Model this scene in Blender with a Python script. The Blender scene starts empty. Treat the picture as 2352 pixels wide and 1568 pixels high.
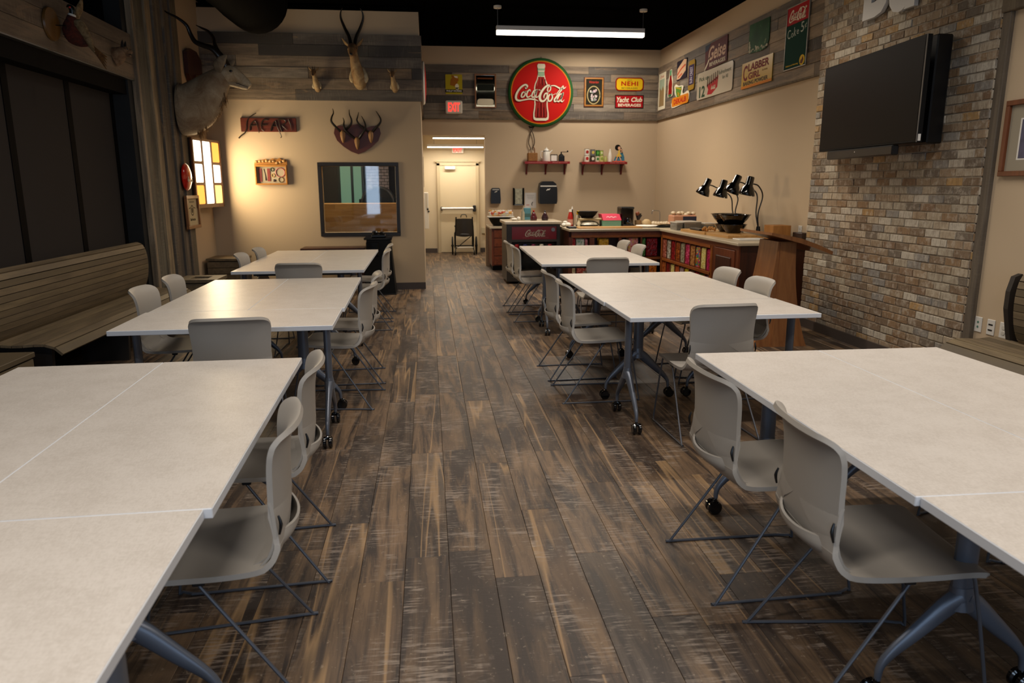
import bpy, math, random
from mathutils import Vector, Matrix, noise as mnoise
PI = math.pi
C = bpy.context.scene.collection
S = bpy.context.scene
# ---------------------------------------------------------------- camera, world, lights, exposure
F_PX, PITCH, YAW, ROLL, CAM_H = 1679.87, .2106, .11254, -.0025, 1.5178
_fw = Vector((math.sin(YAW)*math.cos(PITCH), math.cos(YAW)*math.cos(PITCH), -math.sin(PITCH)))
_rt0 = Vector((math.cos(YAW), -math.sin(YAW), 0)); _up0 = _rt0.cross(_fw)
_rt = _rt0*math.cos(ROLL)+_up0*math.sin(ROLL); _up = -_rt0*math.sin(ROLL)+_up0*math.cos(ROLL)
cd = bpy.data.cameras.new('camera'); cam = bpy.data.objects.new('camera', cd); C.objects.link(cam)
m = Matrix.Identity(4)
for i in range(3):
    m[i][0] = _rt[i]; m[i][1] = _up[i]; m[i][2] = -_fw[i]
m[2][3] = CAM_H
cam.matrix_world = m
cd.sensor_width = 36; cd.lens = F_PX/2352*36; cd.clip_start = .05; cd.clip_end = 60
cd.dof.use_dof = True; cd.dof.focus_distance = 4.2; cd.dof.aperture_fstop = 4.0
S.camera = cam
w = bpy.data.worlds.new('world'); S.world = w; w.use_nodes = True
w.node_tree.nodes['Background'].inputs[0].default_value = (.55, .65, .8, 1)
w.node_tree.nodes['Background'].inputs[1].default_value = .08
S.view_settings.view_transform = 'Standard'; S.view_settings.look = 'None'
S.view_settings.exposure = 0.5; S.view_settings.gamma = 1
S.view_settings.use_curve_mapping = False
S.cycles.use_denoising = True; S.cycles.max_bounces = 6; S.cycles.caustics_reflective = False; S.cycles.caustics_refractive = False

def area(name, loc, sx, sy, power, col, rot=(0, 0, 0), spread=PI):
    l = bpy.data.lights.new(name, 'AREA'); l.shape = 'RECTANGLE'; l.size = sx; l.size_y = sy
    l.energy = power; l.color = col; l.spread = spread
    o = bpy.data.objects.new(name, l); C.objects.link(o); o.location = loc; o.rotation_euler = rot
    return o
WARM = (1, .885, .745); NEUT = (1, .92, .84)
PENDANTS = [(1.02, 3.15, 10.9), (-1.45, .3, 7.6), (1.02, 3.15, 7.0), (-1.55, .1, 4.2), (1.3, 3.3, 3.6), (-1.55, .1, .8), (1.3, 3.3, .3)]
PEND_W = [52, 12, 34, 20, 30, 31, 31]
for (xa, xb, yy), pw in zip(PENDANTS, PEND_W):
    area('pendant_lamp', ((xa+xb)/2, yy, 3.575), xb-xa, .07, pw*1.0, NEUT if yy < 5 else WARM, (0, 0, 0), 2.5)
for yy, zz, xx in ((14.9, 2.395, .74), (16.4, 2.30, .63)):
    area('corridor_lamp', (xx, yy, zz), 1.18, .06, 15, (1, .90, .76))
# daylight from the glazed front of the room behind the camera
for xx in (-1.78, -.33, 1.12, 2.57):
    area('front_daylight', (xx, -2.98, 1.7), .42, 2.5, 16, (.58, .76, 1), (math.radians(90), 0, 0))
area('bake_room_fill', (-1.3, 11.2, 2.75), .6, .12, 34, (1, .8, .55))  # added fill without a fixture, brightens the bench behind the window
# warm spill from the backlit panel on the left wall
area('lightbox_lamp', (-2.86, 10.41, 1.68), .80, .80, 24, (1, .78, .48), (math.radians(90), 0, math.radians(-97)))
# kitchen area downlight over the servery
area('servery_downlight', (3.0, 12.9, 3.9), .5, .5, 34, WARM)

# ---------------------------------------------------------------- helpers
def lin(h):
    if not isinstance(h, str): return tuple(h)+((1,) if len(h) == 3 else ())
    h = h.lstrip('#'); c = [int(h[i:i+2], 16)/255 for i in (0, 2, 4)]
    return tuple((v/12.92 if v <= .04045 else ((v+.055)/1.055)**2.4) for v in c)+(1,)
_mats = {}
def mat(name, col='#808080', rough=.5, metal=0., bump=0., bscale=60, noise=0., nscale=20, emit=None, estr=1., trans=0., coat=0., spec=None, stretch=None):
    if name in _mats: return _mats[name]
    M = bpy.data.materials.new(name); M.use_nodes = True; nt = M.node_tree; N = nt.nodes; L = nt.links
    b = N['Principled BSDF']; c = lin(col)
    b.inputs['Base Color'].default_value = c; b.inputs['Roughness'].default_value = rough; b.inputs['Metallic'].default_value = metal
    if spec is not None: b.inputs['Specular IOR Level'].default_value = spec
    if coat: b.inputs['Coat Weight'].default_value = coat; b.inputs['Coat Roughness'].default_value = .1
    if trans: b.inputs['Transmission Weight'].default_value = trans
    if emit: b.inputs['Emission Color'].default_value = lin(emit); b.inputs['Emission Strength'].default_value = estr
    if noise or bump:
        g = N.new('ShaderNodeNewGeometry'); mp = N.new('ShaderNodeMapping'); L.new(g.outputs['Position'], mp.inputs[0])
        if stretch: mp.inputs['Scale'].default_value = stretch
    if noise:
        n = N.new('ShaderNodeTexNoise'); n.inputs['Scale'].default_value = nscale; n.inputs['Detail'].default_value = 5
        L.new(mp.outputs[0], n.inputs[0])
        r = N.new('ShaderNodeMapRange'); r.inputs[1].default_value = .25; r.inputs[2].default_value = .75; r.inputs[3].default_value = 1-noise; r.inputs[4].default_value = 1+noise
        L.new(n.outputs[0], r.inputs[0])
        mx = N.new('ShaderNodeVectorMath'); mx.operation = 'SCALE'; mx.inputs[0].default_value = c[:3]; L.new(r.outputs[0], mx.inputs['Scale'])
        L.new(mx.outputs[0], b.inputs['Base Color'])
    if bump:
        n2 = N.new('ShaderNodeTexNoise'); n2.inputs['Scale'].default_value = bscale; n2.inputs['Detail'].default_value = 3; L.new(mp.outputs[0], n2.inputs[0])
        bp = N.new('ShaderNodeBump'); bp.inputs['Strength'].default_value = bump; bp.inputs['Distance'].default_value = .004
        L.new(n2.outputs[0], bp.inputs['Height']); L.new(bp.outputs[0], b.inputs['Normal'])
    _mats[name] = M
    return M

class NT:
    """small node builder"""
    def __init__(s, name):
        s.M = bpy.data.materials.new(name); s.M.use_nodes = True; s.t = s.M.node_tree; s.b = s.t.nodes['Principled BSDF']
    def n(s, typ, **kw):
        x = s.t.nodes.new(typ)
        for k, v in kw.items(): setattr(x, k, v)
        return x
    def l(s, a, b): s.t.links.new(a, b)
    def rnd(s, add=0.):
        o = s.n('ShaderNodeObjectInfo'); g = s.n('ShaderNodeNewGeometry')
        a = s.math('ADD', o.outputs['Random'], g.outputs['Random Per Island'])
        a = s.math('ADD', a, add)
        return s.math('FRACT', a)
    def math(s, op, a, b=None, c=None):
        x = s.n('ShaderNodeMath', operation=op)
        for i, v in enumerate((a, b, c)):
            if v is None: continue
            if isinstance(v, (int, float)): x.inputs[i].default_value = v
            else: s.l(v, x.inputs[i])
        return x.outputs[0]
    def noise(s, vec, scale, detail=4, rough=.55, dist=0.):
        x = s.n('ShaderNodeTexNoise'); x.inputs['Scale'].default_value = scale; x.inputs['Detail'].default_value = detail
        x.inputs['Roughness'].default_value = rough; x.inputs['Distortion'].default_value = dist
        s.l(vec, x.inputs['Vector']); return x.outputs[0]
    def ramp(s, fac, stops, interp='LINEAR'):
        x = s.n('ShaderNodeValToRGB'); r = x.color_ramp; r.interpolation = interp
        while len(r.elements) < len(stops): r.elements.new(.5)
        for e, (p, c) in zip(r.elements, stops): e.position = p; e.color = lin(c)
        s.l(fac, x.inputs[0]); return x.outputs[0]
    def mix(s, f, a, b, mode='MIX'):
        x = s.n('ShaderNodeMix', data_type='RGBA', blend_type=mode)
        if isinstance(f, (int, float)): x.inputs[0].default_value = f
        else: s.l(f, x.inputs[0])
        for i, v in ((6, a), (7, b)):
            if isinstance(v, str): x.inputs[i].default_value = lin(v)
            else: s.l(v, x.inputs[i])
        return x.outputs[2]
    def vec(s, scale, rnd=None, mult=17.):
        g = s.n('ShaderNodeNewGeometry'); mp = s.n('ShaderNodeMapping'); mp.inputs['Scale'].default_value = scale
        s.l(g.outputs['Position'], mp.inputs[0]); v = mp.outputs[0]
        if rnd is not None:
            c = s.n('ShaderNodeCombineXYZ'); k = s.math('MULTIPLY', rnd, mult)
            for i in range(3): s.l(k, c.inputs[i])
            a = s.n('ShaderNodeVectorMath', operation='ADD'); s.l(v, a.inputs[0]); s.l(c.outputs[0], a.inputs[1]); v = a.outputs[0]
        return v
    def bump(s, h, strength=.3, dist=.004):
        x = s.n('ShaderNodeBump'); x.inputs['Strength'].default_value = strength; x.inputs['Distance'].default_value = dist
        s.l(h, x.inputs['Height']); s.l(x.outputs[0], s.b.inputs['Normal'])

def weathered(name, tones, streak, dark, along, rough=.55, saw='#a39684', saw_amt=.5, streak_w=.62, bumpy=.35, gloss=.5):
    """old plank: a tone per plank, long grain, worn saw marks, tan heart-wood streaks"""
    t = NT(name); r = t.rnd(); r2 = t.math('FRACT', t.math('MULTIPLY', r, 7.31)); 
    lo, hi = [(1, 1, 1)]*2
    def sc(a, c):  # a along the plank, c across
        return {'x': (a, c, c), 'y': (c, a, c), 'z': (c, c, a)}[along]
    base = t.ramp(r, [(i/len(tones), c) for i, c in enumerate(tones)], 'CONSTANT')
    v1 = t.vec(sc(1.3, 14), r2); g1 = t.noise(v1, 1.0, 5, .65, .6)
    col = t.mix(t.ramp(g1, [(.38, '#000000'), (.62, '#ffffff')]), t.mix(.62, base, dark), base)
    v2 = t.vec(sc(.9, 9), r2, 31); g2 = t.noise(v2, 1.0, 3, .5, .9)
    col = t.mix(t.ramp(g2, [(streak_w, '#000000'), (streak_w+.025, '#bbbbbb'), (streak_w+.07, '#333333')]), col, streak)
    v4 = t.vec(sc(1.6, 3.2), r2, 11); g4 = t.noise(v4, 1.0, 4, .6)
    v3 = t.vec(sc(75, 7), r2, 23); g3 = t.noise(v3, 1.0, 2, .6)
    sm = t.math('MULTIPLY', t.ramp(g3, [(.5, '#000000'), (.66, '#ffffff')]), t.ramp(g4, [(.46, '#000000'), (.66, '#ffffff')]))
    sm = t.math('MULTIPLY', sm, saw_amt)
    col = t.mix(sm, col, saw)
    v5 = t.vec((1, 1, 1)); g5 = t.noise(v5, 55, 4, .7)
    col = t.mix(t.math('MULTIPLY', t.ramp(g5, [(.55, '#000000'), (.72, '#ffffff')]), .28), col, dark)
    t.l(col, t.b.inputs['Base Color']); t.b.inputs['Roughness'].default_value = rough
    t.b.inputs['Specular IOR Level'].default_value = gloss
    t.l(t.math('MULTIPLY_ADD', g1, .25, rough-.12), t.b.inputs['Roughness'])
    t.bump(t.math('ADD', g1, g3), bumpy, .0025)
    return t.M

class MB:
    def __init__(s, frame=None):
        s.v = []; s.f = []; s.fr = frame
    def P(s, p):
        if s.fr is None: return tuple(p)
        o, r, u, n = s.fr
        return tuple(o[i]+p[0]*r[i]+p[1]*u[i]+p[2]*n[i] for i in range(3))
    def add(s, vs, fs):
        k = len(s.v); s.v += [s.P(p) for p in vs]; s.f += [tuple(i+k for i in f) for f in fs]; return s
    def box(s, x0, x1, y0, y1, z0, z1, bev=0.):
        if x0 > x1: x0, x1 = x1, x0
        if y0 > y1: y0, y1 = y1, y0
        if z0 > z1: z0, z1 = z1, z0
        if bev:
            return s.rbox(x0, x1, y0, y1, z0, z1, bev)
        vs = [(x, y, z) for z in (z0, z1) for y in (y0, y1) for x in (x0, x1)]
        return s.add(vs, [(0, 2, 3, 1), (4, 5, 7, 6), (0, 1, 5, 4), (2, 6, 7, 3), (0, 4, 6, 2), (1, 3, 7, 5)])
    def rbox(s, x0, x1, y0, y1, z0, z1, b):
        """box with chamfered edges"""
        vs = []; idx = {}
        X = (x0, x1); Y = (y0, y1); Z = (z0, z1)
        for i in (0, 1):
            for j in (0, 1):
                for k in (0, 1):
                    sx, sy, sz = (1, -1)[i], (1, -1)[j], (1, -1)[k]
                    p = (X[i], Y[j], Z[k])
                    idx[i, j, k, 0] = len(vs); vs.append((p[0], p[1]+sy*b, p[2]+sz*b))
                    idx[i, j, k, 1] = len(vs); vs.append((p[0]+sx*b, p[1], p[2]+sz*b))
                    idx[i, j, k, 2] = len(vs); vs.append((p[0]+sx*b, p[1]+sy*b, p[2]))
        I = idx; fs = []
        for a in (0, 1):
            f = [I[a, 0, 0, 0], I[a, 1, 0, 0], I[a, 1, 1, 0], I[a, 0, 1, 0]]; fs.append(f if a else f[::-1])
            f = [I[0, a, 0, 1], I[1, a, 0, 1], I[1, a, 1, 1], I[0, a, 1, 1]]; fs.append(f[::-1] if a else f)
            f = [I[0, 0, a, 2], I[1, 0, a, 2], I[1, 1, a, 2], I[0, 1, a, 2]]; fs.append(f if a else f[::-1])
        for a in (0, 1):
            for c in (0, 1):
                f = [I[0, a, c, 1], I[1, a, c, 1], I[1, a, c, 2], I[0, a, c, 2]]; fs.append(f if a == c else f[::-1])
                f = [I[a, 0, c, 0], I[a, 1, c, 0], I[a, 1, c, 2], I[a, 0, c, 2]]; fs.append(f[::-1] if a == c else f)
                f = [I[a, c, 0, 0], I[a, c, 1, 0], I[a, c, 1, 1], I[a, c, 0, 1]]; fs.append(f if a == c else f[::-1])
        for i in (0, 1):
            for j in (0, 1):
                for k in (0, 1):
                    f = [I[i, j, k, 0], I[i, j, k, 1], I[i, j, k, 2]]
                    fs.append(f if (i+j+k) % 2 else f[::-1])
        return s.add(vs, fs)
    def prism(s, poly, c0, c1):
        """2-D outline (a,b) extruded from c0 to c1"""
        n = len(poly)
        A = sum(poly[i][0]*poly[(i+1) % n][1]-poly[(i+1) % n][0]*poly[i][1] for i in range(n))
        if A < 0: poly = poly[::-1]
        if c0 > c1: c0, c1 = c1, c0
        vs = [(a, b, c0) for a, b in poly]+[(a, b, c1) for a, b in poly]
        fs = [tuple(range(n))[::-1], tuple(range(n, 2*n))]+[(i, (i+1) % n, n+(i+1) % n, n+i) for i in range(n)]
        return s.add(vs, fs)
    def tube(s, pts, r, n=8, k=0, cap=True, ry=None, up=None):
        pts = [Vector(p) for p in pts]
        rs = list(r) if hasattr(r, '__len__') else [r]*len(pts)
        r2 = list(ry) if ry is not None else rs
        if k:
            pts, rs, r2 = smooth(pts, rs, r2, k)
        rings = []; nrm = None
        for i, p in enumerate(pts):
            t = (pts[min(i+1, len(pts)-1)]-pts[max(i-1, 0)]).normalized()
            if nrm is None:
                a = Vector(up) if up else (Vector((0, 0, 1)) if abs(t.z) < .9 else Vector((1, 0, 0)))
                nrm = (a-t*a.dot(t)).normalized()
            else:
                nrm = (nrm-t*nrm.dot(t)).normalized()
            bn = t.cross(nrm)
            rings.append([p+nrm*math.cos(2*PI*j/n)*rs[i]+bn*math.sin(2*PI*j/n)*r2[i] for j in range(n)])
        vs = [tuple(q) for ring in rings for q in ring]; fs = []
        for i in range(len(pts)-1):
            for j in range(n):
                fs.append((i*n+j, i*n+(j+1) % n, (i+1)*n+(j+1) % n, (i+1)*n+j))
        if cap:
            fs.append(tuple(range(n))[::-1]); e = (len(pts)-1)*n; fs.append(tuple(range(e, e+n)))
        return s.add(vs, fs)
    def lathe(s, prof, n=20, c=(0, 0, 0), rot=None, cap=True):
        """profile of (radius, height) round the local z axis"""
        c = Vector(c); vs = []
        for r, z in prof:
            for j in range(n):
                p = Vector((r*math.cos(2*PI*j/n), r*math.sin(2*PI*j/n), z))
                if rot is not None: p = rot @ p
                vs.append(tuple(c+p))
        fs = []
        for i in range(len(prof)-1):
            for j in range(n):
                fs.append((i*n+j, i*n+(j+1) % n, (i+1)*n+(j+1) % n, (i+1)*n+j))
        if cap:
            if prof[0][0] > 1e-4: fs.append(tuple(range(n))[::-1])
            e = (len(prof)-1)*n
            if prof[-1][0] > 1e-4: fs.append(tuple(range(e, e+n)))
        return s.add(vs, fs)
    def ball(s, c, rx, ry=None, rz=None, n=12, m=8):
        ry = ry or rx; rz = rz or rx
        vs = []; fs = []
        for i in range(m+1):
            th = PI*i/m
            for j in range(n):
                ph = 2*PI*j/n
                vs.append((c[0]+rx*math.sin(th)*math.cos(ph), c[1]+ry*math.sin(th)*math.sin(ph), c[2]-rz*math.cos(th)))
        for i in range(m):
            for j in range(n):
                fs.append((i*n+j, i*n+(j+1) % n, (i+1)*n+(j+1) % n, (i+1)*n+j))
        return s.add(vs, fs)
    def grid(s, fn, nu, nv):
        vs = [fn(i/nu, j/nv) for j in range(nv+1) for i in range(nu+1)]; w_ = nu+1
        return s.add(vs, [(j*w_+i, j*w_+i+1, (j+1)*w_+i+1, (j+1)*w_+i) for j in range(nv) for i in range(nu)])
    def ribbon(s, pts, wd, c, k=5, depth=.002):
        """a brush stroke in the frame's plane: pts 2-D, wd width or widths"""
        ws = list(wd) if hasattr(wd, '__len__') else [wd]*len(pts)
        P3 = [Vector((p[0], p[1], 0)) for p in pts]
        if len(pts) > 2: P3, ws, _ = smooth(P3, ws, ws, k)
        n = len(P3); vs = []; fs = []
        for i, p in enumerate(P3):
            t = (P3[min(i+1, n-1)]-P3[max(i-1, 0)]); t = t.normalized() if t.length > 1e-9 else Vector((1, 0, 0))
            q = Vector((-t.y, t.x, 0))*ws[i]/2
            vs += [(p.x+q.x, p.y+q.y, c), (p.x-q.x, p.y-q.y, c), (p.x+q.x, p.y+q.y, c+depth), (p.x-q.x, p.y-q.y, c+depth)]
        for i in range(n-1):
            a = 4*i; b = a+4
            fs += [(a+3, b+3, b+2, a+2), (a, a+2, b+2, b), (a+1, b+1, b+3, a+3)]
        e = 4*(n-1); fs += [(0, 1, 3, 2), (e, e+2, e+3, e+1)]
        for i, c_ in ((0, 0), (n-1, 0)):
            p = P3[i]; r = ws[i]/2
            if r > .0005: s.add([(p.x+r*math.cos(a*PI/4), p.y+r*math.sin(a*PI/4), c+depth) for a in range(8)], [tuple(range(8))])
        return s.add(vs, fs)
    def text(s, body, cx, cy, h, c, w_=None, ext=.002, shear=0., bold=0., rot=0., space=1.):
        cu = bpy.data.curves.new('t', 'FONT'); cu.body = body; cu.size = 1; cu.extrude = 0; cu.offset = bold; cu.shear = shear
        cu.align_x = 'LEFT'; cu.resolution_u = 3; cu.space_character = space
        o = bpy.data.objects.new('t', cu); me = bpy.data.meshes.new_from_object(o)
        xs = [v.co.x for v in me.vertices]; ys = [v.co.y for v in me.vertices]
        if not xs: return s
        x0, x1, y0, y1 = min(xs), max(xs), min(ys), max(ys)
        k = h/(y1-y0); kx = (w_/(x1-x0)) if w_ else k
        cr, sr = math.cos(rot), math.sin(rot); vs = []
        for v in me.vertices:
            a = (v.co.x-(x0+x1)/2)*kx; b = (v.co.y-(y0+y1)/2)*k
            vs.append((cx+a*cr-b*sr, cy+a*sr+b*cr, c))
        nv = len(vs); fs = [tuple(p.vertices) for p in me.polygons]
        top = [(a, b, c+ext) for a, b, _ in vs]
        edges = {}
        for f in fs:
            for i in range(len(f)):
                e = (f[i], f[(i+1) % len(f)]); edges[e] = 1
        side = []
        for (a, b) in edges:
            if (b, a) not in edges: side.append((a, b, b+nv, a+nv))
        s.add(vs+top, [tuple(i+nv for i in f) for f in fs]+side)
        bpy.data.objects.remove(o); bpy.data.curves.remove(cu); bpy.data.meshes.remove(me)
        return s
    def mesh(s, name, m_, smooth_=True, angle=35):
        me = bpy.data.meshes.new(name); me.from_pydata(s.v, [], s.f); me.validate(); me.update()
        if m_: me.materials.append(m_)
        if smooth_:
            me.polygons.foreach_set('use_smooth', [True]*len(me.polygons))
            me.set_sharp_from_angle(angle=math.radians(angle))
        return me
    def build(s, name, m_, parent=None, smooth_=True, angle=35):
        return link(name, s.mesh(name, m_, smooth_, angle), parent)

def smooth(pts, a, b, k):
    out = []; oa = []; ob = []; n = len(pts)
    for i in range(n-1):
        p0, p1, p2, p3 = pts[max(i-1, 0)], pts[i], pts[i+1], pts[min(i+2, n-1)]
        for j in range(k):
            t = j/k; t2 = t*t; t3 = t2*t
            out.append(.5*((2*p1)+(p2-p0)*t+(2*p0-5*p1+4*p2-p3)*t2+(3*p1-p0-3*p2+p3)*t3))
            oa.append(a[i]+(a[i+1]-a[i])*t); ob.append(b[i]+(b[i+1]-b[i])*t)
    out.append(pts[-1]); oa.append(a[-1]); ob.append(b[-1])
    return out, oa, ob
def link(name, me, parent=None, loc=None, rz=None):
    o = bpy.data.objects.new(name, me); C.objects.link(o)
    if parent is not None: o.parent = parent
    if loc is not None: o.location = loc
    if rz is not None: o.rotation_euler = (0, 0, rz)
    return o
def tag(o, label=None, cat=None, group=None, kind=None):
    if label: o['label'] = label
    if cat: o['category'] = cat
    if group: o['group'] = group
    if kind: o['kind'] = kind
    return o
def thing(name, label, cat, loc=(0, 0, 0), rz=0, group=None):
    o = bpy.data.objects.new(name, None); C.objects.link(o); o.location = loc; o.rotation_euler = (0, 0, rz); o.empty_display_size = .1
    return tag(o, label, cat, group)
def local(o, mb):
    """re-express world-space geometry in the frame of thing o (no scale)"""
    c, s_ = math.cos(-o.rotation_euler[2]), math.sin(-o.rotation_euler[2]); L = o.location
    mb.v = [((x-L[0])*c-(y-L[1])*s_, (x-L[0])*s_+(y-L[1])*c, z-L[2]) for x, y, z in mb.v]
    return mb
def part(o, name, mb, m_, label=None, angle=35, smooth_=True, parent=None):
    p = local(o, mb).build(name, m_, parent or o, smooth_, angle)
    if label: p['label'] = label
    return p
def one(name, label, cat, loc, mb, m_, group=None, angle=35):
    """a thing that is a single mesh, its origin at loc"""
    mb.v = [(x-loc[0], y-loc[1], z-loc[2]) for x, y, z in mb.v]
    o = mb.build(name, m_, None, True, angle); o.location = loc
    return tag(o, label, cat, group)
def struct(name, mb, m_, parent=None, smooth_=False):
    o = mb.build(name, m_, parent, smooth_)
    if parent is None: o['kind'] = 'structure'
    return o
def copy_thing(src, loc, rz, label, group=None):
    r = src.copy(); C.objects.link(r); r.location = loc; r.rotation_euler = (0, 0, rz); r['label'] = label
    if group: r['group'] = group
    for ch in list(src.children):
        c = ch.copy(); C.objects.link(c); c.parent = r
        for g in list(ch.children):
            d = g.copy(); C.objects.link(d); d.parent = c
    return r
def rrect(x0, x1, y0, y1, r, n=5):
    out = []
    for cx, cy, a0 in ((x1-r, y1-r, 0), (x0+r, y1-r, 90), (x0+r, y0+r, 180), (x1-r, y0+r, 270)):
        for i in range(n+1):
            a = math.radians(a0+90*i/n); out.append((cx+r*math.cos(a), cy+r*math.sin(a)))
    return out
def ellipse(cx, cy, rx, ry, n=40): return [(cx+rx*math.cos(2*PI*i/n), cy+ry*math.sin(2*PI*i/n)) for i in range(n)]
# wall frames: (origin, right, up, out of the wall)
YB, YP, XR, XL, ZC = 14.0, 10.97, 4.37, -3.03, 3.96
BACK = ((0, YB, 0), (1, 0, 0), (0, 0, 1), (0, -1, 0))
PART = ((0, YP, 0), (1, 0, 0), (0, 0, 1), (0, -1, 0))
RIGHT = ((XR, 0, 0), (0, -1, 0), (0, 0, 1), (-1, 0, 0))    # a = -y
LEFT = ((XL, 0, 0), (0, 1, 0), (0, 0, 1), (1, 0, 0))       # a = y
BRICKF = ((4.05, 0, 0), (0, -1, 0), (0, 0, 1), (-1, 0, 0))
NEARR = ((4.09, 0, 0), (0, -1, 0), (0, 0, 1), (-1, 0, 0))
def at_wall(fr, a, b, c=0.): return tuple(fr[0][i]+a*fr[1][i]+b*fr[2][i]+c*fr[3][i] for i in range(3))

# ---------------------------------------------------------------- materials
PAINT = mat('warm_beige_paint', '#c4ae90', .75, bump=.06, bscale=220)
CPAINT = mat('corridor_cream_paint', '#cbbb9e', .7, bump=.05, bscale=200)
BLACKC = mat('black_ceiling_paint', '#060606', .9, spec=0)
def floor_mat():
    t = NT('weathered_vinyl_plank'); r = t.rnd(); r2 = t.math('FRACT', t.math('MULTIPLY', r, 7.31)); r3 = t.math('FRACT', t.math('MULTIPLY', r, 13.7))
    base = t.ramp(r, [(0, '#524133'), (.14, '#69543f'), (.28, '#40352c'), (.4, '#755d46'), (.52, '#54493f'), (.64, '#392e26'), (.74, '#6a5541'), (.86, '#5a4838')], 'CONSTANT')
    patch = t.noise(t.vec((2.2, .8, 1), r2, 9.), 1.6, 4, .6, .5)
    col = t.mix(t.ramp(patch, [(.40, '#000000'), (.60, '#cccccc')]), base, '#84694c')
    grain = t.noise(t.vec((11, .9, 1), r2, 17.), 1.0, 6, .68, .8)
    col = t.mix(t.ramp(grain, [(.42, '#ffffff'), (.57, '#000000')]), col, '#332923')
    fine = t.noise(t.vec((60, 3, 1), r2, 5.), 1.0, 4, .7)
    col = t.mix(t.math('MULTIPLY', t.ramp(fine, [(.5, '#000000'), (.68, '#ffffff')]), .35), col, '#3a2f28')
    ln = t.noise(t.vec((6, .2, 1), r3, 41.), 1.0, 3, .4, .15)
    line = t.ramp(ln, [(.497, '#000000'), (.507, '#ffffff'), (.522, '#555555'), (.54, '#000000')])
    line = t.math('MULTIPLY', line, t.ramp(r3, [(.4, '#000000'), (.45, '#dddddd')]))
    dk = t.noise(t.vec((3.2, .6, 1), r3, 29.), 1.0, 3, .5); col = t.mix(t.math('MULTIPLY', t.ramp(dk, [(.53, '#000000'), (.63, '#ffffff')]), .42), col, '#33281f')
    col = t.mix(line, col, '#a5845c')
    sawn = t.noise(t.vec((9, 85, 1), r2, 23.), 1.0, 3, .65); area_ = t.noise(t.vec((4.5, 2.2, 1), r2, 11.), 1.0, 4, .65, .4)
    sm = t.math('MULTIPLY', t.ramp(sawn, [(.50, '#000000'), (.60, '#ffffff')]), t.ramp(area_, [(.48, '#000000'), (.60, '#ffffff')]))
    col = t.mix(t.math('MULTIPLY', sm, .62), col, '#98897a')
    sp = t.noise(t.vec((1, 1, 1)), 38, 6, .75)
    col = t.mix(t.math('MULTIPLY', t.ramp(sp, [(.60, '#000000'), (.66, '#ffffff')]), .45), col, '#aa9a84')
    t.l(col, t.b.inputs['Base Color']); t.b.inputs['Specular IOR Level'].default_value = .42
    t.l(t.math('MULTIPLY_ADD', grain, .3, .33), t.b.inputs['Roughness'])
    t.bump(t.math('ADD', grain, sawn), .22, .002); return t.M
FLOORM = floor_mat()
CLADM = {a: weathered('reclaimed_cladding_'+a, ['#938069', '#6f675e', '#a08c74', '#48433e', '#857462', '#988c7c', '#7f6a52'], '#a88a68', '#423a33', a, .7, '#a99c89', .35, .64, .4) for a in ('x', 'y')}
BOARDM = weathered('barn_board_vertical', ['#77705f', '#8a7c6b', '#a08c72', '#665f56', '#a99474', '#7b6f60'], '#a08058', '#3a342e', 'z', .75, '#948877', .35, .63, .5)
BEAMM = weathered('barn_beam_board', ['#7b6a57', '#6d5f50', '#84725d'], '#92795c', '#3d342c', 'y', .7, '#9d8f7c', .35, .66, .5)
TRIMM = weathered('rough_trim_timber', ['#6e6253', '#776954'], '#7c6a50', '#40372d', 'z', .8, '#80735f', .25, .66, .4)
SLATM = weathered('painted_bench_slat', ['#7b6a51', '#806f56', '#76664e', '#837256', '#64563f'], '#75674f', '#54493b', 'y', .55, '#75674f', .12, .7, .12, .3)
BASEM = mat('dark_vinyl_baseboard', '#4a403a', .5)
def table_mat():
    t = NT('linen_laminate'); v = t.vec((1, 1, 1)); va = t.vec((1, .18, 1)); vb = t.vec((.18, 1, 1))
    a = t.noise(va, 420, 2); b = t.noise(vb, 420, 2); c = t.noise(v, 9, 4)
    s_ = t.math('ADD', t.math('ADD', a, b), t.math('MULTIPLY', c, .7))
    t.l(t.ramp(s_, [(.9, '#c9bdac'), (1.0, '#d6cabb')]), t.b.inputs['Base Color'])
    r = t.n('ShaderNodeMapRange'); r.inputs[1].default_value = .9; r.inputs[2].default_value = 1.7; t.l(s_, r.inputs[0])
    t.l(t.ramp(r.outputs[0], [(.25, '#c1b8ad'), (.75, '#d1c9bf')]), t.b.inputs['Base Color'])
    t.b.inputs['Roughness'].default_value = .36; t.b.inputs['Specular IOR Level'].default_value = .4
    return t.M
TABLEM = table_mat()
TEDGE = mat('white_table_edge', '#d9dbde', .4)
SHELLM = mat('taupe_chair_plastic', '#a39c92', .5, bump=.08, bscale=700)
SLEDM = mat('grey_powder_steel', '#5a5c62', .4, .4)
LEGM = mat('slate_metallic_leg', '#666b75', .34, .35)
LEGD = mat('dark_table_frame', '#23262b', .45, .4)
BLACKP = mat('black_plastic', '#0d0d0e', .35)
BLACKG = mat('black_gloss', '#060607', .12, coat=.5)
BLACKM = mat('matte_black', '#0a0a0a', .6, spec=.2)
CHROME = mat('chrome_metal', '#b9b9b9', .18, 1.)
STEEL = mat('brushed_steel', '#8d8c88', .35, .9)
WHITEP = mat('white_plastic', '#dcd8cf', .4)
GLASS = mat('clear_glass', '#e8eef0', .03, trans=1.)
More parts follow.
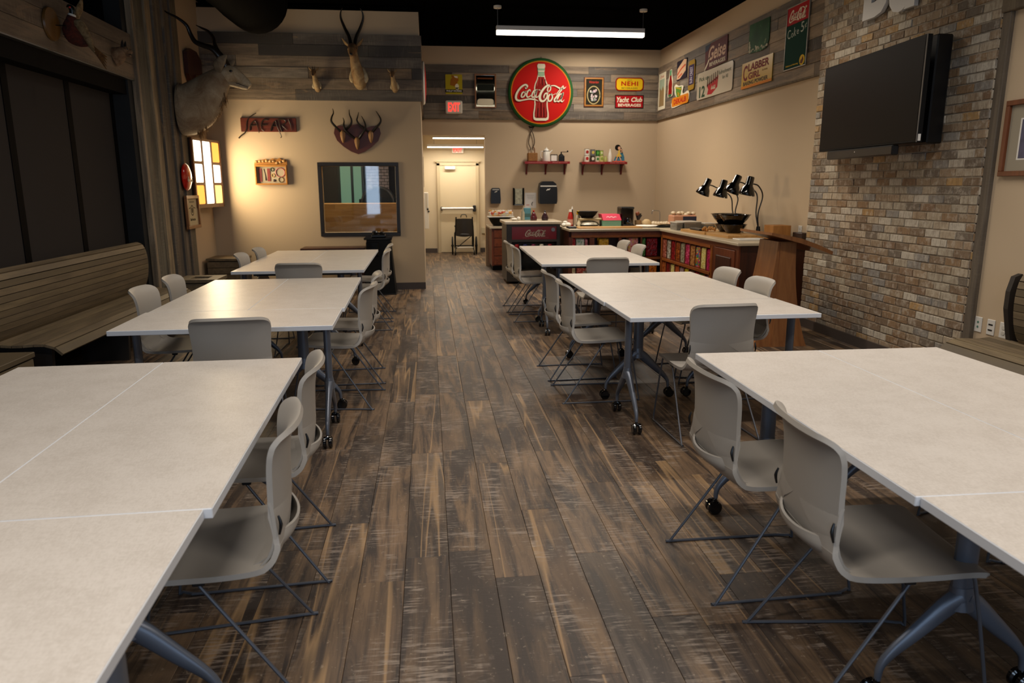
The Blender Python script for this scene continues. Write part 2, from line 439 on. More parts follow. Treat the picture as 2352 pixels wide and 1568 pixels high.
def wood(name, a, b, along='z', rough=.42, scale=1., coat=.15):
    t = NT(name); sc = {'x': (1.5, 16, 16), 'y': (16, 1.5, 16), 'z': (16, 16, 1.5)}[along]
    r = t.rnd(); v = t.vec(tuple(q*scale for q in sc), r, 9.); g = t.noise(v, 1.0, 5, .6, 1.2)
    t.l(t.ramp(g, [(.3, a), (.7, b)]), t.b.inputs['Base Color']); t.b.inputs['Roughness'].default_value = rough
    t.b.inputs['Coat Weight'].default_value = coat; t.bump(g, .12, .002); return t.M
CHERRYZ = wood('cherry_wood_upright', '#4f2410', '#73381a', 'z')
CHERRYX = wood('cherry_wood_rail', '#54270f', '#7a3c1b', 'y')
DARKW = wood('dark_walnut_panel', '#2e140b', '#45200f', 'z')
ORANGEW = wood('amber_oak_frame', '#7a3f16', '#96531f', 'y')
PODW = wood('mahogany_podium', '#7a4925', '#9c6638', 'z', .35, .8, .3)
BUTCHER = wood('butcher_block_wood', '#a27640', '#bf9256', 'x', .4)
BUTCHY = wood('cutting_board_wood', '#aa7c42', '#c79a5c', 'y', .45)
GOLDW = wood('golden_frame_wood', '#9b6426', '#bd8338', 'x', .4)
FRAMEW = wood('brown_frame_wood', '#5b3018', '#7c4526', 'z', .4)
FRAMEL = wood('light_brown_frame_wood', '#7c4f2b', '#9a673a', 'z', .45)
REDW = mat('red_shelf_paint', '#8a1a1c', .35, noise=.12, nscale=25)
COUNTER = mat('speckled_counter_stone', '#b9ab92', .3, noise=.14, nscale=160)
MORTAR = mat('grey_brown_mortar', '#998d7b', .9, bump=.6, bscale=120, noise=.2, nscale=30)
def brick_mat():
    t = NT('tumbled_brick'); r = t.rnd()
    base = t.ramp(r, [(0, '#958066'), (.12, '#7f6a53'), (.24, '#b0a088'), (.36, '#8e887f'), (.44, '#9e886d'), (.55, '#c0b6a4'), (.65, '#75695a'), (.74, '#8f7354'), (.83, '#a99d88'), (.92, '#856a50'), (.97, '#ae8b5a')], 'CONSTANT')
    v = t.vec((1, 1, 1), r, 5.); g = t.noise(v, 16, 5, .7); vs_ = t.vec((1, 30, 6), r, 5.); g2 = t.noise(vs_, 1.6, 4, .7); g3 = t.noise(v, 60, 4, .7)
    col = t.mix(t.ramp(g2, [(.46, '#000000'), (.60, '#aaaaaa')]), base, '#664f3a')
    col = t.mix(t.ramp(g, [(.50, '#000000'), (.64, '#bbbbbb')]), col, '#c3b8a6')
    col = t.mix(t.ramp(g3, [(.56, '#000000'), (.68, '#999999')]), col, '#5a4a3e')
    t.l(col, t.b.inputs['Base Color']); t.b.inputs['Roughness'].default_value = .85; t.bump(t.math('ADD', g, g2), .8, .006)
    return t.M
BRICKM = brick_mat()
def candy(name, cols, sc=45):
    if name in _mats: return _mats[name]
    t = NT(name); g = t.n('ShaderNodeNewGeometry'); v = t.n('ShaderNodeTexVoronoi'); v.inputs['Scale'].default_value = sc
    t.l(g.outputs['Position'], v.inputs['Vector']); s_ = t.n('ShaderNodeSeparateColor'); t.l(v.outputs['Color'], s_.inputs[0])
    t.l(t.ramp(s_.outputs[0], [(i/len(cols), c) for i, c in enumerate(cols)], 'CONSTANT'), t.b.inputs['Base Color'])
    t.b.inputs['Roughness'].default_value = .3; t.bump(v.outputs['Distance'], .6, -.01); _mats[name] = t.M; return t.M
def fur(name, a, b, c=None, sc=9, st=(1, 1, 1)):
    t = NT(name); v = t.vec(st); g = t.noise(v, sc, 5, .65, .8); g2 = t.noise(v, sc*14, 3, .6)
    st_ = [(.32, a), (.62, b)]+([(.8, c)] if c else [])
    t.l(t.mix(t.math('MULTIPLY', g2, .35), t.ramp(g, st_), '#2c2118'), t.b.inputs['Base Color']); t.b.inputs['Roughness'].default_value = .85
    t.bump(t.math('ADD', g, g2), .7, .01); return t.M

# ================================================================ THE SETTING
rng = random.Random(7)
fl = MB().box(-4.6, 4.8, -3.2, 17.4, -.12, -.007); floor = struct('floor', fl, mat('dark_subfloor', '#2a221c', .8))
PW, PL, GAP = .178, 1.22, .0006
full = MB().rbox(-PW/2+GAP, PW/2-GAP, -PL/2+GAP, PL/2-GAP, -.008, 0, .0012).mesh('plank', FLOORM, False)
cells = []
i = 0
x = -4.4
while x < 4.6:
    off = rng.random()*PL
    y = -3.1-off
    while y < 17:
        cx, cy = x+PW/2, y+PL/2
        if not (cy > 14.7 and (cx < -.2 or cx > 1.6)) and not (cy < -3.1):
            vis = cy > 1.1 and abs(cx-.113*cy) < .70*cy+.35 and cx < 4.45-max(0, 5-cy)*0 and not (cx < -3.1) and not (cy > 11.6 and cx < -.1) and not (cx > 3.5 and 7.9 < cy)
            cells.append((cy if vis else 99+cy, cx, cy))
        y += PL
    x += PW
cells.sort()
rest = MB()
for k, (d, cx, cy) in enumerate(cells):
    if k < 300 and d < 99:
        o = link('plank', full, floor, (cx, cy, 0))
    else:
        rest.box(cx-PW/2+GAP, cx+PW/2-GAP, cy-PL/2+GAP, cy+PL/2-GAP, -.008, 0)
r_ = rest.build('plank', FLOORM, floor, False); r_['kind'] = 'stuff'

struct('ceiling', MB().box(-4.6, 4.8, -3.2, 14.2, ZC, ZC+.1), BLACKC)
# back wall with the corridor opening
wb = MB(); wb.box(1.085, 4.8, YB, YB+.15, 0, ZC); wb.box(-.2, 1.085, YB, YB+.15, 2.42, ZC)
struct('wall_back', wb, PAINT)
wr = MB(); wr.box(XR, XR+.15, 5.3, YB, 0, ZC); wall_right = struct('wall_right', wr, PAINT)
wn = MB(); wn.box(4.09, 4.6, -3.1, 5.05, 0, ZC); struct('wall_right_near', wn, PAINT)
wl = MB(); wl.box(XL-.15, XL, 8.5, YP+.2, 0, ZC); wall_left = struct('wall_left', wl, PAINT)
wf = MB(); wf.box(-3.4, -2.5, -3.15, -3, 0, ZC); wf.box(3.3, 4.6, -3.15, -3, 0, ZC); wf.box(-2.5, 3.3, -3.15, -3, 3.05, ZC); wf.box(-2.5, 3.3, -3.15, -3, 0, .35)
wall_front = struct('wall_front', wf, PAINT)
g = MB().box(-2.5, 3.3, -3.09, -3.07, .35, 3.05); wfr = struct('window_front', g, GLASS)
fr = MB()
for xx in (-2.5, -1.05, .4, 1.85, 3.24): fr.box(xx, xx+.06, -3.12, -3.03, .35, 3.05)
fr.build('window_frame', BLACKM, wfr, False)
# partition wall with the viewing window into the bake room, and its side wall
WX0, WX1, WZ0, WZ1 = -1.50, -.455, .845, 1.79
pw = MB(); pw.box(XL, WX0, YP, YP+.15, 0, 3.87); pw.box(WX1, -.06, YP, YP+.15, 0, 3.87)
pw.box(WX0, WX1, YP, YP+.15, 0, WZ0); pw.box(WX0, WX1, YP, YP+.15, WZ1, 3.87)
wall_part = struct('wall_partition', pw, PAINT)
ws = MB(); ws.box(-.21, -.06, YP+.15, YB+.0, 0, 3.87); struct('wall_partition_side', ws, PAINT)
struct('ceiling_partition', MB().box(XL, -.06, YP+.02, YB, 3.87, 3.93), BLACKC)
struct('baseboard_partition', MB().box(XL, -.058, YP-.012, YP+.0, 0, .1), BASEM)
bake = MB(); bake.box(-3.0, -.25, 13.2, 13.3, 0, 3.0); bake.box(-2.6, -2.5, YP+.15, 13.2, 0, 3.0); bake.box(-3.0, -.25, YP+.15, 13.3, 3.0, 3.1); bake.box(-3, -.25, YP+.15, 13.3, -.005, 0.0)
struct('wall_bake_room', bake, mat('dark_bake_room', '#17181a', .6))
# corridor beyond the opening
co = MB(); co.box(-.35, -.12, YB, 17.1, 0, 2.62); struct('wall_corridor_left', co, CPAINT)
co = MB(); co.box(1.62, 1.75, YB+.15, 17.1, 0, 2.62); struct('wall_corridor_right', co, CPAINT)
co = MB(); co.box(-.3, 1.75, 17.0, 17.15, 0, 2.62); struct('wall_corridor_end', co, CPAINT)
co = MB(); co.box(-.3, 1.75, YB+.15, 17.1, 2.6, 2.7); struct('ceiling_corridor', co, CPAINT)
bb = MB(); bb.box(-.12, .2, 16.985, 17.0, 0, .1); bb.box(1.19, 1.62, 16.985, 17.0, 0, .1); struct('baseboard_corridor', bb, BASEM)
# corridor fire door
d = MB(); d.box(.285, 1.105, 16.955, 16.985, .01, 1.95, .003); door = struct('door_1', d, mat('cream_door_paint', '#d0bf9e', .5))
f_ = MB(); f_.box(.225, .285, 16.94, 17, 0, 2.0); f_.box(1.105, 1.165, 16.94, 17, 0, 2.0); f_.box(.225, 1.165, 16.94, 17, 1.95, 2.03)
f_.box(.19, 1.2, 16.92, 17, 2.03, 2.06)
f_.build('door_frame', mat('cream_frame_paint', '#bfae8d', .5), door)
b_ = MB(); b_.tube([(.31, 16.88, 1.0), (1.07, 16.88, 1.0)], .03, 10); b_.build('push_bar', mat('satin_aluminium', '#cbbfae', .4, .6), door)
b_ = MB(); b_.rbox(1.02, 1.09, 16.85, 16.955, .93, 1.07, .012); b_.rbox(.295, .335, 16.86, 16.955, .96, 1.04, .01); b_.build('latch_housing', BLACKP, door)
b_ = MB(); b_.rbox(.40, .64, 16.88, 16.955, 1.86, 1.935, .01); b_.build('door_closer', WHITEP, door)

def clad(parent, fr, a0, a1, b0, b1, rows, m_, c=.02, length=1.25, seed=1, mn=.35):
    r = random.Random(seed); h = (b1-b0)/rows
    for q in range(rows):
        a = a0-r.random()*length*.8
        while a < a1:
            L_ = length*(.75+.5*r.random()); s0, s1 = max(a, a0), min(a+L_, a1)
            if s1-s0 > .04:
                dz = r.choice((0, .002, .004, .006))
                mb = MB(fr).rbox(s0+.001, s1-.001, b0+q*h+.0015, b0+(q+1)*h-.0015, 0, c+dz, .0015)
                mb.build('plank', m_, parent, False)
            a += L_
clad(wall_part, PART, XL, -.035, 2.68, 3.56, 6, CLADM['x'], .03, 1.5, 3)
SIDEF = ((-.06, 0, 0), (0, 1, 0), (0, 0, 1), (1, 0, 0))
clad(bpy.data.objects['wall_partition_side'], SIDEF, YP-.03, YB, 2.68, 3.56, 6, CLADM['y'], .025, 1.3, 5)
clad(bpy.data.objects['wall_back'], BACK, -.03, XR, 2.715, 3.645, 7, CLADM['x'], .03, 1.5, 11)
clad(wall_right, RIGHT, -YB+.03, -7.6, 2.715, 3.645, 7, CLADM['y'], .03, 1.5, 8)
t_ = MB(BACK).box(-.03, XR, 2.695, 2.715, 0, .04); t_.build('trim_board', TRIMM, bpy.data.objects['wall_back'], False)
t_ = MB(RIGHT).box(-YB+.03, -7.6, 2.695, 2.715, 0, .04); t_.build('trim_board', TRIMM, wall_right, False)

# left wall: vertical barn boards and battens up to the ceiling
a = 8.56; k = 0; r = random.Random(5)
while a < 9.96:
    wd = (.30, .24, .33, .27)[k % 4]; b = min(a+wd, 9.97)
    MB(LEFT).rbox(a+.002, b-.002, 0, 3.93, 0, .03+.008*r.random(), .003).build('board', BOARDM, wall_left, False)
    if k: MB(LEFT).rbox(a-.038, a+.038, 0, 3.92, .03, .064, .003).build('batten', BOARDM, wall_left, False)
    a = b; k += 1
# the dark metal corner post beside the windows and the boarded face towards the camera
cp = MB(); cp.box(-3.30, -3.03, 8.30, 8.50, 0, ZC); struct('column_left', cp, mat('dark_corner_steel', '#1f1f1f', .6, .2, noise=.2, nscale=6))
for q in range(2):
    MB().rbox(-3.03+.0, -2.965, 8.42+q*.07, 8.485+q*.07, 0, ZC-.01, .004).build('board', BOARDM, bpy.data.objects['column_left'], False)
# beam of boards over the windows
wh = MB(); wh.box(-3.3, -3.03, -3, 8.42, 2.62, 3.05); beam = struct('beam_left', wh, BLACKM)
BEAMF = ((-3.03, 0, 0), (0, 1, 0), (0, 0, 1), (1, 0, 0))
for q, (b0, b1) in enumerate(((2.6, 2.745), (2.748, 2.893), (2.896, 3.045))):
    for a0, a1 in ((.2, 3.1), (3.1, 8.5)) if q != 1 else ((.2, 4.3), (4.3, 8.5)):
        MB(BEAMF).rbox(a0+.002, a1-.002, b0, b1, 0, .03, .003).build('board', BEAMM, beam, False)
MB(BEAMF).box(.2, 8.5, 2.588, 2.6, -.05, .03).build('metal_strip', STEEL, beam, False)
# windows behind roller shades
wn_ = MB(); wn_.box(-3.36, -3.34, -3, 8.35, 0, ZC); win = struct('window_1', wn_, mat('night_dark_glazing', '#07080a', .08))
DKM = mat('dark_bronze_frame', '#060505', .7, spec=.1)
fr = MB(); fr.box(-3.33, -3.05, -3, 8.42, 2.44, 2.61); fr.build('window_header', DKM, win, False)
for yy in (1.2, 3.0, 4.75, 6.28, 7.3, 8.27):
    MB().box(-3.32, -3.19, yy-.045, yy+.045, 0, ZC).build('mullion', DKM, win, False)
SHADE = mat('dark_brown_roller_shade', '#261f1b', .85, bump=.1, bscale=900)
for y0, y1 in ((3.05, 4.70), (4.80, 6.23), (6.33, 7.25), (7.35, 8.22)):
    o = MB().box(-3.20, -3.195, y0, y1, .35, 2.46).build('roller_shade', SHADE, win, False)
# brick pier
pier = MB(); pier.box(4.057, XR, 5.10, 7.55, 0, ZC); wall_brick = struct('wall_brick', pier, MORTAR)
BH, BL = .0682, .182
variants = []
for q in range(8):
    r = random.Random(40+q); mb = MB()
    hw = BL/2-.005; hh = BH/2-.0048
    mb.rbox(-hw, hw, -hh, hh, -.02, .012, .0035)
    mb.v = [(x+r.uniform(-.0022, .0022), y+r.uniform(-.0018, .0018), z+(r.uniform(-.002, .003) if z > 0 else 0)) for x, y, z in mb.v]
    variants.append(mb.mesh('brick', BRICKM, False))
def brick_half(w_):
    mb = MB(); mb.rbox(-w_/2+.005, w_/2-.005, -BH/2+.0048, BH/2-.0048, -.02, .012, .0035); return mb.mesh('brick', BRICKM, False)
half = brick_half(BL/2)
RB = Matrix(((0, 0, -1), (-1, 0, 0), (0, 1, 0)))    # local x -> -y, y -> z, z -> -x
bl = []
rows = int(3.94/BH); r = random.Random(9)
for q in range(rows):
    z = BH*(q+.5); yy = 5.095; c = 0
    while yy < 7.50:
        L_ = BL/2 if (c == 0 and q % 2) else BL
        if yy+L_ > 7.6: L_ = BL/2
        bl.append((yy+L_/2, z, L_ < BL*.9)); yy += L_; c += 1
def hid(y, z): return (5.75 < y < 7.2 and 1.92 < z < 2.6) or z > 3.45-(y-5)*-.0
bl.sort(key=lambda t: (hid(t[0], t[1]), math.hypot(t[0], 4)))
rest = MB()
for n_, (y, z, h_) in enumerate(bl):
    jx = r.uniform(-.002, .003)
    if n_ < 300:
        o = link('brick', half if h_ else r.choice(variants), wall_brick)
        mm = RB.to_4x4(); mm.translation = (4.062-jx, y, z); o.matrix_local = mm
    else:
        me = half if h_ else r.choice(variants); k0 = len(rest.v)
        rest.v += [tuple(RB @ v.co+Vector((4.062-jx, y, z))) for v in me.vertices]
        rest.f += [tuple(i_+k0 for i_ in p.vertices) for p in me.polygons]
# returns of the corner bricks
for q in range(rows):
    z = BH*(q+.5); w0 = 4.052; L_ = .105 if q % 2 == 0 else .16
    for a0, a1 in ((w0, w0+L_), (w0+L_, w0+L_+.1), (w0+L_+.1, XR)):
        if a1-a0 > .02: rest.rbox(a0+.004, a1-.004, 5.086, 5.12, z-BH/2+.005, z+BH/2-.005, .003)
r_ = rest.build('brick', BRICKM, wall_brick, False); r_['kind'] = 'stuff'
struct('baseboard_brick', MB().box(4.03, 4.05, 5.08, 7.55, 0, .095), BASEM)
# timber trims on the near right wall
struct('trim_1', MB().rbox(4.056, 4.1, 5.01, 5.084, 0, 2.69, .004), TRIMM)
struct('trim_2', MB().rbox(4.04, 4.12, 2.0, 5.085, 2.69, 2.85, .006), TRIMM)
# spiral duct under the ceiling
du = MB(); R_ = Matrix.Rotation(-PI/2, 3, 'X')
du.lathe([(.0, 0), (.36, 0), (.37, .02)]+[(.37+(.008 if i % 2 else 0), .02+i*.31) for i in range(1, 28)]+[(.37, 9.0), (0, 9.0)], 28, (-1.96, .6, 3.66), R_)
duct = one('air_duct', 'black round ventilation duct hanging under the black ceiling on the left', 'duct', (-1.96, 9.6, 3.66), du, mat('black_duct_paint', '#060606', .8, spec=.03))
st = MB()
for yy in (3, 6, 9): st.box(-1.98, -1.94, yy, yy+.03, 4.0-.06, ZC)
part(duct, 'hanger', st, BLACKM)

# ================================================================ TABLES
def table_proto(L_, W_):
    """flip-top table, top L_ (local x) by W_ (local y); legs at the x ends, feet spread along y"""
    t = thing('flip_top_table', '', 'table')
    MB().rbox(-L_/2+.0008, L_/2-.0008, -W_/2+.0008, W_/2-.0008, .709, .7366, .002).build('table_core', TEDGE, t, False)
    MB().rbox(-L_/2+.0024, L_/2-.0024, -W_/2+.0024, W_/2-.0024, .7345, .737, .0008).build('tabletop', TABLEM, t, False)
    fr = MB(); fr.box(-L_/2+.14, L_/2-.14, -.025, .025, .66, .70); fr.box(-L_/2+.1, -L_/2+.16, -.2, .2, .695, .709); fr.box(L_/2-.16, L_/2-.1, -.2, .2, .695, .709)
    fr.build('cross_beam', LEGD, t)
    for sx in (-1, 1):
        X = sx*(L_/2-(.17 if L_ > 1.3 else .065)); lg = MB(); Y0 = 0 if L_ > 1.3 else -.06
        lg.tube([(X, Y0, .30), (X, Y0, .5), (X, Y0, .70)], .022, 14, ry=[.036]*3, up=(1, 0, 0))
        lo = lg.build('leg', LEGM, t)
        ft = MB()
        for sy in (-1, 1):
            ft.tube([(X, Y0+sy*.005, .335), (X, Y0+sy*.05, .30), (X, Y0+sy*.13, .225), (X, Y0+sy*.195, .165), (X, Y0+sy*.227, .12), (X, Y0+sy*.232, .075)],
                    [.034, .033, .026, .018, .0125, .010], 12, 4, ry=[.03, .022, .017, .014, .012, .010])
        ft.tube([(X, Y0, .30), (X, Y0, .37)], [.034, .024], 14, ry=[.042, .037], up=(1, 0, 0))
        ft.build('foot', LEGM, t)
        for sy in (-1, 1):
            cs = MB(); cy = Y0+sy*.24
            for dx in (-.017, .017):
                cs.lathe([(.0, -.011), (.028, -.011), (.034, -.006), (.034, .006), (.028, .011), (0, .011)], 18, (X+dx, cy, .034), Matrix.Rotation(PI/2, 3, 'Y'))
            cs.tube([(X-.022, cy-.012, .052), (X, cy-.006, .066), (X+.022, cy-.012, .052)], .010, 8, 3)
            cs.tube([(X, cy-sy*.004, .05), (X, Y0+sy*.232, .085)], .0095, 8)
            cs.build('caster', BLACKG, t)
    return t
T_long = table_proto(1.6405, .6096); T_end = table_proto(1.2192, .6163); T_deep = table_proto(1.2192, .762)
GROUPS = {'L1': (-1.7679, 1.7226, .02997), 'L2': (-1.7744, 4.7861, .0225), 'L3': (-1.8378, 7.6453, .0048),
          'R1': (1.2202, 1.6178, -.0129), 'R2': (1.1755, 4.8297, .0075), 'R3': (1.1426, 7.9197, -.0231)}
TL = {'L1': 'front left block', 'L2': 'middle left block', 'L3': 'far left block by the window',
      'R1': 'front right block', 'R2': 'middle right block beside the podium', 'R3': 'far right block before the cooler'}
def gpos(g, a, b):
    ox, oy, th = GROUPS[g]; return (ox+a*math.cos(th)-b*math.sin(th), oy+a*math.sin(th)+b*math.cos(th), 0)
used = {}
def place_table(src, key, loc, rz, label):
    if key not in used:
        used[key] = 1; src.location = loc; src.rotation_euler = (0, 0, rz); src['label'] = label; src['group'] = 'flip-top tables'; return src
    return copy_thing(src, loc, rz, label, 'flip-top tables')
NUDGE = {'L1': -.02, 'L2': -.015, 'L3': 0, 'R1': .012, 'R2': .01, 'R3': 0}
for g_ in GROUPS:
    th = GROUPS[g_][2]
    place_table(T_long, 'l', gpos(g_, .3048, .82025), th+PI/2, 'white table, left lengthwise one of the '+TL[g_])
    place_table(T_long, 'l', gpos(g_, .9144, .82025), th+PI/2, 'white table, right lengthwise one of the '+TL[g_])
    if g_ == 'L1': place_table(T_deep, 'd', gpos(g_, .6096+NUDGE[g_], -.3825), th, 'white table set crosswise at the near end of the '+TL[g_])
    else: place_table(T_end, 'e', gpos(g_, .6096+NUDGE[g_], -.3095), th, 'white table set crosswise at the near end of the '+TL[g_])

# ================================================================ CHAIRS
SEATP = [(.232, .424, .200), (.232, .436, .212), (.215, .449, .220), (.15, .452, .226), (.06, .446, .230), (-.03, .438, .231), (-.11, .434, .230), (-.17, .441, .227),
         (-.205, .468, .220), (-.221, .512, .210)]
BACKP = [(-.221, .512, .210), (-.228, .56, .203), (-.231, .62, .198), (-.233, .68, .199), (-.237, .74, .203), (-.244, .783, .207), (-.253, .812, .206), (-.266, .832, .198), (-.280, .844, .180), (-.290, .849, .152)]
def shell(prof, th, bow, nu=14, k=3):
    P_, H_, _ = smooth([Vector((0, p[0], p[1])) for p in prof], [p[2] for p in prof], [p[2] for p in prof], k)
    n = len(P_); S_ = []
    for i in range(n):
        t = (P_[min(i+1, n-1)]-P_[max(i-1, 0)]).normalized(); nr = Vector((0, t.z, -t.y))  # inner side normal (up / forward)
        if nr.z < 0 and abs(t.y) > .7: nr = -nr
        row = []
        for j in range(nu+1):
            u = -1+2*j/nu
            bb = bow(P_[i].z, P_[i].y)*(abs(u)*(H_[i]/.205 if P_[i].z > .6 else 1))**2.4; dv = Vector((0, 1, -.15)) if P_[i].z > .52 else (Vector((0, 0, 1)) if P_[i].z < .445 else nr)
            row.append((Vector((u*H_[i], 0, 0))+P_[i]+dv*bb, nr))
        S_.append(row)
    mb = MB(); vs = []; W_ = nu+1
    for row in S_: vs += [tuple(p) for p, q in row]
    for row in S_:
        for j, (p, q) in enumerate(row):
            u = -1+2*j/nu; vs.append(tuple(p-q*th*(1 if abs(u) < .99 else 1.0)))
    fs = []; o2 = len(vs)//2
    for i in range(n-1):
        for j in range(nu):
            a = i*W_+j; fs.append((a, a+1, a+W_+1, a+W_)); fs.append((o2+a, o2+a+W_, o2+a+W_+1, o2+a+1))
        a = i*W_; fs.append((a, a+W_, o2+a+W_, o2+a)); a += nu; fs.append((a, o2+a, o2+a+W_, a+W_))
    for j in range(nu):
        fs.append((j, o2+j, o2+j+1, j+1)); a = (n-1)*W_+j; fs.append((a, a+1, o2+a+1, o2+a))
    return mb.add(vs, fs)
def bow(z, y):
    if z > .49: return .010+.030*min(1, (z-.49)/.12)
    return .004+.010*max(0, min(1, (.1-y)/.2))
def chair_proto():
    t = thing('sled_chair', '', 'chair')
    shell(SEATP, .017, bow).build('seat', SHELLM, t, True, 50)
    bk = shell(BACKP, .016, bow)
    tg = MB()
    def interp(z, tab):
        for (z0, v0), (z1, v1) in zip(tab, tab[1:]):
            if z >= z1: return v0+(v1-v0)*(z0-z)/(z0-z1)
        return tab[-1][1]
    IN = [(.640, 0.), (.600, .10), (.572, .30), (.548, .50), (.525, .60), (.49, .66), (.43, .70)]
    YO = [(.640, -.2405), (.625, -.2445), (.60, -.2465), (.55, -.247), (.51, -.238), (.475, -.218), (.445, -.188), (.43, -.165)]
    HW = [(.640, .199), (.57, .203), (.51, .208), (.43, .205)]
    for s_ in (-1, 1):
        def leg_(u, v):
            z = .640-.208*v; i_ = interp(z, IN); a = i_+(1-i_)*u; hw = interp(z, HW)
            return (s_*a*hw, interp(z, YO)+.040*(a*hw/.205)**2.4*(1-.5*v), z)
        g_ = MB().grid(leg_, 8, 14); n0 = len(g_.v); g_.v += [(x, y+.010, z) for x, y, z in g_.v]
        g_.f = g_.f+[tuple(i_+n0 for i_ in f[::-1]) for f in g_.f]
        for i_ in range(14):
            a = i_*9; g_.f.append((a, a+9, n0+a+9, n0+a)); a += 8; g_.f.append((a, n0+a, n0+a+9, a+9))
        for j in range(8): a = 14*9+j; g_.f.append((a, a+1, n0+a+1, n0+a))
        if s_ > 0: g_.f = [f[::-1] for f in g_.f]
        tg.add(g_.v, g_.f)
    bk.add(tg.v, tg.f); bk.build('backrest', SHELLM, t, True, 50)
    # pouch behind the lumbar: rises outside the back panel, with a wavy rim and a gap
    def pouch(u, v):
        a = -1+2*u; hw = .178-.012*v
        rim = .520+.014*abs(a)**2
        z = .425+(rim-.425)*v
        y = -.13-.126*math.sin(min(1, v*1.2)*PI/2)**.8-.012*v+.052*abs(a)**2.2*v
        return (a*hw, y, z+.01*(1-v)*abs(a)**2)
    pb = MB(); pb.grid(pouch, 16, 9); n0 = len(pb.v)
    pb.v += [(x, y+.008, z+.002) for x, y, z in pb.v]; pb.f += [tuple(i_+n0 for i_ in f[::-1]) for f in pb.f[:]]
    W_ = 17
    for j in range(16): a = 9*W_+j; pb.f.append((a, a+1, n0+a+1, n0+a))
    for i_ in range(9):
        a = i_*W_; pb.f.append((a, a+W_, n0+a+W_, n0+a)); a += 16; pb.f.append((a, n0+a, n0+a+W_, a+W_))
    pb.build('lumbar_cover', SHELLM, t, True, 50)
    for sx in (-1, 1):
        MB().tube([(sx*.2035, -.222, .60), (sx*.207, -.228, .575), (sx*.209, -.222, .545)], [.003, .0055, .003], 8, 3).build('hinge', BLACKP, t)
    fr = MB(); R = .0056
    for sx in (-1, 1):
        fr.tube([(sx*.155, .02, .425), (sx*.205, .008, .428), (sx*.214, -.002, .41), (sx*.246, -.255, .030), (sx*.248, -.272, .0075), (sx*.247, -.25, .0056), (sx*.240, .19, .0056), (sx*.238, .215, .0058), (sx*.222, .262, .010), (sx*.217, .272, .03), (sx*.20, .20, .418), (sx*.17, .19, .43)],
                R, 8, 3)
    fr.tube([(-.17, .19, .428), (.17, .19, .428)], R, 6); fr.tube([(-.16, .02, .424), (.16, .02, .424)], R, 6)
    fr.build('sled_frame', SLEDM, t)
    for sx in (-1, 1): MB().rbox(sx*.212-.010, sx*.212+.010, -.014, .02, .418, .436, .003).build('glide_clip', BLACKP, t)
    return t
chair = chair_proto(); cn = [0]
def put_chair(x, y, rz, label, group):
    if cn[0] == 0:
        chair.location = (x, y, 0); chair.rotation_euler = (0, 0, rz); chair['label'] = label; chair['group'] = group; cn[0] = 1; return chair
    return copy_thing(chair, (x, y, 0), rz, label, group)
H = PI/2; GC = 'taupe sled chairs around the table blocks'
for x, y, rz, lb in [
    (-.69, 2.17, H+.12, 'sled chair nearest the camera on the aisle side of the front left tables'),
    (-.72, 2.89, H+.09, 'second sled chair from the camera on the aisle side of the front left tables'),
    (-.665, 5.20, H-.10, 'nearer sled chair of two on the aisle side of the middle left tables'),
    (-.665, 5.84, H+.06, 'farther sled chair of two on the aisle side of the middle left tables'),
    (-1.70, 5.18, -H, 'nearer sled chair of two between the long bench and the middle left tables'),
    (-1.71, 5.82, -H+.05, 'farther sled chair of two between the long bench and the middle left tables'),
    (-1.075, 4.16, .09, 'sled chair with its back to us at the near end of the middle left tables'),
    (-.70, 8.02, H+.03, 'nearer sled chair of two on the aisle side of the far left tables'),
    (-.71, 8.74, H, 'sled chair at the far left tables right beside the tall black stand'),
    (-1.66, 7.72, -H, 'sled chair at the far left tables next to the brown slatted boxes'),
    (-1.63, 8.38, -H, 'sled chair on the wall side of the far left tables, farthest from the camera'),
    (-1.165, 6.94, 0, 'sled chair with its back to us at the near end of the far left tables'),
    (1.335, 1.945, -H-.09, 'sled chair nearest the camera on the aisle side of the front right tables'),
    (1.285, 2.59, -H+.02, 'second sled chair from the camera on the aisle side of the front right tables'),
    (2.52, 2.73, H, 'sled chair at the front right tables almost wholly cut by the picture edge'),
    (1.20, 5.15, -H, 'nearer sled chair of two on the aisle side of the middle right tables'),
    (1.19, 5.78, -H+.03, 'farther sled chair of two on the aisle side of the middle right tables'),
    (2.18, 5.10, H, 'sled chair of the middle right tables directly in front of the podium'),
    (2.20, 5.74, H+.05, 'sled chair of the middle right tables before the dark end of the counter'),
    (1.695, 4.27, .06, 'sled chair with its back to us at the near end of the middle right tables'),
    (1.22, 8.33, -H, 'nearer sled chair of two on the aisle side of the far right tables'),
    (1.21, 8.99, -H, 'sled chair of the far right tables on the aisle side, nearest the cooler'),
    (2.155, 8.19, H, 'nearer sled chair of two between the far right tables and the candy bins'),
    (2.16, 8.86, H, 'farther sled chair of two between the far right tables and the candy bins'),
    (1.70, 7.06, -.01, 'sled chair with its back to us at the near end of the far right tables')]:
    put_chair(x, y, rz, lb, GC)

